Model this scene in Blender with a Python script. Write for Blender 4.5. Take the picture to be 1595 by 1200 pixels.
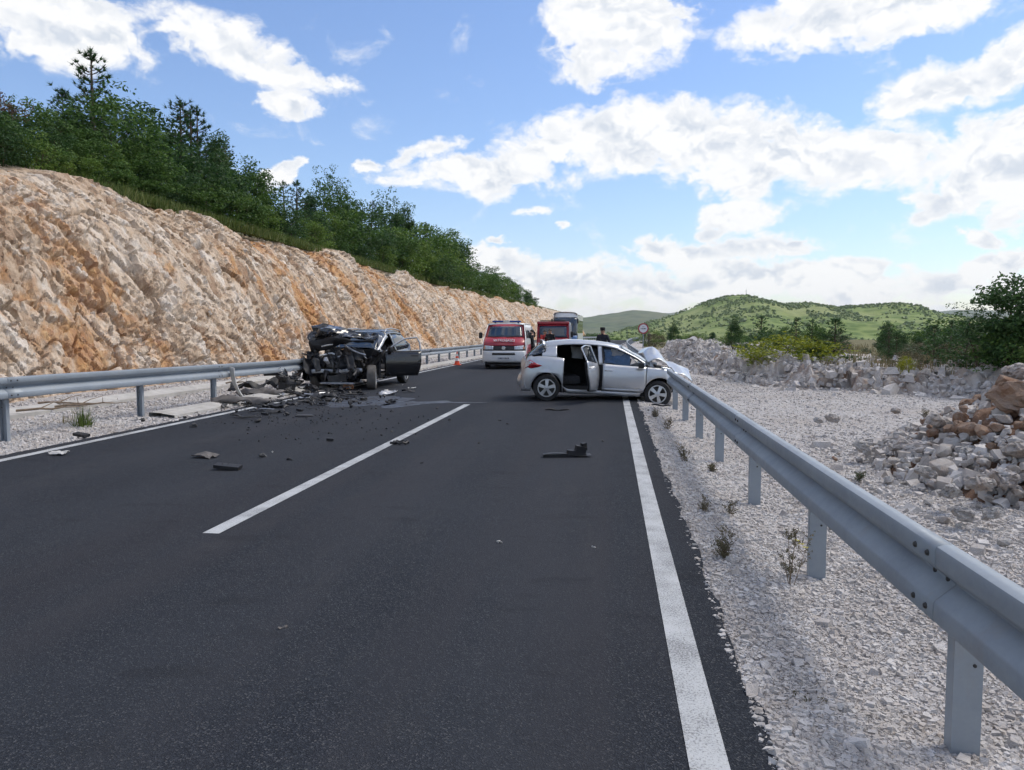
import bpy, bmesh, math, random
import numpy as np
from mathutils import Vector, Matrix, Euler

for _o in list(bpy.data.objects):
    bpy.data.objects.remove(_o, do_unlink=True)
SC = bpy.context.scene
COL = SC.collection
R = math.radians

# ------------------------------------------------------------------ camera
FPX, PW, PH = 1195.0, 1595.0, 1200.0          # focal length and size of the photograph in pixels
CAM_H = 1.6
PITCH, YAW = math.atan(82.0 / FPX), math.radians(7.30)
cam_d = bpy.data.cameras.new('camera')
cam = bpy.data.objects.new('camera', cam_d)
COL.objects.link(cam)
cam_d.sensor_width = 36.0
cam_d.lens = 36.0 * FPX / PW
cam_d.clip_start, cam_d.clip_end = 0.05, 40000.0
cam.location = (0, 0, CAM_H)
cam.rotation_euler = (math.pi / 2 - PITCH, 0, YAW)
SC.camera = cam
CM = cam.rotation_euler.to_matrix()

def ray(px, py):
    return CM @ Vector(((px - PW / 2) / FPX, -(py - PH / 2) / FPX, -1.0))
def P(px, py, z=0.0):                          # where the ray of a photo pixel meets height z
    d = ray(px, py); k = (z - CAM_H) / d.z
    return Vector((d.x * k, d.y * k, z))
def Q(px, py, Y):                              # point of that ray at distance Y along the road
    d = ray(px, py); k = Y / d.y
    return Vector((d.x * k, Y, CAM_H + d.z * k))
def azel(px, py):
    d = ray(px, py).normalized()
    return math.atan2(d.x, d.y), math.asin(d.z)

# ------------------------------------------------------------------ sky, sun, exposure
SUN_AZ, SUN_EL = R(62), R(54)                  # to the right of the road, high, behind thin cloud
SC.view_settings.view_transform = 'Standard'
SC.view_settings.look = 'None'
SC.view_settings.exposure = 0.46
SC.view_settings.gamma = 1.0
SC.view_settings.use_curve_mapping = False
SC.render.engine = 'CYCLES'
SC.cycles.use_denoising = True
SC.cycles.use_adaptive_sampling = True
SC.cycles.adaptive_threshold = 0.035
SC.cycles.max_bounces = 4
SC.cycles.diffuse_bounces = 2
SC.cycles.glossy_bounces = 2
SC.cycles.transparent_max_bounces = 8
SC.cycles.volume_bounces = 0

W = bpy.data.worlds.new('World'); SC.world = W; W.use_nodes = True
nt = W.node_tree; nt.nodes.clear()
def N(t, **kw):
    n = nt.nodes.new(t)
    for k, v in kw.items(): setattr(n, k, v)
    return n
def L(a, b): nt.links.new(a, b)
def M2(op, a, b=None, c=None, clamp=False):
    n = N('ShaderNodeMath', operation=op); n.use_clamp = clamp
    for i, v in enumerate((a, b, c)):
        if v is None: continue
        if isinstance(v, (int, float)): n.inputs[i].default_value = v
        else: L(v, n.inputs[i])
    return n.outputs[0]
wout = N('ShaderNodeOutputWorld'); bg = N('ShaderNodeBackground'); L(bg.outputs[0], wout.inputs[0])
sky = N('ShaderNodeTexSky'); sky.sky_type = 'NISHITA'; sky.sun_disc = False
sky.sun_elevation = SUN_EL; sky.sun_rotation = SUN_AZ
sky.altitude = 200; sky.air_density = 1.25; sky.dust_density = 0.35; sky.ozone_density = 2.2
SKY_K = 0.099
SKY_TINT = (0.98, 1.03, 1.22)                   # clean mountain air
skyc = N('ShaderNodeVectorMath', operation='SCALE'); L(sky.outputs[0], skyc.inputs[0]); skyc.inputs['Scale'].default_value = SKY_K
tc = N('ShaderNodeTexCoord'); sx = N('ShaderNodeSeparateXYZ'); L(tc.outputs['Generated'], sx.inputs[0])
uu = M2('ARCTAN2', sx.outputs[0], sx.outputs[1]); vv = M2('ARCSINE', sx.outputs[2])
uv = N('ShaderNodeCombineXYZ'); L(uu, uv.inputs[0]); L(vv, uv.inputs[1])
def wnoise(vec, scale, detail, rough, dist=0.0):
    n = N('ShaderNodeTexNoise', noise_dimensions='2D'); n.inputs['Scale'].default_value = scale; n.inputs['Detail'].default_value = detail
    n.inputs['Roughness'].default_value = rough; n.inputs['Distortion'].default_value = dist; L(vec, n.inputs['Vector']); return n
def wmap(vec, loc=(0, 0, 0), rot=0, scale=(1, 1, 1), typ='POINT'):
    m = N('ShaderNodeMapping', vector_type=typ); L(vec, m.inputs[0])
    m.inputs['Location'].default_value = loc; m.inputs['Rotation'].default_value = (0, 0, rot); m.inputs['Scale'].default_value = scale
    return m.outputs[0]
# warped direction so that the banks get ragged rims
wn = wnoise(wmap(uv.outputs[0], scale=(1, 1.5, 1)), 9.0, 5.0, 0.6)
wv = N('ShaderNodeVectorMath', operation='MULTIPLY_ADD'); L(wn.outputs['Color'], wv.inputs[0]); wv.inputs[1].default_value = (0.09, 0.05, 0); L(uv.outputs[0], wv.inputs[2])
wc = N('ShaderNodeVectorMath', operation='SUBTRACT'); L(wv.outputs[0], wc.inputs[0]); wc.inputs[1].default_value = (0.045, 0.025, 0)
BLOBS = [  # photo x, y, half width, half height, tilt, weight
 (40,20,230,80,-6,1.0),(150,55,120,40,-10,.8),(380,85,150,50,-18,.9),(440,160,60,24,-8,.95),(300,60,120,40,-12,.65),(510,125,80,26,-10,.5),
 (960,35,130,90,0,1.1),(930,90,75,45,0,1.0),(1060,20,60,40,0,.7),
 (1330,20,220,62,4,1.05),(1480,10,130,48,0,.8),(1400,50,90,26,0,.7),
 (1480,135,150,46,10,1.05),(1570,95,90,46,18,1.0),
 (1060,215,260,64,-4,1.1),(1280,245,250,58,-4,1.05),(950,200,130,42,5,.9),(1150,275,150,38,0,.9),(1420,240,110,40,0,.7),
 (770,275,150,34,2,1.0),(670,240,70,18,12,.75),(850,240,110,34,6,.85),(640,285,70,12,4,.6),
 (1530,260,130,75,8,1.1),(1470,310,80,40,0,.85),(1590,200,80,40,0,.95),(1590,330,60,40,0,.8),
 (1150,340,90,36,4,1.0),(1190,385,130,30,0,.95),(1010,385,52,28,0,1.05),(1070,400,90,22,0,.9),(1120,362,60,26,0,.8),
 (900,435,120,36,0,1.05),(1010,445,150,36,0,1.05),(1130,440,120,34,0,1.0),(1250,440,110,32,0,.95),(1340,428,70,22,0,.9),
 (780,415,60,34,-20,1.0),(830,450,80,30,0,.9),(1330,460,120,26,0,.95),(1470,440,100,30,0,.95),(1560,405,90,26,6,1.05),(1545,362,42,20,0,1.05),(1580,450,100,32,0,.9),
 (1000,486,420,18,0,.42),(1400,490,320,16,0,.42),
 (436,272,38,26,0,1.15),(585,256,26,13,-8,.95),(784,375,22,12,8,.95),(880,352,16,8,0,.85),(1262,383,32,13,0,1.0),(822,326,30,8,0,.6),(690,470,90,40,0,.9),(1185,210,130,40,0,.8)]
dens = None
for bx_, by_, rx_, ry_, tilt_, wt_ in BLOBS:
    a_, e_ = azel(bx_, by_); a2_, _e = azel(bx_ + rx_, by_); _a, e2_ = azel(bx_, by_ - ry_)
    g = N('ShaderNodeTexGradient', gradient_type='SPHERICAL')
    L(wmap(wc.outputs[0], (a_, e_, 0), R(tilt_), (abs(a2_ - a_) * 1.18, abs(e2_ - e_) * 1.22, 1), 'TEXTURE'), g.inputs[0])
    o_ = M2('MULTIPLY', g.outputs['Fac'], wt_)
    dens = o_ if dens is None else M2('MAXIMUM', dens, o_)
# the same broken cover carries on over the rest of the sky
gn = wnoise(wmap(uv.outputs[0], loc=(3.1, .7, 0), scale=(1, 1.7, 1)), 3.2, 3.0, 0.5)
gen = M2('MULTIPLY', M2('SUBTRACT', gn.outputs['Fac'], 0.47, clamp=True), 5.0, clamp=True)
du = M2('ABSOLUTE', M2('ADD', uu, R(7.3))); out_u = M2('MULTIPLY', M2('SUBTRACT', du, 0.58, clamp=True), 8.0, clamp=True)
out_v = M2('MULTIPLY', M2('SUBTRACT', vv, 0.40, clamp=True), 8.0, clamp=True)
dens = M2('MAXIMUM', dens, M2('MULTIPLY', gen, M2('MAXIMUM', out_u, out_v)))
fb_v = wmap(uv.outputs[0], scale=(1, 1.55, 1))
fb = wnoise(fb_v, 14.0, 6.0, 0.60, 0.25)
fb2 = wnoise(wmap(uv.outputs[0], loc=(-0.012, -0.030, 0), scale=(1, 1.55, 1)), 14.0, 3.0, 0.55, 0.25)
fb1 = wnoise(fb_v, 14.0, 3.0, 0.55, 0.25)
low = M2('POWER', 2.718, M2('MULTIPLY', M2('MAXIMUM', vv, 0.0), -11.0))     # far banks look finer grained
fbh = wnoise(wmap(uv.outputs[0], loc=(.4, .2, 0), scale=(1, 1.9, 1)), 34.0, 5.0, 0.6, 0.2)
fbx = M2('ADD', fb.outputs['Fac'], M2('MULTIPLY', M2('MULTIPLY', M2('SUBTRACT', fbh.outputs['Fac'], 0.5), low), 1.0))
def billow(loc):                                                     # rounded cauliflower heads from folded noise
    n1 = wnoise(wmap(wc.outputs[0], loc=loc, scale=(1, 1.3, 1)), 21.0, 0.0, 0.5); n2 = wnoise(wmap(wc.outputs[0], loc=loc, scale=(1, 1.3, 1)), 52.0, 1.0, 0.5)
    return M2('ADD', M2('ABSOLUTE', M2('SUBTRACT', n1.outputs['Fac'], 0.5)), M2('MULTIPLY', M2('ABSOLUTE', M2('SUBTRACT', n2.outputs['Fac'], 0.5)), 0.6))
bl0 = billow((0, 0, 0)); bl1 = billow((-.004, -.012, 0))
cv = M2('ADD', M2('ADD', M2('MULTIPLY', dens, 1.58), M2('MULTIPLY', M2('SUBTRACT', fbx, 0.5), 1.7)), M2('MULTIPLY', M2('MULTIPLY', M2('SUBTRACT', bl0, 0.14), M2('MINIMUM', M2('MULTIPLY', dens, 2.5), 1.0)), 1.5))
al = N('ShaderNodeMapRange', interpolation_type='SMOOTHSTEP'); L(cv, al.inputs['Value'])
al.inputs['From Min'].default_value = 0.14; al.inputs['From Max'].default_value = 0.80
lit = M2('ADD', M2('ADD', 0.68, M2('ADD', M2('MULTIPLY', M2('SUBTRACT', fb1.outputs['Fac'], fb2.outputs['Fac']), 3.0), M2('MULTIPLY', M2('SUBTRACT', bl0, bl1), 2.6))), M2('MULTIPLY', M2('MULTIPLY', M2('SUBTRACT', fbh.outputs['Fac'], 0.5), low), 1.6), clamp=True)
core = N('ShaderNodeMapRange', interpolation_type='SMOOTHSTEP'); L(cv, core.inputs['Value'])
core.inputs['From Min'].default_value = 0.40; core.inputs['From Max'].default_value = 1.3
litc = M2('SUBTRACT', 1.0, M2('MULTIPLY', core.outputs[0], M2('SUBTRACT', 1.0, lit)), clamp=True)
cmix = N('ShaderNodeMix', data_type='RGBA'); L(litc, cmix.inputs['Factor'])
cmix.inputs['A'].default_value = (0.52, 0.56, 0.62, 1); cmix.inputs['B'].default_value = (0.76, 0.76, 0.76, 1)
tint = N('ShaderNodeVectorMath', operation='MULTIPLY'); L(skyc.outputs[0], tint.inputs[0]); tint.inputs[1].default_value = SKY_TINT
smix = N('ShaderNodeMix', data_type='RGBA'); L(M2('MULTIPLY', al.outputs[0], 0.97), smix.inputs['Factor']); L(tint.outputs[0], smix.inputs['A']); L(cmix.outputs['Result'], smix.inputs['B'])
L(smix.outputs['Result'], bg.inputs['Color']); bg.inputs['Strength'].default_value = 1.0
W.cycles.sampling_method = 'NONE'                # the cover is bright all over: no importance map needed

sun_d = bpy.data.lights.new('sun', 'SUN'); sun = bpy.data.objects.new('sun', sun_d); COL.objects.link(sun)
sun_d.energy = 2.0; sun_d.angle = R(26); sun_d.color = (1.0, 0.92, 0.80)
_sd = Vector((math.sin(SUN_AZ) * math.cos(SUN_EL), math.cos(SUN_AZ) * math.cos(SUN_EL), math.sin(SUN_EL)))
sun.rotation_euler = _sd.to_track_quat('Z', 'Y').to_euler()

# ------------------------------------------------------------------ helpers
def tag(o, label=None, cat=None, group=None, kind=None):
    for k, v in (('label', label), ('category', cat), ('group', group), ('kind', kind)):
        if v: o[k] = v
    return o
def empty(name, loc=(0, 0, 0), rot=(0, 0, 0)):
    o = bpy.data.objects.new(name, None); COL.objects.link(o); o.location = loc; o.rotation_euler = rot
    o.empty_display_size = 0.1
    return o
def link(name, me, parent=None, loc=None, rot=None, scale=None):
    o = bpy.data.objects.new(name, me); COL.objects.link(o)
    if parent is not None: o.parent = parent
    if loc is not None: o.location = loc
    if rot is not None: o.rotation_euler = rot
    if scale is not None: o.scale = scale if hasattr(scale, '__len__') else (scale,) * 3
    return o
def np_mesh(name, v, f, mat=None, smooth=False):
    v = np.ascontiguousarray(v, dtype=np.float32); f = np.ascontiguousarray(f, dtype=np.int32)
    me = bpy.data.meshes.new(name); k = f.shape[1]
    me.vertices.add(len(v)); me.vertices.foreach_set('co', v.ravel())
    me.loops.add(f.size); me.loops.foreach_set('vertex_index', f.ravel())
    me.polygons.add(len(f)); me.polygons.foreach_set('loop_start', np.arange(0, f.size, k, dtype=np.int32))
    me.polygons.foreach_set('loop_total', np.full(len(f), k, dtype=np.int32))
    me.update(calc_edges=True)
    me.polygons.foreach_set('use_smooth', np.full(len(f), smooth, dtype=bool))
    if mat: me.materials.append(mat)
    return me
def grid_faces(nu, nv):
    i = np.arange(nu - 1)[:, None] * nv + np.arange(nv - 1)[None, :]
    return np.stack([i, i + nv, i + nv + 1, i + 1], -1).reshape(-1, 4)
def vattr(me, name, arr):
    a = me.attributes.new(name, 'FLOAT', 'POINT'); a.data.foreach_set('value', np.ascontiguousarray(arr, dtype=np.float32))

class MB:
    def __init__(s): s.v = []; s.f = []
    def add(s, v, f):
        b = len(s.v); s.v += [tuple(p) for p in v]; s.f += [tuple(i + b for i in q) for q in f]; return s
    def box(s, c, size, rot=(0, 0, 0), taper=(1, 1)):
        m = Euler(rot).to_matrix(); c = Vector(c); v = []
        for z in (-.5, .5):
            t = taper if z > 0 else (1, 1)
            for x, y in ((-.5, -.5), (.5, -.5), (.5, .5), (-.5, .5)):
                v.append(c + m @ Vector((x * size[0] * t[0], y * size[1] * t[1], z * size[2])))
        return s.add(v, [(3, 2, 1, 0), (4, 5, 6, 7), (0, 1, 5, 4), (1, 2, 6, 5), (2, 3, 7, 6), (3, 0, 4, 7)])
    def tube(s, pts, rad, n=8, caps=True):
        pts = [Vector(p) for p in pts]; k = len(pts)
        if not hasattr(rad, '__len__'): rad = [rad] * k
        v = []; f = []; up = None
        for i, p in enumerate(pts):
            d = (pts[min(i + 1, k - 1)] - pts[max(i - 1, 0)])
            d = d.normalized() if d.length > 1e-9 else Vector((0, 0, 1))
            if up is None: up = d.orthogonal().normalized()
            up = up - d * up.dot(d); up = up.normalized() if up.length > 1e-6 else d.orthogonal().normalized()
            w = d.cross(up)
            for j in range(n):
                a = 2 * math.pi * j / n
                v.append(p + (up * math.cos(a) + w * math.sin(a)) * rad[i])
        for i in range(k - 1):
            for j in range(n):
                f.append((i * n + j, i * n + (j + 1) % n, (i + 1) * n + (j + 1) % n, (i + 1) * n + j))
        if caps: f.append(tuple(range(n - 1, -1, -1))); f.append(tuple((k - 1) * n + j for j in range(n)))
        return s.add(v, f)
    def prism(s, pts, off):                     # planar outline pushed along off
        n = len(pts); off = Vector(off); pts = [Vector(p) for p in pts]
        f = [tuple(range(n - 1, -1, -1)), tuple(range(n, 2 * n))]
        f += [(i, (i + 1) % n, n + (i + 1) % n, n + i) for i in range(n)]
        return s.add(pts + [p + off for p in pts], f)
    def lathe(s, prof, c=(0, 0, 0), axis='z', n=24):
        v = []; f = []; m = len(prof); c = Vector(c)
        for j in range(n):
            a = 2 * math.pi * j / n; ca, sa = math.cos(a), math.sin(a)
            for r, h in prof:
                v.append(c + (Vector((r * ca, r * sa, h)) if axis == 'z' else Vector((r * ca, h, r * sa)) if axis == 'y' else Vector((h, r * ca, r * sa))))
        for j in range(n):
            k = (j + 1) % n
            for i in range(m - 1):
                f.append((j * m + i, k * m + i, k * m + i + 1, j * m + i + 1))
        return s.add(v, f)
    def grid(s, fn, nu, nv):
        v = [fn(i / (nu - 1), j / (nv - 1)) for i in range(nu) for j in range(nv)]
        f = [(i * nv + j, (i + 1) * nv + j, (i + 1) * nv + j + 1, i * nv + j + 1) for i in range(nu - 1) for j in range(nv - 1)]
        return s.add(v, f)
    def mesh(s, name, mat, smooth=False, bevel=0, recalc=True):
        me = bpy.data.meshes.new(name); me.from_pydata([tuple(p) for p in s.v], [], s.f)
        if recalc or bevel:
            bm = bmesh.new(); bm.from_mesh(me)
            if bevel:
                bmesh.ops.remove_doubles(bm, verts=bm.verts, dist=1e-5)
                bmesh.ops.recalc_face_normals(bm, faces=bm.faces)
                ed = [e for e in bm.edges if len(e.link_faces) == 2 and e.calc_face_angle(0) > 0.5]
                try: bmesh.ops.bevel(bm, geom=ed, offset=bevel, segments=2, profile=0.6, affect='EDGES', clamp_overlap=True)
                except Exception: pass
            bmesh.ops.recalc_face_normals(bm, faces=bm.faces)
            bm.to_mesh(me); bm.free()
        if mat: me.materials.append(mat)
        me.polygons.foreach_set('use_smooth', [bool(smooth)] * len(me.polygons))
        if smooth and smooth != 'all':
            try: me.set_sharp_from_angle(angle=R(38))
            except Exception: pass
        return me
    def build(s, name, mat, parent=None, smooth=False, bevel=0, thick=0, loc=None, rot=None):
        o = link(name, s.mesh(name, mat, smooth, bevel), parent, loc, rot)
        if thick:
            m = o.modifiers.new('shell', 'SOLIDIFY'); m.thickness = thick; m.offset = 0.0
        return o

# numpy noise
def _h(*c):
    h = np.zeros(c[0].shape, dtype=np.uint32)
    for i, k in zip(c, (374761393, 668265263, 2147483647 - 58, 1274126177)):
        h = h * np.uint32(0x9E3779B1) + i.astype(np.int64).astype(np.uint32) * np.uint32(k)
        h ^= h >> np.uint32(15); h = h * np.uint32(0x85EBCA6B); h ^= h >> np.uint32(13)
    return h.astype(np.float64) / 4294967296.0
def vnoise(p, seed=0):
    i = np.floor(p).astype(np.int64); f = p - i; f = f * f * (3 - 2 * f); s = np.full(len(p), seed)
    out = 0
    for dx in (0, 1):
        for dy in (0, 1):
            for dz in (0, 1):
                w = (f[:, 0] if dx else 1 - f[:, 0]) * (f[:, 1] if dy else 1 - f[:, 1]) * (f[:, 2] if dz else 1 - f[:, 2])
                out = out + w * _h(i[:, 0] + dx, i[:, 1] + dy, i[:, 2] + dz, s)
    return out * 2 - 1
def fbm(p, oct=4, seed=0, gain=0.5):
    a, t, o = 1.0, 0.0, 0
    for k in range(oct):
        o = o + a * vnoise(p * (2.03 ** k) + 17.3 * k, seed + k); t += a; a *= gain
    return o / t
def worley(p, seed=0):
    i = np.floor(p).astype(np.int64); n = len(p)
    f1 = np.full(n, 9.0); f2 = np.full(n, 9.0); cid = np.zeros((n, 3)); vec = np.zeros((n, 3))
    s = np.full(n, seed)
    for dx in (-1, 0, 1):
        for dy in (-1, 0, 1):
            for dz in (-1, 0, 1):
                c = [i[:, 0] + dx, i[:, 1] + dy, i[:, 2] + dz]
                r = np.stack([_h(*c, s), _h(*c, s + 101), _h(*c, s + 202)], 1)
                d = np.stack(c, 1) + r - p; q = np.sqrt((d * d).sum(1))
                m = q < f1
                f2 = np.where(m, f1, np.minimum(f2, q)); f1 = np.where(m, q, f1)
                cid[m] = r[m]; vec[m] = d[m]
    return f1, f2, cid, vec

# ------------------------------------------------------------------ materials
class MT:
    def __init__(s, name, rough=0.6, metal=0.0, spec=0.5, col=(0.5, 0.5, 0.5), **kw):
        s.m = bpy.data.materials.new(name); s.m.use_nodes = True; s.t = s.m.node_tree
        s.b = s.t.nodes['Principled BSDF']; s.o = s.t.nodes['Material Output']
        s.b.inputs['Roughness'].default_value = rough; s.b.inputs['Metallic'].default_value = metal
        s.b.inputs['Specular IOR Level'].default_value = spec; s.b.inputs['Base Color'].default_value = (*col, 1)
        for k, v in kw.items(): s.b.inputs[k].default_value = v
        s._c = None; s.dim = '3D'
    def n(s, t, **kw):
        x = s.t.nodes.new(t)
        for k, v in kw.items(): setattr(x, k, v)
        return x
    def l(s, a, b): s.t.links.new(a, b)
    def co(s, which='Object'):
        if not s._c: s._c = s.n('ShaderNodeTexCoord')
        return s._c.outputs[which]
    def pos(s):
        return s.n('ShaderNodeNewGeometry').outputs['Position']
    def noise(s, scale, detail=4, rough=0.55, vec=None, dist=0, out='Fac'):
        x = s.n('ShaderNodeTexNoise', noise_dimensions=s.dim); x.inputs['Scale'].default_value = scale; x.inputs['Detail'].default_value = detail
        x.inputs['Roughness'].default_value = rough; x.inputs['Distortion'].default_value = dist
        s.l(vec or s.co(), x.inputs['Vector']); return x.outputs[out]
    def vor(s, scale, vec=None, feature='F1', out='Distance', rnd=1.0):
        x = s.n('ShaderNodeTexVoronoi', feature=feature, voronoi_dimensions=s.dim); x.inputs['Scale'].default_value = scale; x.inputs['Randomness'].default_value = rnd
        s.l(vec or s.co(), x.inputs['Vector']); return x.outputs[out]
    def mp(s, vec, scale=(1, 1, 1), rot=(0, 0, 0), loc=(0, 0, 0)):
        x = s.n('ShaderNodeMapping'); s.l(vec, x.inputs[0]); x.inputs['Scale'].default_value = scale
        x.inputs['Rotation'].default_value = rot; x.inputs['Location'].default_value = loc; return x.outputs[0]
    def ramp(s, fac, stops, interp='LINEAR'):
        x = s.n('ShaderNodeValToRGB'); x.color_ramp.interpolation = interp; e = x.color_ramp.elements
        while len(e) < len(stops): e.new(0.5)
        for k, (p_, c_) in enumerate(stops):
            e[k].position = p_; c_ = (c_,) * 3 if not hasattr(c_, '__len__') else c_; e[k].color = (*c_, 1)
        s.l(fac, x.inputs[0]); return x.outputs[0]
    def mix(s, fac, a, b, blend='MIX'):
        x = s.n('ShaderNodeMix', data_type='RGBA', blend_type=blend)
        for sock, v in ((x.inputs['Factor'], fac), (x.inputs['A'], a), (x.inputs['B'], b)):
            if isinstance(v, (int, float)): sock.default_value = v
            elif isinstance(v, tuple): sock.default_value = (*v, 1)
            else: s.l(v, sock)
        return x.outputs['Result']
    def math(s, op, a, b=None, clamp=False):
        x = s.n('ShaderNodeMath', operation=op); x.use_clamp = clamp
        for i, v in enumerate((a, b)):
            if v is None: continue
            if isinstance(v, (int, float)): x.inputs[i].default_value = v
            else: s.l(v, x.inputs[i])
        return x.outputs[0]
    def attr(s, name):
        x = s.n('ShaderNodeAttribute', attribute_name=name); return x.outputs['Fac']
    def island(s): return s.n('ShaderNodeNewGeometry').outputs['Random Per Island']
    def orand(s): return s.n('ShaderNodeObjectInfo').outputs['Random']
    def color(s, c): s.l(c, s.b.inputs['Base Color']); return s
    def rough(s, c): s.l(c, s.b.inputs['Roughness']); return s
    def bump(s, h, strength=0.3, dist=0.02):
        x = s.n('ShaderNodeBump'); x.inputs['Strength'].default_value = strength; x.inputs['Distance'].default_value = dist
        s.l(h, x.inputs['Height']); s.l(x.outputs[0], s.b.inputs['Normal']); return s

def plain(name, col, rough=0.6, metal=0.0, spec=0.5, var=0.12, scale=14, bump=0.0, **kw):
    m = MT(name, rough, metal, spec, col, **kw)
    n = m.noise(scale, 5, 0.6)
    a = tuple(c * (1 - var) for c in col); b = tuple(min(1, c * (1 + var)) for c in col)
    m.color(m.ramp(n, [(0.3, a), (0.7, b)]))
    m.rough(m.math('ADD', m.math('MULTIPLY', m.noise(scale * 2.3, 3), 0.16), rough - 0.08))
    if bump: m.bump(m.noise(scale * 3, 4), bump, 0.01)
    return m.m

def leaf_mat(name, c1, c2, c3, trans=0.34):
    m = MT(name, 0.55, 0, 0.25)
    isl = m.island(); o = m.orand()
    f = m.math('ADD', m.math('MULTIPLY', isl, 0.65), m.math('MULTIPLY', o, 0.35))
    col = m.ramp(f, [(0.1, c1), (0.5, c2), (0.95, c3)])
    m.color(col)
    t = m.n('ShaderNodeBsdfTranslucent'); m.l(col, t.inputs['Color'])
    x = m.n('ShaderNodeMixShader'); x.inputs[0].default_value = trans
    m.l(m.b.outputs[0], x.inputs[1]); m.l(t.outputs[0], x.inputs[2]); m.l(x.outputs[0], m.o.inputs['Surface'])
    return m.m

def m_asphalt():
    m = MT('asphalt', 0.85, 0, 0.14); m.dim = '2D'; p = m.pos()
    agg = m.vor(150, p, out='Color'); big = m.noise(0.5, 3, 0.6, p); sep = m.n('ShaderNodeSeparateColor'); m.l(agg, sep.inputs[0])
    c = m.ramp(sep.outputs[0], [(0.0, (0.0125, 0.0150, 0.0205)), (0.6, (0.0225, 0.0265, 0.0345)), (0.9, (0.037, 0.042, 0.052)), (0.985, (0.085, 0.087, 0.092))])
    c = m.mix(m.ramp(big, [(0.4, 0.0), (0.7, 0.40)]), c, (0.042, 0.047, 0.057))
    stripe = m.noise(1.0, 3, 0.6, m.mp(p, (1.6, 0.10, 1))); c = m.mix(m.ramp(stripe, [(0.44, 0.0), (0.68, 0.5)]), c, (0.034, 0.034, 0.040))
    dark = m.noise(2.1, 4, 0.65, m.mp(p, (0.6, 1.4, 1))); c = m.mix(m.ramp(dark, [(0.62, 0.0), (0.70, 0.35)]), c, (0.012, 0.0135, 0.017))
    gx_ = m.n('ShaderNodeSeparateXYZ'); m.l(p, gx_.inputs[0])
    xx = m.math('ADD', m.math('MULTIPLY', m.math('ADD', gx_.outputs[0], 8.0), 1 / 8.8), m.math('MULTIPLY', m.math('SUBTRACT', m.noise(0.35, 1, 0.5, p), 0.5), 0.05))
    trk = m.ramp(xx, [(0.0, 0.25), (0.13, 0.0), (0.23, 1.0), (0.31, 0.0), (0.42, 0.9), (0.50, 0.0), (0.555, 0.5), (0.60, 0.0), (0.69, 1.0), (0.76, 0.15), (0.86, 0.9), (0.93, 0.0)])
    c = m.mix(m.math('MULTIPLY', trk, m.math('MULTIPLY', stripe, 0.50)), c, (0.048, 0.052, 0.061))
    dust = m.noise(0.9, 4, 0.7, m.mp(p, (2.0, 0.5, 1))); c = m.mix(m.ramp(dust, [(0.60, 0.0), (0.80, 0.16)]), c, (0.08, 0.077, 0.074))
    m.color(c); m.rough(m.ramp(big, [(0.2, 0.80), (0.8, 0.95)]))
    m.bump(m.vor(150, p), 0.6, 0.006); return m.m

def m_paint():
    m = MT('road_paint', 0.65, 0, 0.4); m.dim = '2D'; p = m.pos()
    wear = m.noise(90, 5, 0.75, p); w2 = m.noise(3.0, 4, 0.6, p)
    c = m.mix(m.ramp(w2, [(0.35, 0.0), (0.75, 0.35)]), (0.46, 0.475, 0.485), (0.33, 0.34, 0.35))
    c = m.mix(m.ramp(m.math('ADD', m.math('MULTIPLY', wear, 0.75), m.math('MULTIPLY', w2, 0.3)), [(0.50, 0.0), (0.62, 0.8)]), c, (0.12, 0.12, 0.125))
    m.color(c); m.bump(m.noise(220, 3, 0.6, p), 0.3, 0.004); return m.m

def m_gravel():
    m = MT('gravel', 0.9, 0, 0.2); m.dim = '2D'; p = m.pos()
    v = m.vor(34, p, out='Color'); d = m.vor(34, p); v2 = m.vor(11, p, out='Color'); big = m.noise(0.5, 5, 0.6, p)
    s1 = m.n('ShaderNodeSeparateColor'); m.l(v, s1.inputs[0]); s2 = m.n('ShaderNodeSeparateColor'); m.l(v2, s2.inputs[0])
    c = m.ramp(s1.outputs[0], [(0.0, (0.33, 0.30, 0.285)), (0.35, (0.48, 0.455, 0.44)), (0.8, (0.58, 0.56, 0.55)), (1.0, (0.66, 0.64, 0.63))])
    c = m.mix(m.ramp(s2.outputs[1], [(0.75, 0.0), (1.0, 0.35)]), c, (0.40, 0.33, 0.27))
    c = m.mix(m.ramp(big, [(0.42, 0.0), (0.68, 0.45)]), c, (0.40, 0.345, 0.30))
    m.color(c); m.bump(m.math('ADD', m.math('MULTIPLY', d, -1.0), m.math('MULTIPLY', m.vor(11, p), -1.5)), 0.9, 0.03); return m.m

def m_stone(name, tints, stain=(0.36, 0.19, 0.085), stain_amt=0.6, space='obj'):
    m = MT(name, 0.9, 0, 0.2); p = m.co() if space == 'obj' else m.pos()
    o = m.orand() if space == 'obj' else m.island()
    c = m.ramp(o, [(i / (len(tints) - 1), t) for i, t in enumerate(tints)])
    k = 4.0
    c = m.mix(m.ramp(m.noise(k, 6, 0.65, p), [(0.35, 0.45), (0.62, 0.0)]), c, (0.30, 0.27, 0.25))
    c = m.mix(m.ramp(m.math('ADD', m.noise(1.3, 4, 0.6, p), m.math('MULTIPLY', o, 0.25)), [(0.62, 0.0), (0.8, stain_amt)]), c, stain)
    m.color(c); m.bump(m.math('ADD', m.noise(9, 7, 0.7, p), m.math('MULTIPLY', m.vor(6, p, 'DISTANCE_TO_EDGE'), 0.5)), 0.6, 0.05); return m.m

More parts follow.
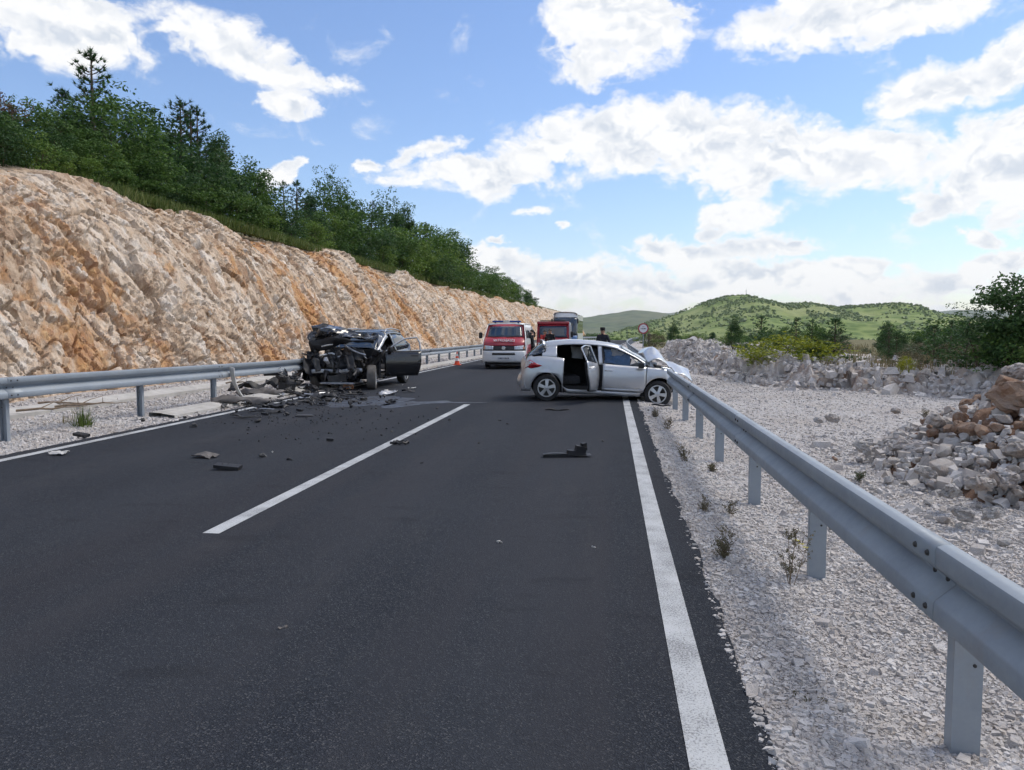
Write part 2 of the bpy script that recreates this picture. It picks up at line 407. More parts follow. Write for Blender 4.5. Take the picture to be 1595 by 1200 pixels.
def m_cliff():
    m = MT('cliff_limestone', 0.92, 0, 0.15); p = m.pos()
    t = m.attr('tint'); st = m.attr('stain')
    c = m.ramp(t, [(0.0, (0.34, 0.23, 0.155)), (0.3, (0.53, 0.405, 0.295)), (0.65, (0.64, 0.53, 0.42)), (1.0, (0.70, 0.625, 0.545))])
    c = m.mix(m.ramp(m.noise(2.2, 6, 0.65, p), [(0.30, 0.55), (0.55, 0.0)]), c, (0.42, 0.29, 0.195))
    n1 = m.noise(0.9, 6, 0.68, p, 0.6)
    s = m.math('ADD', st, m.math('MULTIPLY', m.math('SUBTRACT', n1, 0.5), 1.5))
    c = m.mix(m.ramp(s, [(0.27, 0.0), (0.44, 0.60), (0.80, 0.92)]), c, m.ramp(m.noise(3.5, 5, 0.6, p), [(0.3, (0.34, 0.135, 0.05)), (0.55, (0.52, 0.265, 0.095)), (0.75, (0.60, 0.385, 0.17))]))
    c = m.mix(m.ramp(m.noise(6, 6, 0.72, m.mp(p, (1, .6, 1))), [(0.56, 0.0), (0.70, 0.6)]), c, (0.20, 0.135, 0.10))
    m.color(c)
    q = m.mp(p, (1, 1, .55), (0.42, 0, 0))
    h = m.math('ADD', m.math('MULTIPLY', m.noise(6, 9, 0.72, q), 1.0), m.math('MULTIPLY', m.vor(3.2, m.mp(p, (1, 1, .45), (0.42, 0, 0)), 'DISTANCE_TO_EDGE'), 0.9))
    m.bump(h, 0.9, 0.10); return m.m

def m_bank():
    m = MT('bank_limestone', 0.92, 0, 0.15); p = m.pos(); t = m.attr('tint')
    c = m.ramp(t, [(0.0, (0.24, 0.17, 0.13)), (0.28, (0.42, 0.36, 0.315)), (0.6, (0.54, 0.50, 0.465)), (1.0, (0.65, 0.62, 0.60))])
    c = m.mix(m.ramp(m.noise(3.0, 6, 0.68, p), [(0.52, 0.0), (0.70, 0.55)]), c, (0.25, 0.17, 0.125)); m.color(c)
    m.bump(m.math('ADD', m.noise(8, 8, 0.72, p), m.math('MULTIPLY', m.vor(4, p, 'DISTANCE_TO_EDGE'), 0.8)), 0.9, 0.07); return m.m
def m_soil(name, stops, scale=1.2, bs=0.6):
    m = MT(name, 0.95, 0, 0.1); p = m.pos(); c = m.ramp(m.noise(scale, 7, 0.68, p), stops); m.color(c)
    m.bump(m.noise(scale * 9, 6, 0.7, p), bs, 0.08); return m.m

def m_hill(name, a, b, c_, sc):
    m = MT(name, 0.95, 0, 0.05); m.dim = '2D'; p = m.pos()
    v = m.vor(sc, p); n = m.noise(sc * 0.12, 6, 0.65, p)
    c = m.mix(m.ramp(v, [(0.25, 1.0), (0.55, 0.0)]), b, a)
    c = m.mix(m.ramp(n, [(0.45, 0.0), (0.62, 0.7)]), c, c_); m.color(c); return m.m

def m_galv():
    m = MT('galvanised_steel', 0.6, 0.3, 0.4); p = m.pos()
    c = m.ramp(m.noise(1.6, 5, 0.6, p), [(0.3, (0.235, 0.265, 0.30)), (0.7, (0.305, 0.34, 0.375))])
    c = m.mix(m.ramp(m.vor(60, p, out='Color'), [(0.2, 0.0), (0.9, 0.14)]), c, (0.36, 0.40, 0.44))
    c = m.mix(m.ramp(m.noise(5, 6, 0.7, m.mp(p, (1, 1, .25))), [(0.58, 0.0), (0.72, 0.4)]), c, (0.30, 0.28, 0.26))
    m.color(c); m.rough(m.ramp(m.noise(11, 4, 0.6, p), [(0.3, 0.5), (0.7, 0.68)])); return m.m

def m_carpaint(name, col, metal=0.0, rough=0.3, coat=0.6, dirt=0.35, dirtcol=(0.22, 0.19, 0.16)):
    m = MT(name, rough, metal, 0.5, col); m.b.inputs['Coat Weight'].default_value = coat; m.b.inputs['Coat Roughness'].default_value = 0.08
    p = m.co(); d = m.noise(2.3, 6, 0.65, p)
    g = m.n('ShaderNodeSeparateXYZ'); m.l(p, g.inputs[0])
    low = m.ramp(g.outputs[2], [(0.12, 0.8), (0.6, 0.0)])
    f = m.math('MULTIPLY', m.ramp(m.math('ADD', d, m.math('MULTIPLY', low, 0.22)), [(0.52, 0.0), (0.80, 1.0)]), dirt)
    m.color(m.mix(f, col, dirtcol)); m.rough(m.math('ADD', rough, m.math('MULTIPLY', f, 0.6)))
    return m.m

def m_glass(name, col, rough=0.06, alpha=0.35):
    m = MT(name, rough, 0.0, 0.6, col); n = m.noise(3, 4)
    m.rough(m.math('ADD', m.math('MULTIPLY', n, 0.08), rough))
    m.b.inputs['Alpha'].default_value = alpha; return m.m

def m_glass_dark(name, col, rough=0.05):
    m = MT(name, rough, 0.0, 0.8, col); m.color(m.ramp(m.noise(2.5, 3), [(0.3, tuple(c * .7 for c in col)), (0.7, tuple(c * 1.3 for c in col))])); return m.m

MAT = dict(
 asphalt=m_asphalt(), paint=m_paint(), gravel=m_gravel(), cliff=m_cliff(), galv=m_galv(),
 stone=m_stone('limestone', [(0.42, 0.395, 0.38), (0.52, 0.505, 0.49), (0.46, 0.42, 0.385), (0.58, 0.565, 0.56)], (0.36, 0.24, 0.16), 0.35),
 brown=m_stone('brown_rock', [(0.27, 0.175, 0.12), (0.34, 0.235, 0.165)], (0.22, 0.11, 0.06), 0.7),
 cblock=m_stone('cliff_block', [(0.50, 0.41, 0.33), (0.56, 0.50, 0.44), (0.46, 0.34, 0.24), (0.58, 0.54, 0.49)], (0.42, 0.24, 0.10), 0.75),
 chips=m_stone('gravel_chip', [(0.40, 0.37, 0.35), (0.54, 0.515, 0.50), (0.61, 0.59, 0.58), (0.50, 0.455, 0.42), (0.68, 0.665, 0.655)], (0.40, 0.33, 0.27), 0.3, 'isl'),
 redsoil=m_soil('red_soil', [(0.3, (0.16, 0.085, 0.055)), (0.55, (0.26, 0.165, 0.115)), (0.75, (0.38, 0.31, 0.26))], 1.6, 0.9),
 bank=m_bank(),
 scrubsoil=m_soil('scrub_soil', [(0.3, (0.10, 0.095, 0.05)), (0.55, (0.17, 0.155, 0.085)), (0.8, (0.26, 0.22, 0.15))], 0.6),
 valley=m_hill('valley_green', (0.07, 0.11, 0.04), (0.16, 0.20, 0.07), (0.26, 0.27, 0.11), 0.06),
 concrete=plain('concrete', (0.40, 0.385, 0.36), 0.85, var=0.2, scale=3, bump=0.3),
 hill=m_hill('hill_green', (0.11, 0.165, 0.05), (0.20, 0.255, 0.085), (0.29, 0.31, 0.14), 0.05),  # greens lightened to stand in for sunlight on this hill
 farhill=m_hill('far_hill', (0.05, 0.08, 0.04), (0.10, 0.13, 0.06), (0.15, 0.16, 0.09), 0.012),
 black=plain('black_plastic', (0.014, 0.014, 0.016), 0.55, var=0.4, scale=6, bump=0.3),
 dusty=plain('dusty_plastic', (0.075, 0.073, 0.072), 0.75, var=0.5, scale=5, bump=0.4),
 greyp=plain('grey_plastic', (0.115, 0.104, 0.097), 0.7, var=0.35, scale=5, bump=0.3),
 palep=plain('pale_plastic', (0.50, 0.49, 0.47), 0.6, var=0.2, scale=5),
 alum=plain('scuffed_aluminium', (0.42, 0.43, 0.45), 0.42, metal=0.7, var=0.3, scale=7, bump=0.3),
 engine=plain('engine_metal', (0.045, 0.043, 0.042), 0.5, metal=0.5, var=0.6, scale=9, bump=0.5),
 tyre=plain('tyre_rubber', (0.022, 0.022, 0.023), 0.85, var=0.4, scale=8, bump=0.3),
 tyredust=plain('dusty_tyre', (0.10, 0.093, 0.085), 0.9, var=0.5, scale=4, bump=0.3),
 rim=plain('rim_alloy', (0.55, 0.56, 0.58), 0.35, metal=0.8, var=0.15),
 interior=plain('car_interior', (0.018, 0.018, 0.02), 0.85, var=0.4),
 seat=plain('seat_fabric', (0.028, 0.028, 0.032), 0.95, var=0.4, scale=30),
 airbag=plain('airbag_cloth', (0.62, 0.63, 0.65), 0.9, var=0.15, scale=4, bump=0.4),
 bluecloth=plain('blue_cloth', (0.085, 0.21, 0.46), 0.9, var=0.35, scale=5, bump=0.4),
 silver=m_carpaint('silver_paint', (0.47, 0.49, 0.52), 0.62, 0.32, 0.7, 0.30),
 blackpaint=m_carpaint('black_paint', (0.010, 0.010, 0.012), 0.0, 0.22, 0.8, 0.30, (0.07, 0.06, 0.05)),
 redpaint=m_carpaint('red_paint', (0.34, 0.016, 0.03), 0.0, 0.3, 0.6, 0.2),
 whitepaint=m_carpaint('white_paint', (0.66, 0.67, 0.68), 0.0, 0.35, 0.5, 0.22, (0.35, 0.32, 0.28)),
 bluepaint=m_carpaint('blue_paint', (0.10, 0.20, 0.42), 0.0, 0.35, 0.5, 0.15),
 glass=m_glass('window_glass', (0.05, 0.065, 0.08)), glassdark=m_glass_dark('tinted_glass', (0.012, 0.018, 0.026)),
 glassblue=m_glass_dark('windscreen_glass', (0.02, 0.035, 0.06)),
 shattered=plain('crazed_glass', (0.40, 0.46, 0.50), 0.35, var=0.35, scale=30, bump=0.6),
 taillight=plain('tail_light_red', (0.32, 0.012, 0.02), 0.15, var=0.2), lens=plain('lamp_lens', (0.50, 0.53, 0.56), 0.12, metal=0.3, var=0.3),
 amber=plain('amber_box', (0.62, 0.26, 0.12), 0.5, var=0.25), orange=plain('cone_orange', (0.72, 0.085, 0.03), 0.5, var=0.15),
 whiteref=plain('white_band', (0.72, 0.72, 0.72), 0.5, var=0.06), signred=plain('sign_red', (0.38, 0.03, 0.05), 0.4, var=0.1), signwhite=plain('sign_white', (0.70, 0.70, 0.73), 0.4, var=0.05),
 bluelamp=plain('blue_lamp', (0.02, 0.045, 0.22), 0.2, var=0.3), lettering=plain('white_lettering', (0.75, 0.75, 0.76), 0.4, var=0.05),
 plate=plain('number_plate', (0.55, 0.56, 0.58), 0.4, var=0.1), chrome=plain('chrome', (0.6, 0.61, 0.63), 0.2, metal=0.9, var=0.1),
 bark=plain('bark', (0.095, 0.07, 0.05), 0.95, var=0.4, scale=12, bump=0.6), greybark=plain('grey_bark', (0.17, 0.15, 0.13), 0.95, var=0.4, scale=12, bump=0.6),
 deadwood=plain('dead_wood', (0.22, 0.165, 0.115), 0.95, var=0.4, scale=9, bump=0.4),
 oak=leaf_mat('oak_leaf', (0.0341, 0.0775, 0.0186), (0.0697, 0.1395, 0.031), (0.1318, 0.217, 0.0496)),
 hillbush=leaf_mat('hill_bush', (0.085, 0.135, 0.04), (0.12, 0.175, 0.055), (0.17, 0.22, 0.075), 0.1),
 dark=leaf_mat('dark_leaf', (0.0256, 0.0608, 0.0208), (0.048, 0.104, 0.032), (0.088, 0.16, 0.048)),
 pine=leaf_mat('pine_needle', (0.024, 0.063, 0.024), (0.045, 0.105, 0.0375), (0.075, 0.15, 0.0525), 0.18),
 lightleaf=leaf_mat('light_leaf', (0.069, 0.1265, 0.023), (0.115, 0.1955, 0.0345), (0.1725, 0.253, 0.0575)),
 olive=leaf_mat('olive_leaf', (0.05, 0.07, 0.035), (0.085, 0.11, 0.055), (0.13, 0.15, 0.085)),
 broom=leaf_mat('broom_flower', (0.13, 0.17, 0.02), (0.25, 0.28, 0.02), (0.45, 0.42, 0.03)),
 grass=leaf_mat('grass_blade', (0.07, 0.115, 0.025), (0.13, 0.17, 0.045), (0.22, 0.23, 0.09)),
 drygrass=leaf_mat('dry_grass', (0.14, 0.12, 0.06), (0.22, 0.19, 0.10), (0.30, 0.25, 0.15)),
 weed=leaf_mat('dry_weed', (0.09, 0.085, 0.045), (0.14, 0.125, 0.07), (0.20, 0.16, 0.10), 0.15),
 browndry=leaf_mat('brown_leaf', (0.09, 0.055, 0.03), (0.14, 0.09, 0.055), (0.20, 0.14, 0.09)),
 yellow=plain('yellow_petal', (0.65, 0.58, 0.03), 0.6),
 skin=plain('skin', (0.46, 0.27, 0.19), 0.6, var=0.1), navy=plain('navy_cloth', (0.018, 0.02, 0.03), 0.9, var=0.4, bump=0.3), blackcloth=plain('black_cloth', (0.012, 0.012, 0.014), 0.9, var=0.4, bump=0.3),
 greycloth=plain('grey_cloth', (0.10, 0.10, 0.11), 0.9, var=0.3), redcloth=plain('red_cloth', (0.42, 0.03, 0.03), 0.85, var=0.2), hair=plain('dark_hair', (0.02, 0.014, 0.01), 0.7, var=0.3),
)
_wet = MT('wet_film', 0.16, 0, 0.6, (0.028, 0.032, 0.042)); _wet.rough(_wet.ramp(_wet.noise(3, 5, 0.6, _wet.pos()), [(0.3, 0.30), (0.65, 0.75)])); MAT['wet'] = _wet.m
# ================================================================== LARGE STRUCTURE
rng = np.random.default_rng(7)
random.seed(7)
def sst(a, b, x):
    t = np.clip((np.asarray(x, float) - a) / (b - a), 0, 1); return t * t * (3 - 2 * t)
def rx(Y):                                     # the road bends gently right beyond the crash
    Y = np.asarray(Y, float); return np.where(Y > 50, (Y - 50) ** 2 / 2500.0, 0.0)
def rz(Y):                                     # and drops away over a crest
    Y = np.asarray(Y, float); return np.where(Y > 140, -(Y - 140) ** 2 / 8000.0, 0.0)

BKY = np.array([-50, 12, 16, 19, 21, 22, 23.3, 27.7, 35, 45, 60, 90, 140, 300, 20000.])
BKX = np.array([13, 12.5, 11.5, 9.4, 7.4, 6.6, 5.1, 4.1, 3.5, 3.3, 4.0, 6.0, 9.0, 60, 9000.])
PLAT = 0.64
def ground_z(X, Y):
    d = np.hypot(X, Y)
    z = -0.16 + (PLAT - 0.12 + 0.16) * sst(1.4, 2.8, X - rx(np.minimum(Y, 300)) - np.interp(Y, BKY, BKX) + 0 * X)
    z = z + np.where(X < -14.5, 0.0, 0) + sst(30, 90, d) * 0.4 * fbm(np.stack([X * .08, Y * .08, X * 0], 1), 3, 5)
    z = z + sst(60, 140, d) * (-0.35) + np.minimum(rz(np.minimum(Y, 260)), 0) - 34 * sst(170, 700, d) - 20 * sst(700, 3000, d)
    return z
gx = np.unique(np.concatenate([np.arange(-40, 60, 0.8), np.geomspace(60, 16000, 70), -np.geomspace(40, 16000, 60)]))
gy = np.unique(np.concatenate([np.arange(-30, 150, 1.0), np.geomspace(150, 9500, 90), -np.geomspace(30, 3000, 8)]))
GX, GY = np.meshgrid(gx, gy, indexing='ij')
GZ = ground_z(GX.ravel(), GY.ravel())
me = np_mesh('ground', np.stack([GX.ravel(), GY.ravel(), GZ], 1), grid_faces(len(gx), len(gy)), None, True)
me.materials.append(MAT['scrubsoil']); me.materials.append(MAT['valley'])
cen = np.zeros(len(me.polygons) * 3, np.float32); me.polygons.foreach_get('center', cen); cen = cen.reshape(-1, 3)
me.polygons.foreach_set('material_index', (np.hypot(cen[:, 0], cen[:, 1]) > 160).astype(np.int32))
tag(link('ground', me), kind='structure')

YS = np.unique(np.concatenate([np.arange(-6, 30, 0.25), np.arange(30, 260, 1.0)]))
def ribbon(name, x0, x1, z, mat, ys=YS, parent=None, jit=(0, 0), nx=2, zf=None):
    ys = np.asarray(ys, float); X0 = x0 + rx(ys); X1 = x1 + rx(ys)
    if jit[0]: X0 = X0 + jit[0] * fbm(np.stack([ys * 3.1, ys * 0, ys * 0 + 3], 1), 4, 3)
    if jit[1]: X1 = X1 + jit[1] * fbm(np.stack([ys * 3.1, ys * 0, ys * 0 + 9], 1), 4, 4)
    t = np.linspace(0, 1, nx); X = X0[:, None] * (1 - t) + X1[:, None] * t
    Yg = np.repeat(ys[:, None], nx, 1); Z = np.repeat((z + rz(ys))[:, None], nx, 1)
    if zf is not None: Z = Z + zf(X - rx(Yg), Yg)
    me = np_mesh(name, np.stack([X.ravel(), Yg.ravel(), Z.ravel()], 1), grid_faces(len(ys), nx), mat, True)
    return link(name, me, parent)
RL, RR = -7.85, 0.64
road = tag(ribbon('road', RL, RR, 0.0, MAT['asphalt'], np.unique(np.concatenate([np.arange(-6, 30, 0.05), np.arange(30, 260, 1.0)])), jit=(0.05, 0.05), nx=3), kind='structure')
ribbon('edge_line', 0.302, 0.45, 0.004, MAT['paint'], parent=road)
ribbon('edge_line', -7.62, -7.47, 0.004, MAT['paint'], parent=road)
def dash(y0, y1): ribbon('centre_line_dash', -3.215, -3.075, 0.004, MAT['paint'], np.linspace(y0, y1, max(2, int((y1 - y0) / 2))), parent=road)
for a, b in ((-15.0, -4.6), (float(P(338, 832).y), 16.7), (27, 37.5), (48, 58.5), (69, 79.5), (88, 250)): dash(a, b)

def sh_right(X, Y):
    e = X - RR
    z = -0.012 - 0.085 * sst(0.0, 0.9, e) + 0.05 * sst(1.5, 6, e)
    return z + 0.030 * fbm(np.stack([X.ravel() * .8, Y.ravel() * .8, X.ravel() * 0], 1), 4, 21).reshape(X.shape) * sst(0.05, 1.0, e)
tag(ribbon('gravel_shoulder', RR - 0.06, 14.0, 0.0, MAT['gravel'], np.unique(np.concatenate([np.arange(-4, 40, 0.2), np.arange(40, 57, 1.0)])), nx=60, zf=sh_right), kind='structure')
tag(ribbon('far_shoulder', RR - 0.06, 3.2, 0.0, MAT['gravel'], np.arange(56, 262, 2.5), nx=10, zf=sh_right), kind='structure')
def sh_left(X, Y):
    e = RL - X
    z = -0.015 + 0.05 * sst(0.2, 1.2, e) + 0.05 * sst(3.2, 5.5, e)
    return z + 0.035 * fbm(np.stack([X.ravel() * .9, Y.ravel() * .9, X.ravel() * 0], 1), 4, 22).reshape(X.shape) * sst(0.1, 0.8, e)
tag(ribbon('gravel_verge', -14.5, RL + 0.06, 0.0, MAT['gravel'], np.unique(np.concatenate([np.arange(4, 40, 0.2), np.arange(40, 60, 1.0), np.arange(60, 200, 2.5)])), nx=40, zf=sh_left), kind='structure')
# concrete edging and drainage channel behind the left barrier
def channel(name, prof, y0, y1):
    ys = np.concatenate([np.arange(y0, 40, 1.0), np.arange(40, y1, 3.0)])
    v = [(x + float(rx(y)), y, z + float(rz(y))) for y in ys for x, z in prof]
    o = link(name, np_mesh(name, np.array(v), grid_faces(len(ys), len(prof)), MAT['concrete'], False)); return tag(o, kind='structure')
channel('concrete_edging', [(-8.62, -0.05), (-8.62, 0.085), (-8.60, 0.10), (-8.36, 0.085), (-8.34, 0.075), (-8.10, 0.045), (-8.10, -0.05)], 13.4, 190)
channel('drainage_channel', [(-11.55, -0.05), (-11.55, 0.14), (-11.45, 0.14), (-11.2, 0.07), (-10.95, 0.07), (-10.7, 0.12), (-10.62, 0.12), (-10.62, -0.05)], 5, 190)

# ---------------------------------------------------------------- rock cutting on the left
def cliff_base(Y, t):                           # t: 0 toe .. 1 rim .. 1.25 back over the rim
    top = 6.25 + 0.28 * np.sin(Y * 0.31) * np.exp(-Y / 120) + 0.22 * np.sin(Y * 0.83 + 1) - 0.4 * sst(120, 185, Y)
    toe = -12.7 + 0.35 * np.sin(Y * 0.22 + 2) + 0.2 * np.sin(Y * 0.57)
    rim = -17.0 + 0.3 * np.sin(Y * 0.41 + 1)
    tt = np.clip(t, 0, 1); over = np.clip(t - 1, 0, 1)
    x = toe + (rim - toe) * (tt + 0.10 * np.sin(tt * math.pi) * -1) - over * 9.0
    z = -0.12 + (top + 0.12) * (tt - 0.045 * np.sin(tt * 2 * math.pi)) + over * 1.6
    return x + rx(Y), z
NS, NT = 1150, 170
u = np.linspace(0, 1, NS); sY = 7.0 * (188 / 7.0) ** u
tT = np.concatenate([np.linspace(0, 1, NT - 16), 1 + np.linspace(0.012, 0.3, 16)])
Yg, Tg = np.meshgrid(sY, tT, indexing='ij'); Yf, Tf = Yg.ravel(), Tg.ravel()
bx0, bz0 = cliff_base(Yf, Tf)
ca, sa = math.cos(0.42), math.sin(0.42)
ax = (Yf * ca + (Tf * 7.6) * sa); bx_ = (-Yf * sa + (Tf * 7.6) * ca)      # beds lean down to the right
lod = np.clip(1.0 - (Yf - 60) / 160, 0.35, 1)
wob = 0.35 * fbm(np.stack([Yf * .6, Tf * 4.5, Yf * 0], 1), 3, 31)
def cells(sa_, sb_, seed):
    p = np.stack([(ax + wob) / sa_, (bx_ + wob) / sb_, 0 * ax + 0.5], 1); return worley(p, seed)
f1, f2, c1, v1 = cells(1.05, 1.7, 1)
g1, g2, c2, v2 = cells(0.40, 0.58, 2)
h1, h2, c3, v3 = cells(0.17, 0.21, 3)
disp = 0.20 * (c1[:, 0] - .5) + 0.13 * v1[:, 0] * (c1[:, 1] - .5) * 2 + 0.10 * v1[:, 1] * (c1[:, 2] - .5) * 2
disp += 0.13 * (c2[:, 0] - .5) + 0.09 * v2[:, 0] * (c2[:, 1] - .5) * 2 + 0.07 * v2[:, 1] * (c2[:, 2] - .5) * 2
rgh = sst(-.3, .35, fbm(np.stack([Yf * .5, Tf * 3.0, Yf * 0 + 2], 1), 3, 38))        # smooth slabs beside shattered zones
disp += (0.06 + 0.10 * rgh) * (c3[:, 0] - .5) + (0.03 + .06 * rgh) * v3[:, 1] * (c3[:, 1] - .5) * 2
disp -= 0.24 * np.exp(-((f2 - f1) / 0.035) ** 2) * (c1[:, 1] > .3) + 0.11 * np.exp(-((g2 - g1) / 0.055) ** 2) * (c2[:, 2] > .45) + 0.04 * rgh * np.exp(-((h2 - h1) / 0.10) ** 2)
disp += 0.30 * fbm(np.stack([Yf * .22, Tf * 1.6, Yf * 0 + 4], 1), 3, 33) + 0.035 * fbm(np.stack([Yf * 5, Tf * 35, Yf * 0], 1), 3, 34)
# steep gullies farther along
disp -= 0.45 * sst(35, 60, Yf) * np.clip(fbm(np.stack([(ax + 0.25 * bx_) * .55, bx_ * .05, Yf * 0], 1), 3, 36), 0, 1) * 1.4
disp *= 0.92
disp -= 0.09 * np.exp(-((f2 - f1) / 0.03) ** 2) * (c1[:, 2] > .35) + 0.06 * np.exp(-((g2 - g1) / 0.05) ** 2) * (c2[:, 1] > .5)
disp *= sst(-0.02, 0.05, Tf) * (1 - 0.35 * sst(1.0, 1.12, Tf))
nx_, nz_ = math.cos(R(36)), math.sin(R(36))
CX, CZ = bx0 + disp * nx_, bz0 + disp * nz_
me = np_mesh('rock_cutting', np.stack([CX, Yf, CZ], 1), grid_faces(NS, len(tT)), MAT['cliff'], False)
vattr(me, 'tint', np.clip(0.56 + 0.5 * (c1[:, 2] - .5) + 0.7 * (c2[:, 1] - .5) + 0.45 * (c3[:, 2] - .5), 0, 1))
st = 0.26 + 0.20 * np.exp(-((Yf - 17) / 6.5) ** 2) * np.exp(-((Tf - 0.55) / 0.42) ** 2) + 0.20 * np.exp(-((Yf - 24.5) / 3.0) ** 2) * np.exp(-((Tf - 0.3) / 0.3) ** 2)
st += 0.30 * np.exp(-((Yf - 36) / 4.0) ** 2) * np.exp(-((Tf - 0.35) / 0.35) ** 2) + 0.22 * np.exp(-((Yf - 31) / 2.0) ** 2) * np.exp(-((Tf - 0.75) / 0.2) ** 2)
st += 0.70 * (fbm(np.stack([ax * .45, bx_ * .28, Yf * 0 + 8], 1), 4, 41)) - 0.10 * sst(40, 80, Yf)
vattr(me, 'stain', np.clip(st, 0, 1))
cliff = tag(link('rock_cutting', me), kind='structure')

def hull(seed, n=18, sc=(1, .8, .6), mat=None, name='stone', sharp=True):
    rr = random.Random(seed); bm = bmesh.new()
    for _ in range(n):
        v = Vector((rr.gauss(0, 1), rr.gauss(0, 1), rr.gauss(0, 1))).normalized() * rr.uniform(.82, 1.0)
        v = Vector([max(-.72, min(.72, c)) for c in v])
        bm.verts.new((v.x * sc[0], v.y * sc[1], v.z * sc[2]))
    r_ = bmesh.ops.convex_hull(bm, input=bm.verts)
    bmesh.ops.delete(bm, geom=[g for g in r_['geom_interior'] if isinstance(g, bmesh.types.BMVert)], context='VERTS')
    bmesh.ops.dissolve_limit(bm, angle_limit=R(14), verts=bm.verts, edges=bm.edges)
    try: bmesh.ops.bevel(bm, geom=list(bm.edges), offset=0.035, segments=1, affect='EDGES', clamp_overlap=True)
    except Exception: pass
    bmesh.ops.triangulate(bm, faces=[f for f in bm.faces if len(f.verts) > 4])
    me = bpy.data.meshes.new(name); bm.to_mesh(me); bm.free()
    if mat: me.materials.append(mat)
    return me
BLK = [hull(100 + i, 17, (random.uniform(.8, 1.2), random.uniform(.6, .9), random.uniform(.45, .7)), MAT['cblock'], 'rock') for i in range(9)]
grid3 = np.stack([CX, Yf, CZ], 1).reshape(NS, len(tT), 3)
iy = lambda y: int(np.clip(np.searchsorted(sY, y), 0, NS - 1))
for k in range(250):
    y = 9 + 55 * random.random() ** 1.5
    mode = random.random()
    t = random.uniform(0.93, 1.06) if mode < 0.5 else (random.uniform(0.0, 0.10) if mode < 0.68 else random.uniform(0.1, 0.93))
    jt = int(np.clip(np.searchsorted(tT, t), 0, len(tT) - 1)); p = grid3[iy(y), jt]
    s = random.uniform(0.10, 0.26) * (1 + y / 60)
    if t < 0.1: s *= 0.8
    link('rock', random.choice(BLK), cliff, (p[0] - s * .3, p[1], p[2] - s * .2), (random.uniform(-.6, .6), random.uniform(-.6, .9), random.uniform(0, 6.3)), s)

# hillside above the cutting
def hill_z(d, Y): return 7.0 + 0.24 * d - 0.0035 * d * d
hd = np.concatenate([np.linspace(0, 14, 22), np.linspace(16, 34, 8)]); hy = np.concatenate([np.arange(4, 60, 1.2), np.arange(60, 200, 3)])
HD, HY = np.meshgrid(hd, hy, indexing='ij'); HDf, HYf = HD.ravel(), HY.ravel()
hzv = 6.18 - 0.4 * sst(120, 185, HYf) + 0.31 * HDf - 0.0035 * HDf ** 2 + 0.25 * fbm(np.stack([HDf * .3, HYf * .3, HYf * 0], 1), 3, 51) - 0.45 * (1 - sst(0.2, 1.6, HDf))
me = np_mesh('hillside', np.stack([-17.6 - HDf + rx(HYf), HYf, hzv], 1), grid_faces(len(hd), len(hy)), MAT['scrubsoil'], True)
tag(link('hillside', me), kind='structure')
def hside(X, Y):
    d = -17.6 + float(rx(Y)) - X; return 6.35 - 0.4 * float(sst(120, 185, Y)) + 0.31 * max(d, 0) - 0.0035 * max(d, 0) ** 2

# ---------------------------------------------------------------- distant hills
def ridge(name, sil, Yc, depth_f, depth_b, mat, foot, nx=150, ny=44, rough=5.0, seed=60):
    px = np.array([s[0] for s in sil], float); py = np.array([s[1] for s in sil], float)
    X = np.array([Q(a, b, Yc).x for a, b in sil]); Z = np.array([Q(a, b, Yc).z for a, b in sil])
    xs = np.linspace(X[0], X[-1], nx); yy = np.concatenate([np.linspace(Yc - depth_f, Yc, ny), np.linspace(Yc, Yc + depth_b, 10)[1:]])
    XX, YY = np.meshgrid(xs, yy, indexing='ij'); xf, yf = XX.ravel(), YY.ravel()
    crest = np.interp(xf * (Yc / np.maximum(yf, 1)) * 0.35 + xf * 0.65, X, Z)
    s = np.where(yf < Yc, sst(0, 1, (yf - (Yc - depth_f)) / depth_f) ** 1.0, 1 - sst(0, 1, (yf - Yc) / depth_b))
    zz = foot + (crest - foot) * s + rough * fbm(np.stack([xf / (depth_f * .12), yf / (depth_f * .12), xf * 0], 1), 5, seed) * np.clip(s * 1.6, 0, 1) * (0.35 + 0.65 * np.clip((Yc - yf) / (depth_f * .3), 0, 1))
    me = np_mesh(name, np.stack([xf, yf, zz], 1), grid_faces(nx, len(yy)), mat, True)
    o = tag(link(name, me), kind='structure'); return o, xs, yy, zz.reshape(nx, len(yy))
SIL = [(880,528),(930,522),(960,517),(1000,507),(1050,492),(1100,473),(1130,464),(1155,461),(1180,466),(1205,474),(1225,474),(1245,472),(1290,480),(1320,477),(1375,474),(1400,478),(1450,489),(1500,497),(1595,505),(1750,512),(1900,515)]
_, hxs, hys, hzs = ridge('hill', SIL, 1500, 800, 500, MAT['hill'], -36, 220, 70, 9.0)
ridge('hill', [(700,520),(800,505),(860,499),(900,495),(925,493),(960,490),(985,486),(1000,487),(1040,492),(1080,497),(1150,505),(1250,512),(1400,516)], 5200, 2600, 1500, MAT['farhill'], -60, 120, 30, 40, 61)
ridge('hill', [(600,512),(800,500),(900,496),(1000,490),(1040,488),(1065,485),(1100,488),(1200,491),(1440,487),(1480,484),(1530,484),(1600,489),(1800,497),(2200,500)], 8200, 2300, 1000, MAT['farhill'], -60, 120, 20, 60, 62)

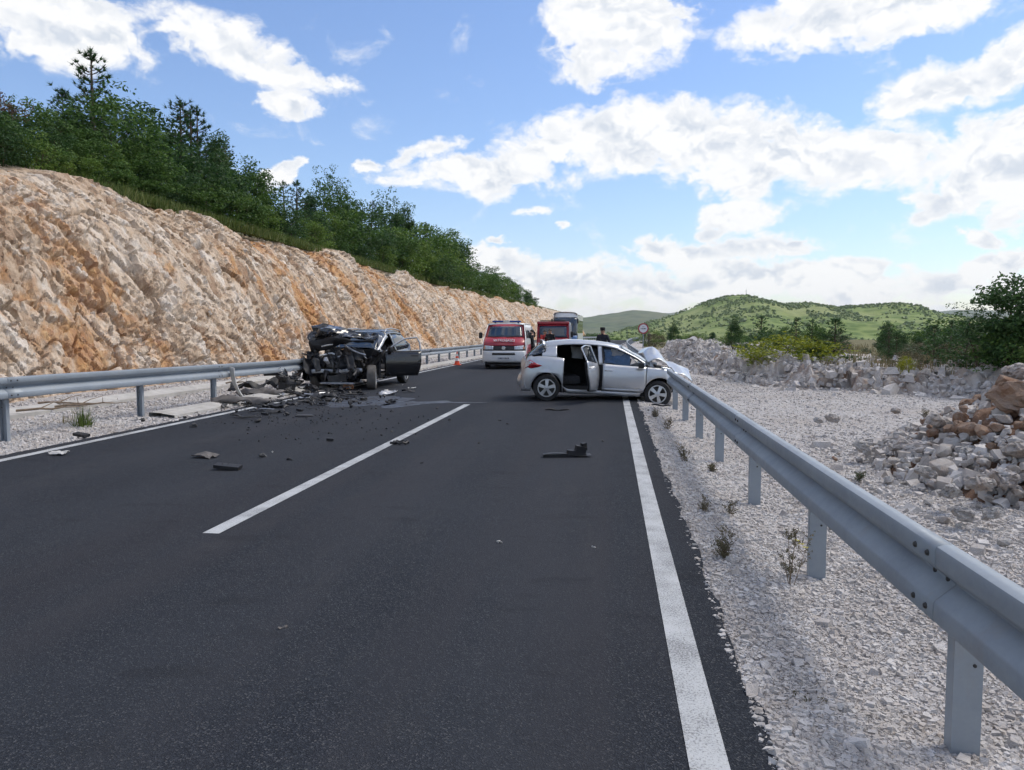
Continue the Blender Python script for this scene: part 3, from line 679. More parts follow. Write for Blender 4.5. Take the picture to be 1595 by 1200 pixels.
def chips(name, pos, size, mat, flat=0.85):
    n = len(pos); base = np.array([(x, y, z) for z in (-1, 1) for x, y in ((-1, -1), (1, -1), (1, 1), (-1, 1))], float) * .72
    fc = np.array([(0, 3, 2), (0, 2, 1), (4, 5, 6), (4, 6, 7), (0, 1, 5), (0, 5, 4), (1, 2, 6), (1, 6, 5), (2, 3, 7), (2, 7, 6), (3, 0, 4), (3, 4, 7)])
    v = base[None] + rng.uniform(-.27, .27, (n, 8, 3)); v[:, 4:, :2] *= rng.uniform(.55, .95, (n, 1, 1))
    v = v * rng.uniform(.7, 1.25, (n, 1, 3)); v[:, :, 2] *= flat
    a = rng.uniform(0, 2 * math.pi, n); t = rng.normal(0, .4, n)
    y = v[:, :, 1] * np.cos(t)[:, None] - v[:, :, 2] * np.sin(t)[:, None]; z = v[:, :, 1] * np.sin(t)[:, None] + v[:, :, 2] * np.cos(t)[:, None]
    x = v[:, :, 0]; X = x * np.cos(a)[:, None] - y * np.sin(a)[:, None]; Y = x * np.sin(a)[:, None] + y * np.cos(a)[:, None]
    V = np.stack([X, Y, z], -1) * np.asarray(size)[:, None, None] + np.asarray(pos)[:, None, :]
    F = (fc[None] + (np.arange(n) * 8)[:, None, None]).reshape(-1, 3)
    return np_mesh(name, V.reshape(-1, 3), F, mat, False)
# scrub on the near hill: individual crowns a few pixels wide
n = 20000
hi = rng.integers(0, len(hxs), n); hj = rng.integers(14, 71, n)
pp = np.stack([hxs[hi] + rng.uniform(-9, 9, n), hys[hj] + rng.uniform(-6, 6, n), hzs[hi, hj] + 0.8], 1)
keep = fbm(pp / 45, 4, 77) * 1.6 + rng.uniform(-.35, .35, n) > 0.05
tag(link('hill_scrub', chips('hill_scrub', pp[keep], rng.uniform(.8, 3.0, keep.sum()) ** 1.0, MAT['hillbush'], 0.8)), 'low green scrub scattered over the nearest hill', kind='stuff')

# loose crushed stone on both shoulders
def shoulder_chips(n, y0, y1, x_of, zf, smin, name, label):
    uq = rng.random(n); Y = y0 / (1 - uq * (1 - y0 / y1)); X = x_of(Y, rng.random(n))
    s = np.exp(rng.normal(math.log(smin), 0.42, n)) * (0.85 + Y / 20)
    z = zf(X[None] - rx(Y)[None], Y[None])[0]
    return tag(link(name, chips(name, np.stack([X, Y, z + s * .12], 1), s, MAT['chips'])), label, kind='stuff')
shoulder_chips(105000, 2.3, 30, lambda Y, r_: 0.60 + r_ ** 1.0 * np.minimum(0.56 * Y + 0.2, np.interp(Y, BKY, BKX)), lambda X, Y: sh_right(X, Y), 0.0088, 'crushed_stone', 'pale crushed stone covering the right shoulder')
def xl(Y, r_): return -7.82 - r_ * 4.9
shoulder_chips(16000, 9.0, 45, xl, lambda X, Y: sh_left(X, Y), 0.013, 'crushed_stone', 'pale crushed stone along the verge below the rock cutting')

# ---------------------------------------------------------------- low rock bank on the right
STN = [hull(200 + i, random.choice([14, 18, 22]), (random.uniform(.8, 1.25), random.uniform(.6, 1), random.uniform(.4, .75)), MAT['stone'], 'stone') for i in range(12)]
bank_pts = [(11.5, 16), (9.4, 19), (7.4, 21), (6.6, 22), (5.1, 23.3), (4.1, 27.7), (3.5, 35), (3.3, 45), (4.0, 60), (5.2, 80)]
def poly(pts, s):
    d = [0]
    for a, b in zip(pts, pts[1:]): d.append(d[-1] + math.hypot(b[0] - a[0], b[1] - a[1]))
    s = np.asarray(s) * d[-1]
    return np.interp(s, d, [p[0] for p in pts]), np.interp(s, d, [p[1] for p in pts]), d[-1]
NB, NC = 520, 56
sb = np.linspace(0, 1, NB); bX, bY, blen = poly(bank_pts, sb)
kern = np.ones(31) / 31
bXs = np.convolve(np.pad(bX, 15, 'edge'), kern, 'valid'); bYs = np.convolve(np.pad(bY, 15, 'edge'), kern, 'valid')
tx, ty = np.gradient(bXs), np.gradient(bYs); tl = np.hypot(tx, ty); nxb, nyb = ty / tl, -tx / tl
cc = np.concatenate([np.linspace(-0.8, 2.2, 42), np.linspace(2.4, 6.5, NC - 42)])
BS, BC = np.meshgrid(np.arange(NB), cc, indexing='ij'); bs, bc = BS.ravel(), BC.ravel()
px_, py_ = bXs[bs] + nxb[bs] * bc, bYs[bs] + nyb[bs] * bc
arc = sb[bs] * blen
steep = sst(5.0, 9.0, arc)                                  # gentle rubble slope on the right, broken face to the left
mound = 0.42 * np.exp(-((py_ - 46) / 4.0) ** 2)
hgt = PLAT + 0.10 * fbm(np.stack([arc * .5, bc * .4, arc * 0], 1), 3, 70) + 0.10 * np.sin(arc * .5) + mound
prof = sst(-0.5, 2.6, bc) * (1 - steep) + (0.25 * sst(-0.6, 0.5, bc) + 0.75 * sst(0.35, 0.95, bc)) * steep
w1, w2, wc1, wv1 = worley(np.stack([arc / .55, bc / .5, arc * 0 + .5], 1), 71)
k1, k2, kc1, kv1 = worley(np.stack([arc / .2, bc / .2, arc * 0 + .5], 1), 72)
edge = sst(-0.75, 0.1, bc) * (1 - 0.6 * sst(2.2, 4.5, bc))
bz = -0.20 + (hgt + 0.20) * prof + edge * (0.24 * (wc1[:, 0] - .5) + 0.15 * (kc1[:, 0] - .5) - 0.22 * np.exp(-((w2 - w1) / .08) ** 2) - .07 * np.exp(-((k2 - k1) / .1) ** 2) + 0.30 * wv1[:, 1] * (wc1[:, 1] - .5) * 2 + .2 * kv1[:, 0] * (kc1[:, 2] - .5))
ox = 0.55 * (wc1[:, 2] - .5) * steep * sst(-.2, .3, bc) * (1 - sst(1.2, 2, bc))
me = np_mesh('rock_bank', np.stack([px_ + nxb[bs] * ox, py_ + nyb[bs] * ox, bz], 1), grid_faces(NB, NC), MAT['bank'], False)
vattr(me, 'tint', np.clip(.60 + .7 * (wc1[:, 1] - .5) + .6 * (kc1[:, 1] - .5) - .5 * np.exp(-((w2 - w1) / .10) ** 2) * 0, 0, 1))
bank = tag(link('rock_bank', me), 'low bank of broken limestone beyond the gravel on the right', 'bank')
bgrid = np.stack([px_, py_, bz], 1).reshape(NB, NC, 3)
def bank_at(s, c):
    i = int(np.clip(s * (NB - 1), 0, NB - 1)); j = int(np.clip(np.searchsorted(cc, c), 0, NC - 1)); return bgrid[i, j]
for k in range(290):
    s = random.random() ** 1.35 * 0.86
    c = random.choice([random.uniform(-.7, .3), random.uniform(-.2, 1.2), random.uniform(.6, 2.6)])
    p = bank_at(s, c); q = random.uniform(.06, .17) * (1.6 if random.random() < .2 else 1)
    link('stone', random.choice(STN), bank, (p[0], p[1], p[2] + q * .15), (random.uniform(-.5, .5), random.uniform(-.5, .5), random.uniform(0, 6.3)), q)
n = 13000; ss = rng.random(n) ** 1.3 * .9; ccx = rng.normal(0.6, 1.0, n).clip(-1.2, 4.5)
pos = np.array([bank_at(a, b) for a, b in zip(ss, ccx)]) + np.stack([rng.normal(0, .12, n), rng.normal(0, .12, n), np.full(n, .015)], 1)
rb = link('rubble', chips('rubble', pos, np.exp(rng.normal(math.log(.055), .5, n)), MAT['chips']), bank); tag(rb, kind='stuff')

# ---------------------------------------------------------------- heap of stones at the right edge of the picture
def pile_h(x, y):
    a, b = (x - 6.5) / 3.3, (y - 9.6) / 3.7
    r_ = np.sqrt(a * a + b * b)
    return 1.95 * np.clip(1 - r_, 0, 1) ** 1.0
pg = 110
PX, PY = np.meshgrid(np.linspace(2.6, 10.4, pg), np.linspace(5.4, 13.8, pg), indexing='ij'); pxf, pyf = PX.ravel(), PY.ravel()
q1, q2, qc, qv = worley(np.stack([pxf / .38, pyf / .38, pxf * 0 + .5], 1), 81)
ph = pile_h(pxf, pyf)
pz = -0.16 + ph + np.clip(ph * 3, 0, 1) * (0.20 * (qc[:, 0] - .5) + 0.14 * qv[:, 0] * (qc[:, 1] - .5) * 2 - .07 * np.exp(-((q2 - q1) / .1) ** 2))
me = np_mesh('stone_heap', np.stack([pxf, pyf, pz], 1), grid_faces(pg, pg), MAT['redsoil'], False)
heap = tag(link('stone_heap', me), 'heap of broken stones and reddish soil behind the right barrier', 'stone heap')
STB = [hull(300 + i, 24, (random.uniform(.9, 1.2), random.uniform(.7, .95), random.uniform(.5, .8)), MAT['brown'], 'stone') for i in range(4)]
def rough_rock(seed, mat, sc):
    me = hull(seed, 20, sc); bm = bmesh.new(); bm.from_mesh(me); bmesh.ops.triangulate(bm, faces=bm.faces); bmesh.ops.subdivide_edges(bm, edges=bm.edges, cuts=4, use_grid_fill=True); bm.normal_update()
    co = np.array([v.co[:] for v in bm.verts]); w_a, w_b, w_c, w_v = worley(co * 2.6 + seed, seed); dd_ = .20 * (w_c[:, 0] - .5) - .13 * np.exp(-((w_b - w_a) / .06) ** 2) + .04 * fbm(co * 5 + seed, 3, seed)
    for v, q in zip(bm.verts, dd_): v.co += v.normal * float(q)
    bm.to_mesh(me); bm.free(); me.materials.append(mat); return me
BIGB = [rough_rock(400 + i, MAT['brown'], (1, .9, .85)) for i in range(2)]; BIGS = [rough_rock(410 + i, MAT['stone'], (1, .85, .65)) for i in range(4)]
cnt = 0
while cnt < 285:
    x, y = random.uniform(2.7, 7.2), random.uniform(5.6, 12.4)
    h_ = float(pile_h(np.array(x), np.array(y)))
    if h_ < 0.02 and random.random() < .86: continue
    if x > 0.52 * y + 1.0: continue
    q = random.uniform(.04, .12) * (1.7 if random.random() < .16 else 1)
    if h_ < .02: q *= .6
    link('stone', random.choice(STN if random.random() < (.88 if h_ < .35 else .5) else STB), heap, (x, y, -0.06 + h_ + q * .18), (random.uniform(-.5, .5), random.uniform(-.5, .5), random.uniform(0, 6.3)), q)
    cnt += 1
for (pxx, pyy, Yq, q, m_) in ((1580,622,9.4,.36,'b'),(1405,693,9.9,.21,'s'),(1430,700,9.7,.24,'s'),(1512,705,9.0,.2,'s'),(1345,697,10.3,.2,'s'),(1525,752,7.7,.2,'s'),(1480,765,7.5,.17,'s'),(1560,745,7.9,.26,'s'),(1395,640,10.6,.10,'s'),(1297,651,13.0,.17,'s'),(1275,655,13,.12,'s'),(1500,800,6.9,.16,'s'),(1545,800,6.9,.14,'s'),(1590,580,11.0,.30,'s'),(1460,655,9.9,.20,'s'),(1500,668,9.4,.16,'b'),(1440,735,8.6,.16,'s'),(1585,700,8.3,.22,'s')):
    c = Q(pxx, pyy, Yq)
    o = link('stone', (BIGB if m_ == 'b' else BIGS)[cnt % (2 if m_ == 'b' else 4)], heap, (c.x, c.y, c.z), (.15, .2, random.uniform(0, 6)), (q * .98, q * .86, q * .84)); cnt += 1
n = 9000; a_ = rng.uniform(2.6, 7.6, n); b_ = rng.uniform(5.5, 12.8, n); hh = pile_h(a_, b_); kp = (hh > rng.uniform(-.02, .12, n)) & (rng.random(n) > sst(.25, .8, hh) * .75); a_, b_, hh = a_[kp], b_[kp], hh[kp]
rb = link('rubble', chips('rubble', np.stack([a_, b_, hh - .10], 1), np.exp(rng.normal(math.log(.035), .5, len(a_))), MAT['chips']), heap); tag(rb, kind='stuff')
# ================================================================== GUARDRAILS
WPROF = [(0.0, 0.0), (-0.055, 0.003), (-0.075, 0.010), (-0.080, 0.022), (-0.080, 0.078), (-0.074, 0.090), (-0.010, 0.146), (0.0, 0.154), (0.0, 0.164), (-0.010, 0.172),
         (-0.074, 0.222), (-0.080, 0.234), (-0.080, 0.288), (-0.075, 0.300), (-0.055, 0.308), (-0.018, 0.310)]
def rail_beam(path, ztop, side, root, lap):
    # path: list of (x, y, z); side +1: the face looks towards -x (right barrier), -1: towards +x
    prof = [(a * side, b) for a, b in WPROF]
    mb = MB(); v = []; k = len(path)
    for i, (x, y, z) in enumerate(path):
        a = path[max(i - 1, 0)]; b = path[min(i + 1, k - 1)]; d = Vector((b[0] - a[0], b[1] - a[1], 0)).normalized(); nr = Vector((d.y, -d.x, 0))
        for o, h in prof: v.append((x + nr.x * (o + lap), y + nr.y * (o + lap), z + ztop - 0.31 + h))
    m = len(prof); mb.add(v, [(i * m + j, (i + 1) * m + j, (i + 1) * m + j + 1, i * m + j + 1) for i in range(k - 1) for j in range(m - 1)])
    return mb.build('rail_beam', MAT['galv'], root, smooth=True, thick=0.004)
POSTR = MB(); POSTR.prism([(-.03, -.055, 0), (.03, -.055, 0), (.03, -.043, 0), (-.024, -.049, 0), (-.024, .049, 0), (.03, .043, 0), (.03, .055, 0), (-.03, .055, 0)], (0, 0, 1))
# sigma post: web faces the camera side, flanges fold back
def post_mesh(h):
    mb = MB(); w, d, t = .11, .065, .006
    mb.prism([(-d/2, -w/2, -.35), (d/2, -w/2, -.35), (d/2, -w/2 + t, -.35), (-d/2 + t, -w/2 + t, -.35), (-d/2 + t, w/2 - t, -.35), (d/2, w/2 - t, -.35), (d/2, w/2, -.35), (-d/2, w/2, -.35)], (0, 0, h + .35))
    return mb.mesh('post', MAT['galv'])
def bolt_mesh():
    mb = MB(); mb.lathe([(0, 0.010), (.008, .009), (.012, .005), (.013, 0), (.013, -.004)], axis='z', n=8); return mb.mesh('bolt_or_hole_dot', MAT['engine'], True)
BOLT = bolt_mesh()
SPACER = MB().box((0, 0, 0), (.066, .09, .14)).mesh('spacer', MAT['galv'], bevel=.006)
def guardrail(label, xf, ys, side, gz, ztop, group=None, seg=2, flip=False, bolts_to=20, zo=lambda y: 0.0):
    root = empty('guardrail', (xf(ys[0]), ys[0], 0)); tag(root, label, 'guardrail', group)
    inv = Vector(root.location)
    pm = post_mesh(ztop - 0.15 - gz); pr = None
    for i, y in enumerate(ys):
        x = xf(y)
        link('post', pm, root, (x + side * .095 - inv.x, y - inv.y, gz + zo(y) + float(rz(y))), (0, 0, (R(90) if not flip else R(-90)) + random.uniform(-.03, .03)))
        if 0 < y < 26:
            link('spacer', SPACER, root, (x + side * .03 - inv.x, y - inv.y, ztop - .155 + zo(y)))
            link('bolt_or_hole_dot', BOLT, root, (x + side * .095 + .012 - inv.x, y - .056 - inv.y, gz + .42 + zo(y)), (R(90), 0, 0), .6)  # dark bolt head reused as the dark dot of the post's hole
    for i in range(0, len(ys) - 1, seg):
        a, b = ys[i], ys[min(i + seg, len(ys) - 1)]
        yy = np.arange(a - .12, b + .12, 0.35 if b < 40 else 1.5).tolist() + [b + .12]
        path = [(xf(q) - inv.x, q - inv.y, float(rz(q)) + zo(q)) for q in yy]
        rail_beam(path, ztop, side, root, -.003 * side * ((i // seg) % 2))
        if a < bolts_to:
            for dy in (-.06, .06):
                for h in (0.050, 0.262, .159):
                    q = a + dy; off = -.086 if h != .159 else -.004
                    link('bolt_or_hole_dot', BOLT, root, (xf(q) + off * side - inv.x, q - inv.y, ztop - .31 + h + zo(q)), (0, R(-90) * side, 0))
    return root
ypost = [P(1503, 1171, -.09).y, P(1270, 900, -.09).y, P(1173, 785, -.09).y, P(1122, 720, -.09).y, P(1088, 683, -.09).y]
stp = (ypost[-1] - ypost[0]) / 4
ysr = [ypost[0] - 2 * stp, ypost[0] - stp] + ypost + [ypost[-1] + stp * k for k in (1, 2)]
guardrail('near stretch of galvanised barrier on the right, running up to the crashed silver car', lambda y: 1.327, ysr, 1, -.13, 0.787)
ys2 = np.concatenate([np.arange(24.0, 60, 2.0), np.arange(60, 190, 4.0)])
guardrail('far stretch of galvanised barrier on the right, beyond the crashed silver car', lambda y: 1.36 + float(rx(y)), ys2, 1, -.13, 0.76, seg=4)
LX = -8.66
yl = [P(26, 685, .04).y, P(193, 647, .04).y, P(310, 627, .04).y, P(394, 607, .04).y]
s0 = (yl[-1] - yl[0]) / 3
ysl = [yl[0] - s0 * 2, yl[0] - s0] + yl + [yl[-1] + s0 * k for k in range(1, 5)] + list(np.arange(yl[-1] + s0 * 5, 60, 2.6)) + list(np.arange(60, 185, 4.0))
guardrail('long galvanised barrier along the left road edge below the rock cutting', lambda y: LX + float(rx(y)), ysl, -1, .0, 0.86, flip=True, bolts_to=30, zo=lambda y: float(np.interp(y, [6, 11, 19, 40, 60], [.10, .09, 0, -.06, -.08])))

# ================================================================== VEHICLES
def cr(xs, ys):
    xs = np.array(xs, float); ys = np.array(ys, float)
    sl = np.gradient(ys, xs)
    def f(x):
        x = float(np.clip(x, xs[0], xs[-1])); i = int(np.clip(np.searchsorted(xs, x) - 1, 0, len(xs) - 2))
        h = xs[i + 1] - xs[i]; t = (x - xs[i]) / h
        return ((2*t**3 - 3*t*t + 1) * ys[i] + (t**3 - 2*t*t + t) * h * sl[i] * .7 + (-2*t**3 + 3*t*t) * ys[i + 1] + (t**3 - t*t) * h * sl[i + 1] * .7)
    return f
class Shell:
    """car skin: for each station x a half section of rows 0 sill .. 3 belt .. 4 cant rail .. 6 roof centre"""
    def __init__(s, roof, cant, belt, wide, W=.9, sill=.22, rows=(.93, .99, 1.0, .94, .72, .60, 0), mid=(.42, .68), arches=()):
        s.roof, s.cant, s.belt, s.wide = cr(*zip(*roof)), cr(*zip(*cant)), cr(*zip(*belt)), cr(*zip(*wide))
        s.W, s.sill, s.rows, s.mid, s.arches = W, sill, rows, mid, arches
    def section(s, x):
        rf = s.roof(x); b = min(s.belt(x), rf - .03); c = min(s.cant(x), rf - .015); c = max(c, b + .004)
        z = [s.sill, min(s.mid[0], b - .1), min(s.mid[1], b - .05), b, c, max(rf - .022, c + .002), max(rf, c + .004)]
        w = s.wide(x) * s.W
        return [(w * r_, q) for r_, q in zip(s.rows, z)]
    def pt(s, x, r, side=-1, off=0.0):
        sec = s.section(x); i = min(int(r), 5); t = r - i
        p0, p1 = sec[max(i - 1, 0)], sec[i]; p2, p3 = sec[i + 1], sec[min(i + 2, 6)]
        def h(a, b, c, d): return b + .5 * t * ((c - a) + t * (2*a - 5*b + 4*c - d + t * (3*(b - c) + d - a)))
        if i in (3, 4): y, z = p1[0] + (p2[0] - p1[0]) * t, p1[1] + (p2[1] - p1[1]) * t
        else: y, z = h(p0[0], p1[0], p2[0], p3[0]), h(p0[1], p1[1], p2[1], p3[1])
        for (ax_, ar, az) in s.arches:
            d = abs(x - ax_)
            if d < ar and r < 3: z = max(z, az + math.sqrt(ar * ar - d * d))
        return Vector((x, side * (y + off), z))
    def panel(s, x0, x1, r0, r1, nx=12, nr=6, side=-1, off=0.0, mb=None, lean=0.0):
        mb = mb or MB()
        mb.grid(lambda u, v: s.pt(x0 + (x1 - x0) * u + lean * v, r0 + (r1 - r0) * v, side, off), nx, nr); return mb
    def over(s, x0, x1, r0, nx=12, ny=8, off=0.0):  # centre skin from one side row across to the other
        mb = MB()
        def fn(u, v):
            x = x0 + (x1 - x0) * u; k = abs(v - .5) * 2; p = s.pt(x, 6 - (6 - r0) * k, 1 if v > .5 else -1, 0); p.z += off; return p
        mb.grid(fn, nx, ny); return mb
def wheel(parent, loc, rad=.315, wid=.20, side=-1, rot=(0, 0, 0), tm='tyre', spokes=5, rimr=.205, detail=True, flat=0.0):
    w = empty('wheel', loc, rot); w.parent = parent
    mb = MB(); h = wid / 2
    mb.lathe([(rimr, -h * .8), (rimr + .02, -h), (rad * .93, -h * .98), (rad * .985, -h * .75), (rad, -h * .4), (rad, h * .4), (rad * .985, h * .75), (rad * .93, h * .98), (rimr + .02, h), (rimr, h * .8)], axis='y', n=28)
    if flat: mb.v = [(x, y, max(z, -rad + flat)) for x, y, z in mb.v]
    mb.build('tyre', MAT[tm], w, smooth=True)
    mb = MB(); y = side * h * .72
    mb.lathe([(rimr + .004, y + side * .02), (rimr - .006, y + side * .03), (rimr - .02, y + side * .016), (rimr - .028, y - side * .06), (0.0, y - side * .07)], axis='y', n=28)
    mb.build('rim_barrel', MAT['engine'], w, smooth=True)
    mb = MB()
    mb.lathe([(rimr + .006, y), (rimr + .006, y + side * .034), (rimr - .014, y + side * .034), (rimr - .022, y)], axis='y', n=28)
    mb.lathe([(.062, y - side * .03), (.06, y + side * .012), (.03, y + side * .022), (0, y + side * .022)], axis='y', n=14)
    for k in range(spokes):
        a = 2 * math.pi * k / spokes + .3; c, sn = math.cos(a), math.sin(a)
        def pt(r_, t_): return (c * r_ - sn * t_, y + side * (.008 + .012 * (1 - r_ / rimr)), sn * r_ + c * t_)
        mb.prism([pt(.045, -.028), pt(rimr * .98, -.045), pt(rimr * .98, .045), pt(.045, .028)], (0, side * .02, 0))
    mb.build('rim', MAT['rim'], w, smooth=True)
    return w
def crumple(w, h, nu, nv, amp, seed, freq=3.0):
    rr = np.random.default_rng(seed); a = rr.uniform(0, 9, 3)
    def fn(u, v):
        p = np.array([[u * freq + a[0], v * freq + a[1], a[2]]]); n1 = vnoise(p, seed)[0]; n2 = abs(vnoise(p * 2.1 + 5, seed + 1)[0]); n3 = vnoise(p + 40, seed + 2)[0]
        return Vector(((u - .5) * w + amp * .5 * n3, (v - .5) * h + amp * .4 * n1, amp * (n1 + .7 * n2)))
    mb = MB(); mb.grid(fn, nu, nv); return mb

# ------------------------------------------------------------------ silver hatchback across the right lane
def silver_car():
    rw = Q(848, 604, 17.9)
    yaw, pit = R(8), R(3.0)
    root = empty('silver_hatchback', (rw.x - .08, 17.9 + .77, rw.z - .315), (0, pit, yaw))
    tag(root, 'crashed silver hatchback with rear door open and crumpled bonnet against the right barrier', 'car')
    sh = Shell(roof=[(-.60, .50), (-.59, .82), (-.565, .93), (-.52, 1.00), (-.36, 1.15), (-.20, 1.285), (-.06, 1.375), (.1, 1.415), (.6, 1.472), (1.1, 1.47), (1.5, 1.44), (1.72, 1.40), (2.1, 1.225), (2.5, 1.02), (2.62, .985), (3.2, .86), (3.35, .8)],
               cant=[(-.6, .5), (-.5, .97), (-.30, 1.10), (0, 1.265), (.4, 1.345), (.9, 1.372), (1.3, 1.36), (1.65, 1.305), (2.0, 1.16), (2.35, .985), (2.6, .93), (3.35, .75)],
               belt=[(-.6, .5), (-.5, .96), (-.32, 1.03), (.1, 1.045), (.5, 1.01), (1.2, .955), (2.0, .925), (2.4, .915), (2.7, .90), (3.35, .72)],
               wide=[(-.60, .80), (-.55, .86), (-.4, .94), (-.1, 1.0), (1.5, 1.0), (2.6, .99), (3.0, .94), (3.35, .80)],
               W=.905, sill=.215, arches=((0, .365, .315), (2.64, .375, .315)))
    sv = MAT['silver']
    def seam(name, *a, mat=sv, parent=root, thick=.012, **k):
        return sh.panel(*a, **k).build(name, mat, parent, smooth='all', thick=thick)
    # skin; the camera sees the car's right-hand side (side -1)
    seam('rear_quarter', -.60, .37, 0, 3, 40, 10)
    seam('rear_pillar', -.14, .20, 3, 4.02, 16, 5)
    seam('rear_quarter', -.60, .42, 0, 3, 24, 8, side=1); seam('rear_pillar', -.14, .26, 3, 4.02, 12, 5, side=1)
    seam('door_sill', .36, 2.3, -0.0, .55, 16, 3); seam('door_sill', .36, 2.3, 0, .55, 16, 3, side=1)
    sh.over(-.08, 1.72, 4, 20, 12).build('roof', sv, root, smooth='all', thick=.012)
    seam('side_panel', .42, 2.28, .5, 3, 16, 6, side=1)
    seam('side_window', .3, 2.1, 3.05, 3.95, 14, 4, side=1, mat=MAT['glassdark'])  # opaque dark glass, so no light enters through the far window
    for sd in (1,):
        sh.panel(-.3, 2.2, .4, 3.9, 14, 8, side=1, off=-.05).build('dark_side_blind', MAT['interior'], root, smooth='all', thick=.02)  # blind added across the far side and window to blacken the open doorway
    sh.over(-.05, 1.7, 4.3, 10, 8, -.05).build('headliner', MAT['interior'], root, smooth='all', thick=.02)  # dark roof lining added to keep the cabin black through the doorway
    MB().grid(lambda u, v: Vector((.02 - .1 * v, (u - .5) * 1.5, .4 + .85 * v)), 6, 6).build('dark_rear_blind', MAT['interior'], root, thick=.02)  # dark sheet added behind the rear bench to shut out light
    # pillars and frames on the near side
    seam('centre_pillar', 1.19, 1.30, 2.9, 4.02, 4, 6, off=-.012, lean=-.03)
    seam('front_pillar', 1.60, 2.42, 3.93, 4.30, 14, 3, off=.003)
    # tailgate, rear glass, lamps
    sh.over(-.60, -.515, 3.0, 10, 12).build('tailgate', sv, root, smooth='all', thick=.012)
    sh.over(-.515, -.07, 3.4, 12, 16, .004).build('rear_window', MAT['glassdark'], root, smooth='all', thick=.006)
    mb = MB(); mb.grid(lambda u, v: sh.pt(-.07 - .07 * u, 6 - 1.8 * abs(v - .5) * 2, 1 if v > .5 else -1) + Vector((0, 0, .012 - .0 * u + .085 * u)), 4, 10); mb.build('roof_spoiler', sv, root, smooth='all', thick=.03)
    for sd in (-1, 1):
        mb = MB(); out = [(-.585, .86), (-.53, .95), (-.42, .955), (-.27, .875), (-.13, .825), (-.22, .78), (-.38, .755), (-.52, .765), (-.588, .80)]
        def onskin(x, z, off):
            best = min((abs(sh.pt(x, r_ / 20, sd).z - z), r_ / 20) for r_ in range(10, 62)); return sh.pt(x, best[1], sd, off)
        mb.add([onskin(x, z, .012) for x, z in out] + [onskin(-.38, .855, .030)], [(i, (i + 1) % 9, 9) for i in range(9)])
        tl = mb.build('tail_light', MAT['taillight'], root, smooth='all', thick=.02)
        mb = MB(); out2 = [(-.57, .87), (-.52, .93), (-.42, .925), (-.33, .88), (-.42, .85), (-.55, .845)]
        mb.add([onskin(x, z, .030) for x, z in out2], [tuple(range(6))]); mb.build('lens', MAT['lens'], tl, thick=.006)
    mb = MB(); mb.grid(lambda u, v: Vector((-.60 - .07 * math.sin(v * math.pi) * 1.0 + .25 * abs(u - .5) ** 2 * 4 * .6, (u - .5) * 1.62, .24 + .36 * v)), 16, 8); mb.build('rear_bumper', sv, root, smooth='all', thick=.015)
    # front door (shut) and rear door (open, hinged at the centre pillar)
    fd = sh.panel(1.285, 2.30, .56, 2.98, 18, 10, off=.006).build('front_door', sv, root, smooth='all', thick=.018)
    MB().box((1.42, -.925, .80), (.20, .035, .026)).build('handle', MAT['chrome'], fd, bevel=.008, smooth=True)
    fr = MB(); fr.tube([sh.pt(1.30, 3.0, off=.0), sh.pt(1.265, 3.95), sh.pt(1.6, 3.97), sh.pt(1.9, 3.97), sh.pt(2.12, 3.93), sh.pt(2.33, 3.1)], .016, 6); fr.build('window_frame', MAT['black'], fd, smooth=True)
    sh.panel(1.30, 2.12, 3.02, 3.9, 10, 4, off=-.008).build('window_glass', MAT['glass'], fd, smooth='all')
    MB().grid(lambda u, v: sh.pt(1.29 + 1.0 * u, .62 + .22 * v, -1, .014 + .012 * math.sin(v * math.pi)), 8, 4).build('rub_strip', sv, fd, smooth='all', thick=.008)
    hinge = empty('rear_door', sh.pt(1.20, 1.5) * 1.0); hinge.location.z = 0; hinge.parent = root; hinge.rotation_euler = (0, 0, R(66))
    off = Vector((-hinge.location.x, -hinge.location.y, 0))
    mb = MB()
    def trail(z):                                # trailing edge follows the wheel arch
        return .30 + (.0 if z > .66 else 0) + .34 * max(0, (.72 - z) / .5) ** 1.0
    mb.grid(lambda u, v: (lambda p: sh.pt(1.20 + (trail(p.z) - 1.20) * u, .56 + 2.42 * v, -1, .006))(sh.pt(.9, .56 + 2.42 * v)) + off, 14, 10)
    rd = mb.build('door_skin', sv, hinge, smooth='all', thick=.02)
    mb = MB(); mb.grid(lambda u, v: (lambda p: sh.pt(1.18 + (trail(p.z) + .04 - 1.18) * u, .60 + 2.3 * v, -1, -.045))(sh.pt(.9, .60 + 2.3 * v)) + off, 12, 8); mb.build('door_lining', MAT['interior'], hinge, smooth='all', thick=.05)
    mb = MB(); mb.tube([sh.pt(1.19, 3.0) + off, sh.pt(1.16, 3.93) + off, sh.pt(.75, 3.95) + off, sh.pt(.42, 3.86) + off, sh.pt(.33, 3.0) + off], .018, 6); mb.build('window_frame', sv, hinge, smooth=True)
    sh.panel(1.16, .45, 3.05, 3.85, 8, 4).build('window_glass', MAT['glass'], hinge, smooth='all', loc=off)
    MB().box(Vector((.42, -.925, .86)) + off, (.18, .035, .026)).build('handle', MAT['chrome'], hinge, bevel=.008, smooth=True)
    # front: fender, wing lamp, crushed nose, buckled bonnet
    def fend(u, v):
        x = 2.315 + .72 * u; p = sh.pt(x, 3.0 * v, -1, .002); k = sst(2.75, 3.05, x)
        return p + Vector((-.10 * k * (1 - v), .10 * k * math.sin(v * 7 + 1) + .14 * k, -.05 * k * v))
    mb = MB(); mb.grid(fend, 26, 12); mb.build('front_wing', sv, root, smooth='all', thick=.012)
    mb = MB(); mb.grid(lambda u, v: sh.pt(2.315 + .7 * u, 3.0 * v, 1, .002) + Vector((-.1 * u, -.12 * u * u, .02 * math.sin(9 * u))), 20, 10); mb.build('front_wing', sv, root, smooth='all', thick=.012)
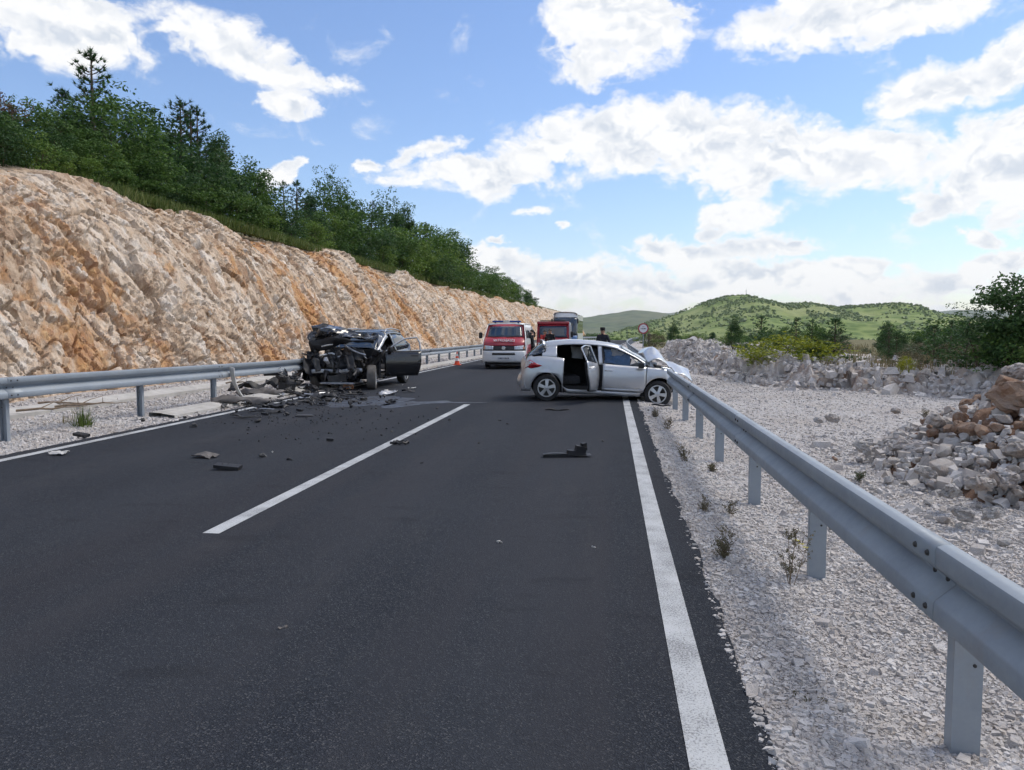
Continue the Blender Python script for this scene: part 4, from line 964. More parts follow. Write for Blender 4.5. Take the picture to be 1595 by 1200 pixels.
    def bonnet(u, v):
        y = (v - .5) * 1.56; x = 2.34 + u * 1.16 - .08 * abs(v - .5) * 2 * u
        tent = math.exp(-((u - .20) / .25) ** 2) * (.44 - .25 * (1 - v) ** 1.5) - .03 * math.exp(-((u - .5) / .08) ** 2)
        z = 1.02 - .10 * abs(v - .5) * 2 - .02 * u - .42 * max(0, u - .42) ** 1.25 * 1.15 + tent
        z += .26 * (v - .25) * float(sst(.35, .85, u)) + .05 * float(sst(.4, .8, u))
        n_ = vnoise(np.array([[u * 5, v * 4, 2.2]]), 5)[0] * .028 + .016 * math.sin(u * 17 + v * 6) * u
        return Vector((x, y, z + n_))
    mb = MB(); mb.grid(bonnet, 30, 24); mb.build('bonnet', sv, root, smooth='all', thick=.014)
    sh.over(2.43, 1.735, 4.35, 12, 12, .006).build('windscreen', MAT['shattered'], root, smooth='all', thick=.006)
    hl = MB(); hl.grid(lambda u, v: Vector((2.58 + .42 * u - .10 * v, -.80 + .10 * u, .80 + .17 * v * (1 - .35 * u) + .02)), 8, 5); h_ = hl.build('headlight', MAT['engine'], root, smooth='all', thick=.09)
    MB().grid(lambda u, v: Vector((2.70 + .26 * u - .06 * v, -.86 + .09 * u, .86 + .09 * v * (1 - .4 * u))), 6, 4).build('lens', MAT['lens'], h_, smooth='all', thick=.015)
    mb = MB(); mb.box((3.02, 0, .50), (.20, 1.45, .10), (0, .1, .06)); mb.build('bumper_beam', MAT['alum'], root, bevel=.02)
    mb = MB(); mb.box((2.95, .05, .62), (.28, 1.15, .40), (0, -.2, .08)); mb.build('radiator', MAT['engine'], root, bevel=.02)
    mb = MB(); mb.box((2.6, 0, .58), (.5, .9, .4), (0, .1, 0)); mb.box((2.5, .2, .8), (.35, .4, .12), (.1, .1, .2)); mb.build('engine_block', MAT['engine'], root, bevel=.03)
    rr = random.Random(4)
    for k in range(9):
        a = Vector((rr.uniform(2.6, 3.05), rr.uniform(-.72, .5), rr.uniform(.4, .85)))
        pts = [a]
        for _ in range(4): pts.append(pts[-1] + Vector((rr.uniform(-.05, .16), rr.uniform(-.12, .12), rr.uniform(-.14, .12))))
        MB().tube(pts, rr.uniform(.010, .022), 6).build('hose', MAT['black'], root, smooth=True)
    for k in range(5):
        crumple(rr.uniform(.25, .45), rr.uniform(.16, .3), 8, 6, .05, 40 + k).build('bumper_fragment', MAT['black'], root, smooth='all', thick=.006, loc=(rr.uniform(2.85, 3.25), rr.uniform(-.7, .5), rr.uniform(.3, .6)), rot=(rr.uniform(-.9, .9), rr.uniform(.5, 1.5), rr.uniform(-.5, .5)))
    # cabin
    mb = MB(); mb.box((1.3, 0, .30), (3.1, 1.5, .16)); mb.box((2.38, 0, .62), (.10, 1.5, .62)); mb.build('floor_pan', MAT['interior'], root)
    MB().grid(lambda u, v: Vector((2.05 + .32 * v - .15 * math.sin(v * 3.1), (u - .5) * 1.5, .62 + .32 * v)), 10, 8).build('dashboard', MAT['interior'], root, smooth='all', thick=.06)
    def seat(x, y, w=.52):
        mb = MB(); mb.box((x, y, .50), (.52, w, .16), (0, -.1, 0)); mb.box((x - .30, y, .82), (.15, w, .62), (0, -.28, 0), (1, .8)); mb.box((x - .41, y, 1.20), (.09, .26, .18), (0, -.25, 0)); mb.build('seat', MAT['seat'], root, bevel=.05, smooth=True)
    seat(1.55, -.38); seat(1.55, .38)
    mb = MB(); mb.box((.55, 0, .50), (.50, 1.34, .18), (0, -.1, 0)); mb.box((.24, 0, .84), (.16, 1.34, .62), (0, -.30, 0)); mb.build('rear_bench', MAT['seat'], root, bevel=.05, smooth=True)
    MB().lathe([(.185, -.012), (.198, -.012), (.203, 0), (.198, .012), (.185, .012), (.18, 0), (.185, -.012)], n=20).build('steering_wheel', MAT['black'], root, smooth=True, loc=(1.98, .36, .92), rot=(0, -1.1, 0))
    crumple(.62, .34, 14, 10, .07, 61).build('side_airbag', MAT['bluecloth'], root, smooth='all', thick=.03, loc=(1.66, -.52, 1.10), rot=(R(82), 0, 0))
    crumple(.40, .22, 10, 8, .06, 62).build('side_airbag', MAT['airbag'], root, smooth='all', thick=.03, loc=(1.72, -.50, 1.20), rot=(R(75), 0, .1))
    crumple(.34, .30, 10, 8, .05, 63).build('side_airbag', MAT['airbag'], root, smooth='all', thick=.02, loc=(.78, .3, 1.16), rot=(R(80), 0, .4))
    mb = MB(); mb.box((2.16, -.985, .955), (.14, .17, .13), (0, 0, -.2)); mi = mb.build('wing_mirror', MAT['black'], root, bevel=.035, smooth=True)
    MB().box((2.24, -.985, .965), (.03, .15, .10), (0, 0, -.2)).build('mirror_cap', sv, mi, bevel=.01, smooth=True)
    MB().tube([(.05, 0, 1.44), (-.10, 0, 1.56)], [.008, .004], 6).build('aerial', MAT['black'], root)
    wheel(root, (0, -.77, .315)); wheel(root, (0, .77, .315), side=1)
    wheel(root, (2.62, -.80, .30), rot=(0, R(20), R(-14)), flat=.03); wheel(root, (2.6, .70, .34), side=1, rot=(0, 0, R(-25)))
    mb = MB(); mb.grid(lambda u, v: Vector((.0 + .40 * math.cos(math.pi * u), -.52 - .30 * v, .315 + .40 * math.sin(math.pi * u))), 12, 3); mb.grid(lambda u, v: Vector((2.64 + .41 * math.cos(math.pi * u), -.52 - .30 * v, .315 + .41 * math.sin(math.pi * u))), 12, 3); mb.build('wheel_arch_liner', MAT['interior'], root, smooth='all')
    return root
silver_car()

# ------------------------------------------------------------------ wrecked black estate against the left barrier
def black_car():
    fw = P(590, 608, 0)
    ax_y = 20.9
    cx = Q(590, 600, ax_y).x - .86
    root = empty('black_wreck', (cx, ax_y + 2.8, 0), (0, 0, R(-90 - 2.5)))
    tag(root, 'wrecked black estate car with torn-off front facing the camera by the left barrier', 'car')
    bp = MAT['blackpaint']
    sh = Shell(roof=[(-.95, .6), (-.93, 1.0), (-.85, 1.15), (-.55, 1.56), (-.35, 1.64), (.3, 1.69), (.9, 1.69), (1.28, 1.63), (1.7, 1.40), (2.1, 1.14), (2.3, 1.08), (3.2, .95)],
               cant=[(-.95, .6), (-.8, 1.12), (-.5, 1.46), (0, 1.55), (.6, 1.57), (1.1, 1.54), (1.4, 1.42), (1.75, 1.20), (2.05, 1.05), (3.2, .9)],
               belt=[(-.95, .6), (-.8, 1.1), (-.3, 1.10), (.6, 1.06), (1.6, 1.02), (2.1, 1.0), (3.2, .88)],
               wide=[(-.95, .86), (-.6, .96), (0, 1.0), (2.6, 1.0), (3.2, .9)], W=.925, sill=.27, mid=(.5, .8), arches=((0, .40, .35), (2.8, .42, .35)))
    for sd in (1, -1):
        sh.panel(-.95, 1.02, 0, 3, 28, 9, side=sd).build('rear_side', bp, root, smooth='all', thick=.012)
        sh.panel(-.5, .9, 3.06, 3.94, 14, 4, side=sd).build('side_window', MAT['glassdark'], root, smooth='all', thick=.006)
        sh.panel(.92, 1.02, 2.9, 4.02, 4, 6, side=sd).build('centre_pillar', bp, root, smooth='all', thick=.03)
        sh.panel(1.22, 2.12, 3.9, 4.35, 14, 3, side=sd, off=.004).build('front_pillar', MAT['alum'] if sd == 1 else bp, root, smooth='all', thick=.03)
        sh.panel(1.0, 2.15, 0, .5, 10, 3, side=sd).build('door_sill', bp, root, smooth='all', thick=.03)
        MB().tube([sh.pt(-.45, 4.7, sd) + Vector((0, 0, .0)), sh.pt(-.35, 4.7, sd) + Vector((0, 0, .075)), sh.pt(.4, 4.7, sd) + Vector((0, 0, .08)), sh.pt(1.0, 4.7, sd) + Vector((0, 0, .075)), sh.pt(1.12, 4.7, sd)], .02, 8).build('roof_rail', MAT['alum'], root, smooth=True)
    sh.panel(1.02, 2.12, .5, 3, 12, 6, side=-1).build('front_door', bp, root, smooth='all', thick=.02)
    sh.over(-.5, 1.26, 4, 16, 12).build('roof', MAT['blackpaint'], root, smooth='all', thick=.012)
    sh.over(-.95, -.5, 3, 12, 12).build('tailgate', bp, root, smooth='all', thick=.012)
    sh.over(2.08, 1.27, 4.3, 12, 12, .006).build('windscreen', MAT['glassblue'], root, smooth='all', thick=.008)
    # open front-left door
    hg = empty('open_door', (2.08, .91, 0), (0, 0, R(-62))); hg.parent = root
    mb = MB(); mb.grid(lambda u, v: Vector((-1.08 * u * (1 - .10 * (1 - v) ** 3), .03 + .05 * math.sin(v * 3), .34 + .70 * v)), 12, 8); mb.build('door_skin', bp, hg, smooth='all', thick=.03)
    mb = MB(); mb.grid(lambda u, v: Vector((-.03 - .98 * u, -.035, .38 + .62 * v)), 8, 6); mb.build('door_lining', MAT['interior'], hg, thick=.07)
    MB().tube([(-.02, .02, 1.02), (-.30, -.02, 1.24), (-.62, -.07, 1.41), (-.98, -.10, 1.45), (-1.06, -.07, 1.30), (-1.07, .01, 1.03)], .024, 8).build('window_frame', MAT['alum'], hg, smooth=True)
    MB().box((-.54, .01, 1.045), (1.06, .09, .035)).build('belt_trim', MAT['greyp'], hg, bevel=.01)
    mb = MB(); mb.box((-.16, .14, 1.10), (.12, .24, .17), (0, 0, .2)); mb.build('wing_mirror', MAT['black'], hg, bevel=.05, smooth=True)
    MB().box((-.88, .075, .92), (.2, .04, .03)).build('handle', bp, hg, bevel=.008)
    # crumpled bonnet standing up in front of the windscreen
    def hood(u, v):                                   # u left..right (image), v bottom..top
        y = (u - .5) * 1.95 - .06
        n1 = vnoise(np.array([[u * 4.2, v * 3.0, .7]]), 91)[0]; n2 = abs(vnoise(np.array([[u * 7.5, v * 5, 3.3]]), 92)[0])
        zt = 1.80 - .20 * u - .16 * max(0, u - .35) + .06 * math.sin(u * 7)
        zb = 1.20 + .14 * math.sin(u * 2.6) - .05 * u + .06 * n1
        x = 2.36 + .50 * (1 - v) + .30 * math.sin(v * 2.8) - .18 * u
        n3 = vnoise(np.array([[u * 13, v * 8, 6.1]]), 94)[0]
        return Vector((x + .16 * n1 + .16 * n2 * v + .05 * n3, y - .06 * n1 + .03 * n3, zb + (zt - zb) * v + .10 * n1 * (1 - v) + .07 * n2 + .03 * n3))
    mb = MB(); mb.grid(hood, 30, 13); mb.build('bonnet', bp, root, smooth=False, thick=.010)
    mb = MB(); mb.grid(lambda u, v: hood(u, v * .45) + Vector((.06, 0, -.06 - .04 * math.sin(u * 11))), 24, 6); mb.build('bonnet_lining', MAT['black'], root, smooth='all', thick=.02)
    MB().tube([(2.85, .02, 1.26), (2.95, .10, 1.22), (2.95, .30, 1.10), (2.98, .50, 1.02), (2.9, .66, .97)], .022, 8).build('hood_stay', MAT['alum'], root, smooth=True)
    MB().tube([(2.95, -.62, 1.20), (2.98, -.45, 1.24), (2.98, -.28, 1.26)], .018, 8).build('slam_panel_bar', MAT['palep'], root, smooth=True)
    # torn engine bay
    rr = random.Random(12)
    mb = MB(); mb.box((2.55, -.05, .62), (.6, .95, .5), (.05, .1, .1)); mb.box((2.62, .1, .9), (.45, .6, .14), (.1, .05, -.1)); mb.box((2.75, -.35, .8), (.3, .3, .25), (.3, .2, .4)); mb.build('engine_block', MAT['engine'], root, bevel=.04)
    mb = MB(); mb.box((2.2, 0, .70), (.12, 1.66, .80)); mb.box((1.2, 0, .32), (2.6, 1.6, .12)); mb.build('bulkhead', MAT['interior'], root)
    mb = MB(); mb.grid(lambda u, v: Vector((3.12 - .10 * math.sin(u * 3.1) + .03 * math.sin(u * 13), (u - .5) * 1.55 - .15, .44 + .11 * v + .05 * u + .015 * math.sin(u * 9))), 18, 4); mb.build('bumper_beam', MAT['alum'], root, smooth='all', thick=.05)
    mb = MB(); mb.grid(lambda u, v: Vector((3.0 + .05 * math.sin(u * 5), (u - .5) * .62 - .12, .62 + .18 * v)), 8, 5); mb.v = [(x + .05 * math.sin(y * 9 + z * 7), y, z + .03 * math.sin(y * 13)) for x, y, z in mb.v]; mb.build('radiator', MAT['dusty'], root, thick=.05)
    mb = MB(); mb.grid(lambda u, v: Vector((3.05 + .07 * v, (u - .5) * .55 - .1, .20 + .22 * v)), 8, 5); mb.v = [(x + .04 * math.sin(y * 11), y, z + .04 * math.sin(y * 9 + 1)) for x, y, z in mb.v]; mb.build('undertray', MAT['dusty'], root, thick=.03)
    mb = MB(); mb.box((3.1, -.1, .18), (.12, 1.0, .05), (0, 0, .05)); mb.build('lower_crossmember', MAT['alum'], root, bevel=.01)
    for k in range(26):
        a = Vector((rr.uniform(2.5, 3.1), rr.uniform(-.9, .62), rr.uniform(.25, 1.05))); pts = [a]; d = Vector((rr.uniform(-.4, .4), rr.uniform(-1, 1), rr.uniform(-.9, .6))).normalized()
        for _ in range(5):
            d = (d + Vector((rr.uniform(-.6, .6), rr.uniform(-.6, .6), rr.uniform(-.7, .5)))).normalized(); pts.append(pts[-1] + d * rr.uniform(.06, .14))
        MB().tube([(p[0], p[1], max(p[2], .03)) for p in pts], rr.choice([.008, .012, .018, .028]), 6).build('hose', MAT[rr.choice(['black', 'black', 'black', 'engine', 'dusty', 'alum'])], root, smooth=True)
    for k in range(30):
        crumple(rr.uniform(.2, .5), rr.uniform(.14, .34), 9, 7, .07, 130 + k).build('torn_panel', MAT[rr.choice(['black', 'black', 'blackpaint', 'dusty', 'engine', 'black'])], root, smooth='all', thick=.006,
            loc=(rr.uniform(2.65, 3.12), rr.uniform(-1.0, .65), rr.uniform(.3, 1.12)), rot=(rr.uniform(-1.5, 1.5), rr.uniform(.2, 1.6), rr.uniform(-1, 1)))
    for k in range(9):                                   # torn wing and liner spilling out on the barrier side
        crumple(rr.uniform(.35, .7), rr.uniform(.25, .45), 10, 8, .10, 230 + k, 2.4).build('torn_panel', MAT[rr.choice(['black', 'black', 'blackpaint', 'engine'])], root, smooth='all', thick=.006,
            loc=(rr.uniform(2.5, 3.15), rr.uniform(-1.32, -.85), rr.uniform(.12, .85)), rot=(rr.uniform(-1.5, 1.5), rr.uniform(.3, 1.4), rr.uniform(-1, 1)))
    for k in range(9):
        crumple(rr.uniform(.35, .6), rr.uniform(.2, .35), 10, 8, .08, 250 + k, 2.4).build('torn_panel', MAT['black'], root, smooth='all', thick=.006,
            loc=(rr.uniform(2.45, 2.85), rr.uniform(-.7, .75), rr.uniform(.8, 1.15)), rot=(rr.uniform(-1, 1), rr.uniform(.6, 1.4), rr.uniform(-.6, .6)))
    MB().grid(lambda u, v: Vector((2.78 + .10 * math.sin(v * 4 + u * 3), -1.06 + .34 * u + .05 * math.sin(v * 7), 1.20 + .44 * v - .10 * u)), 8, 8).build('bonnet_corner', bp, root, smooth='all', thick=.012)
    for k in range(16):
        s = rr.uniform(.06, .17)
        link('bracket', hull(500 + k, 12, (1, .7, .55), MAT[rr.choice(['engine', 'black', 'dusty', 'alum', 'black'])], 'bracket'), root, (rr.uniform(2.7, 3.15), rr.uniform(-.9, .6), rr.uniform(.25, .95)), (rr.uniform(0, 3), rr.uniform(0, 3), rr.uniform(0, 3)), s)
    # right-hand wing (image left) crushed against the barrier
    crumple(.9, .75, 14, 12, .12, 171, 2.5).build('front_wing', bp, root, smooth='all', thick=.01, loc=(2.62, -.92, .72), rot=(R(78), 0, .25))
    crumple(.55, .5, 12, 9, .07, 172, 2.5).build('front_wing', bp, root, smooth='all', thick=.01, loc=(2.50, .84, .86), rot=(R(60), 0, -.1))
    wheel(root, (2.82, .80, .345), .345, .235, side=1, rot=(0, R(15), R(16)), tm='tyredust', rimr=.225)
    wheel(root, (2.6, -.86, .345), .345, .235, side=-1, rot=(R(8), 0, R(-20)), tm='tyredust', rimr=.225)
    wheel(root, (0, .80, .345), .345, .235, side=1, rimr=.225); wheel(root, (0, -.80, .345), .345, .235, side=-1, rimr=.225)
    def seat(x, y):
        mb = MB(); mb.box((x, y, .58), (.52, .52, .16), (0, -.1, 0)); mb.box((x - .30, y, .92), (.15, .52, .62), (0, -.25, 0), (1, .8)); mb.box((x - .40, y, 1.30), (.09, .26, .18), (0, -.25, 0)); mb.build('seat', MAT['seat'], root, bevel=.05, smooth=True)
    seat(1.35, .38); seat(1.35, -.38)
    crumple(.5, .55, 12, 12, .08, 181).build('side_airbag', MAT['airbag'], root, smooth='all', thick=.03, loc=(1.62, .62, 1.22), rot=(R(84), 0, .35))
    MB().grid(lambda u, v: Vector((1.75 + .32 * v, (u - .5) * 1.5, .75 + .30 * v)), 10, 6).build('dashboard', MAT['interior'], root, thick=.06)
    return root
black_car()

def text_part(name, s, size, mat, parent, loc, rot, extr=.004):
    cu = bpy.data.curves.new(name, 'FONT'); cu.body = s; cu.size = size; cu.align_x = 'CENTER'; cu.align_y = 'CENTER'; cu.extrude = extr; cu.resolution_u = 3
    tmp = bpy.data.objects.new(name + '_tmp', cu); COL.objects.link(tmp); dg = bpy.context.evaluated_depsgraph_get(); me = bpy.data.meshes.new_from_object(tmp.evaluated_get(dg))
    bpy.data.objects.remove(tmp, do_unlink=True); me.materials.clear(); me.materials.append(mat); return link(name, me, parent, loc, rot)

# ------------------------------------------------------------------ red and white fire-service van
def van():
    Y0 = 33.0; c = Q(784.5, 560, Y0)
    root = empty('fire_service_van', (c.x, Y0, 0), (0, 0, R(-90 + 1.5)))     # local x points at the camera, front face at x = 0
    tag(root, 'white and red fire service van with blue light bar facing the camera', 'van')
    W_ = .95
    def sec(x):   # front profile z -> x of centre line
        return x
    # nose profile (z, x forward): lofted with rounded plan
    prof = [(.26, -.06), (.36, .0), (.60, .02), (.82, .0), (1.00, -.05), (1.16, -.12), (1.30, -.30), (1.38, -.44)]
    def nose(u, v, z0, z1, off=0.0, inset=1.0):
        z = z0 + (z1 - z0) * v; x = np.interp(z, [p[0] for p in prof], [p[1] for p in prof]); y = (u - .5) * 2
        return Vector((x - .22 * abs(y) ** 3.2 + off, y * W_ * inset * (1 - .02 * v), z))
    wp, rp = MAT['whitepaint'], MAT['redpaint']
    MB().grid(lambda u, v: nose(u, v, .30, .80, .02), 22, 8).build('front_bumper', wp, root, smooth='all', thick=.03)
    MB().grid(lambda u, v: nose(u, v, .81, 1.02), 22, 5).build('grille_panel', MAT['black'], root, smooth='all', thick=.02)
    bon = MB(); bon.grid(lambda u, v: nose(u, v, 1.015, 1.38, .006), 22, 8); bon.build('bonnet', rp, root, smooth='all', thick=.02)
    # windscreen leaning back, framed in red
    def ws(u, v, off=0.0, k=1.0):
        y = (u - .5) * 2; z = 1.38 + .58 * v; x = -.44 - .52 * v - .22 * abs(y) ** 3 * (1 - .3 * v); return Vector((x + off, y * (W_ - .045 - .12 * v) * k, z))
    MB().grid(lambda u, v: ws(u, v, 0, 1.0), 20, 8).build('cab_front', rp, root, smooth='all', thick=.02)
    MB().grid(lambda u, v: ws(.065 + .87 * u, .04 + .80 * v, .02), 18, 8).build('windscreen', MAT['glassblue'], root, smooth='all', thick=.006)
    # flanks and roof
    def flank(sd, u, v):
        x = -.20 - 4.4 * u; zt = np.interp(x, [-4.7, -1.15, -.95, -.46, -.2], [1.96, 1.95, 1.94, 1.38, 1.15]); z = .28 + (zt - .28) * v
        y = W_ - (.0 if z < 1.15 else (z - 1.15) * .18) - .22 * max(0, (x + .40) / .40) ** 2 * .5
        return Vector((x, sd * y, z))
    for sd in (1, -1):
        mb = MB(); mb.grid(lambda u, v: flank(sd, u, v), 30, 12); mb.build('side_panel', wp, root, smooth='all', thick=.02)
        mb = MB(); mb.grid(lambda u, v: flank(sd, .01 + .62 * u, .02 + .44 * v) + Vector((0, sd * .008, 0)), 16, 5); mb.build('side_stripe', rp, root, smooth='all', thick=.006)
        mb = MB(); mb.grid(lambda u, v: Vector((-.80 - .55 * u - .25 * v * (1 - u), sd * (W_ + .006 - (.05 + .40 * v) * .18), 1.34 + .42 * v)), 6, 5); mb.build('side_window', MAT['glassdark'], root, smooth='all', thick=.006)
        mb = MB(); mb.grid(lambda u, v: Vector((-1.75 - 1.0 * u, sd * (W_ + .006 - (.05 + .40 * v) * .18), 1.34 + .42 * v)), 6, 5); mb.build('side_window', MAT['glassdark'], root, smooth='all', thick=.006)
        mb = MB(); mb.box((-.62, sd * 1.09, 1.47), (.12, .16, .26), (0, 0, sd * .15)); mb.build('wing_mirror', MAT['black'], root, bevel=.04, smooth=True)
        hl = MB(); hl.grid(lambda u, v: nose(.5 + sd * (.245 + .225 * u), v, .85, 1.0 + .03 * u, .03), 8, 5); h_ = hl.build('headlight', MAT['lens'], root, smooth='all', thick=.012)
        MB().grid(lambda u, v: nose(.5 + sd * (.445 + .03 * u), v, .87, .98, .045), 3, 4).build('indicator', MAT['amber'], h_, smooth='all', thick=.008)
        wheel(root, (-.88, sd * .80, .33), .33, .21, side=sd, rimr=.205); wheel(root, (-3.9, sd * .80, .33), .33, .21, side=sd, rimr=.205)
    MB().grid(lambda u, v: Vector((-.97 - 3.7 * u, (v - .5) * 2 * (W_ - .13), 1.94 + .05 * min(1, u * 9) + .03 * math.cos((v - .5) * 3))), 16, 8).build('roof', wp, root, smooth='all', thick=.03)
    MB().grid(lambda u, v: Vector((-4.62, (v - .5) * 1.8, .3 + 1.6 * u)), 3, 3).build('tail_panel', wp, root, thick=.03)
    mb = MB(); mb.box((-1.28, 0, 2.085), (.28, 1.28, .085)); lb = mb.build('light_bar', MAT['bluelamp'], root, bevel=.03, smooth=True)
    for y in (-.52, .52): MB().box((-1.28, y, 2.025), (.12, .06, .07)).build('bracket', MAT['black'], lb)
    mb = MB(); mb.box((-1.27, 0, 2.088), (.29, .30, .09)); mb.build('centre_housing', MAT['palep'], lb, bevel=.02)
    mb = MB(); mb.grid(lambda u, v: nose(.235 + .53 * u, v, .62, .71, .045), 14, 3); mb.build('air_intake', MAT['black'], root, smooth='all', thick=.01)
    mb = MB(); mb.box((.075, .0, .48), (.02, .54, .12)); pl = mb.build('number_plate', MAT['plate'], root, bevel=.004)
    for k in range(7): MB().box((.087, -.19 + k * .062 + (.03 if k > 2 else 0), .48), (.004, .034, .062)).build('character', MAT['black'], pl)
    mb = MB(); mb.lathe([(.085, 0), (.085, .02), (.07, .024), (.07, .012), (0, .012)], (.035, 0, .92), 'x', 20); mb.lathe([(.02, 0), (.02, .02)], (.035, 0, .92), 'x', 8)
    mb.box((.055, 0, .92), (.012, .13, .014)); mb.build('emblem', MAT['chrome'], root, smooth=True)
    text_part('lettering', 'VATROGASCI', .155, MAT['lettering'], root, (-.13, 0, 1.235), (R(62), 0, R(90)), .03)
    mb = MB(); mb.box((-2.3, 0, .32), (4.4, 1.6, .2)); mb.box((-.35, 0, .26), (.5, 1.5, .14)); mb.build('chassis', MAT['interior'], root)
    mb = MB(); mb.box((-1.1, 0, 1.2), (.1, 1.6, .5)); mb.box((-1.7, .45, 1.3), (.2, .5, .8)); mb.box((-1.7, -.45, 1.2), (.2, .5, .8)); mb.build('cab_interior', MAT['interior'], root)
    for y in (-.3, .35): MB().tube([(-.42, y - .25, 1.40), (-.49, y + .28, 1.46)], .012, 5).build('wiper', MAT['black'], root)
van()

def box_truck():
    Y0 = 45.0; c = Q(861, 540, Y0)
    root = empty('fire_truck', (c.x, Y0, 0), (0, 0, R(-90 + 2))); tag(root, 'small red fire truck parked behind the fire service van', 'fire truck')
    rp, wp = MAT['redpaint'], MAT['whitepaint']; W_ = .95
    def fr(u, v, z0, z1, x0, x1, off=0): y = (u - .5) * 2; return Vector((x0 + (x1 - x0) * v - .10 * abs(y) ** 4 + off, y * W_ * (1 - .03 * (z0 + (z1 - z0) * v > 1.3)), z0 + (z1 - z0) * v))
    MB().grid(lambda u, v: fr(u, v, .35, .75, .05, .03), 16, 4).build('front_bumper', wp, root, smooth='all', thick=.03)
    MB().grid(lambda u, v: fr(u, v, .75, 1.25, .02, -.05), 16, 5).build('cab_front', rp, root, smooth='all', thick=.03)
    MB().grid(lambda u, v: fr(u, v, 1.25, 2.08, -.05, -.38), 16, 6).build('windscreen_surround', rp, root, smooth='all', thick=.03)
    MB().grid(lambda u, v: fr(.06 + .88 * u, v, 1.30, 1.98, -.07, -.34, .025), 16, 6).build('windscreen', MAT['glassblue'], root, smooth='all', thick=.006)
    mb = MB(); mb.box((-.62, 0, 2.16), (.62, 1.88, .17)); mb.build('cab_roof', rp, root, bevel=.04, smooth=True)
    MB().box((-.42, 0, 2.285), (.2, 1.5, .05)).build('light_bar', MAT['black'], root, bevel=.015)
    for sd in (1, -1):
        mb = MB(); mb.prism([(-.08, sd * .95, .5), (-.1, sd * .95, 1.25), (-.40, sd * .92, 2.08), (-1.5, sd * .92, 2.08), (-1.5, sd * .95, .5)], (0, -sd * .04, 0)); mb.build('cab_door', rp, root)
        mb = MB(); mb.prism([(-.28, sd * .953, 1.28), (-.55, sd * .932, 1.98), (-1.3, sd * .932, 1.98), (-1.3, sd * .953, 1.28)], (0, sd * .008, 0)); mb.build('side_window', MAT['glassdark'], root)
        mb = MB(); mb.box((-.15, sd * 1.12, 1.48), (.10, .16, .34)); mb.build('wing_mirror', MAT['black'], root, bevel=.03)
        mb = MB(); mb.box((-.0, sd * .74, .92), (.06, .28, .16)); mb.build('headlight', MAT['lens'], root, bevel=.02)
        wheel(root, (-.85, sd * .80, .36), .36, .22, side=sd); wheel(root, (-3.9, sd * .80, .36), .36, .22, side=sd)
    mb = MB(); mb.box((-3.2, 0, 1.25), (3.1, 1.98, 1.9)); body = mb.build('equipment_body', wp, root, bevel=.03)
    for k in range(3):
        for sd in (1, -1): MB().box((-2.1 - k * .98, sd * 1.0, 1.35), (.88, .02, 1.4)).build('roller_shutter', MAT['alum'], body)
    MB().box((.03, 0, 1.0), (.05, .9, .2)).build('grille', MAT['black'], root, bevel=.01)
    mb = MB(); mb.box((-2.4, 0, .42), (4.6, 1.5, .2)); mb.build('chassis', MAT['interior'], root)
    mb = MB(); mb.box((-1.35, 0, 1.2), (.1, 1.7, 1.4)); mb.build('cab_interior', MAT['interior'], root)
box_truck()

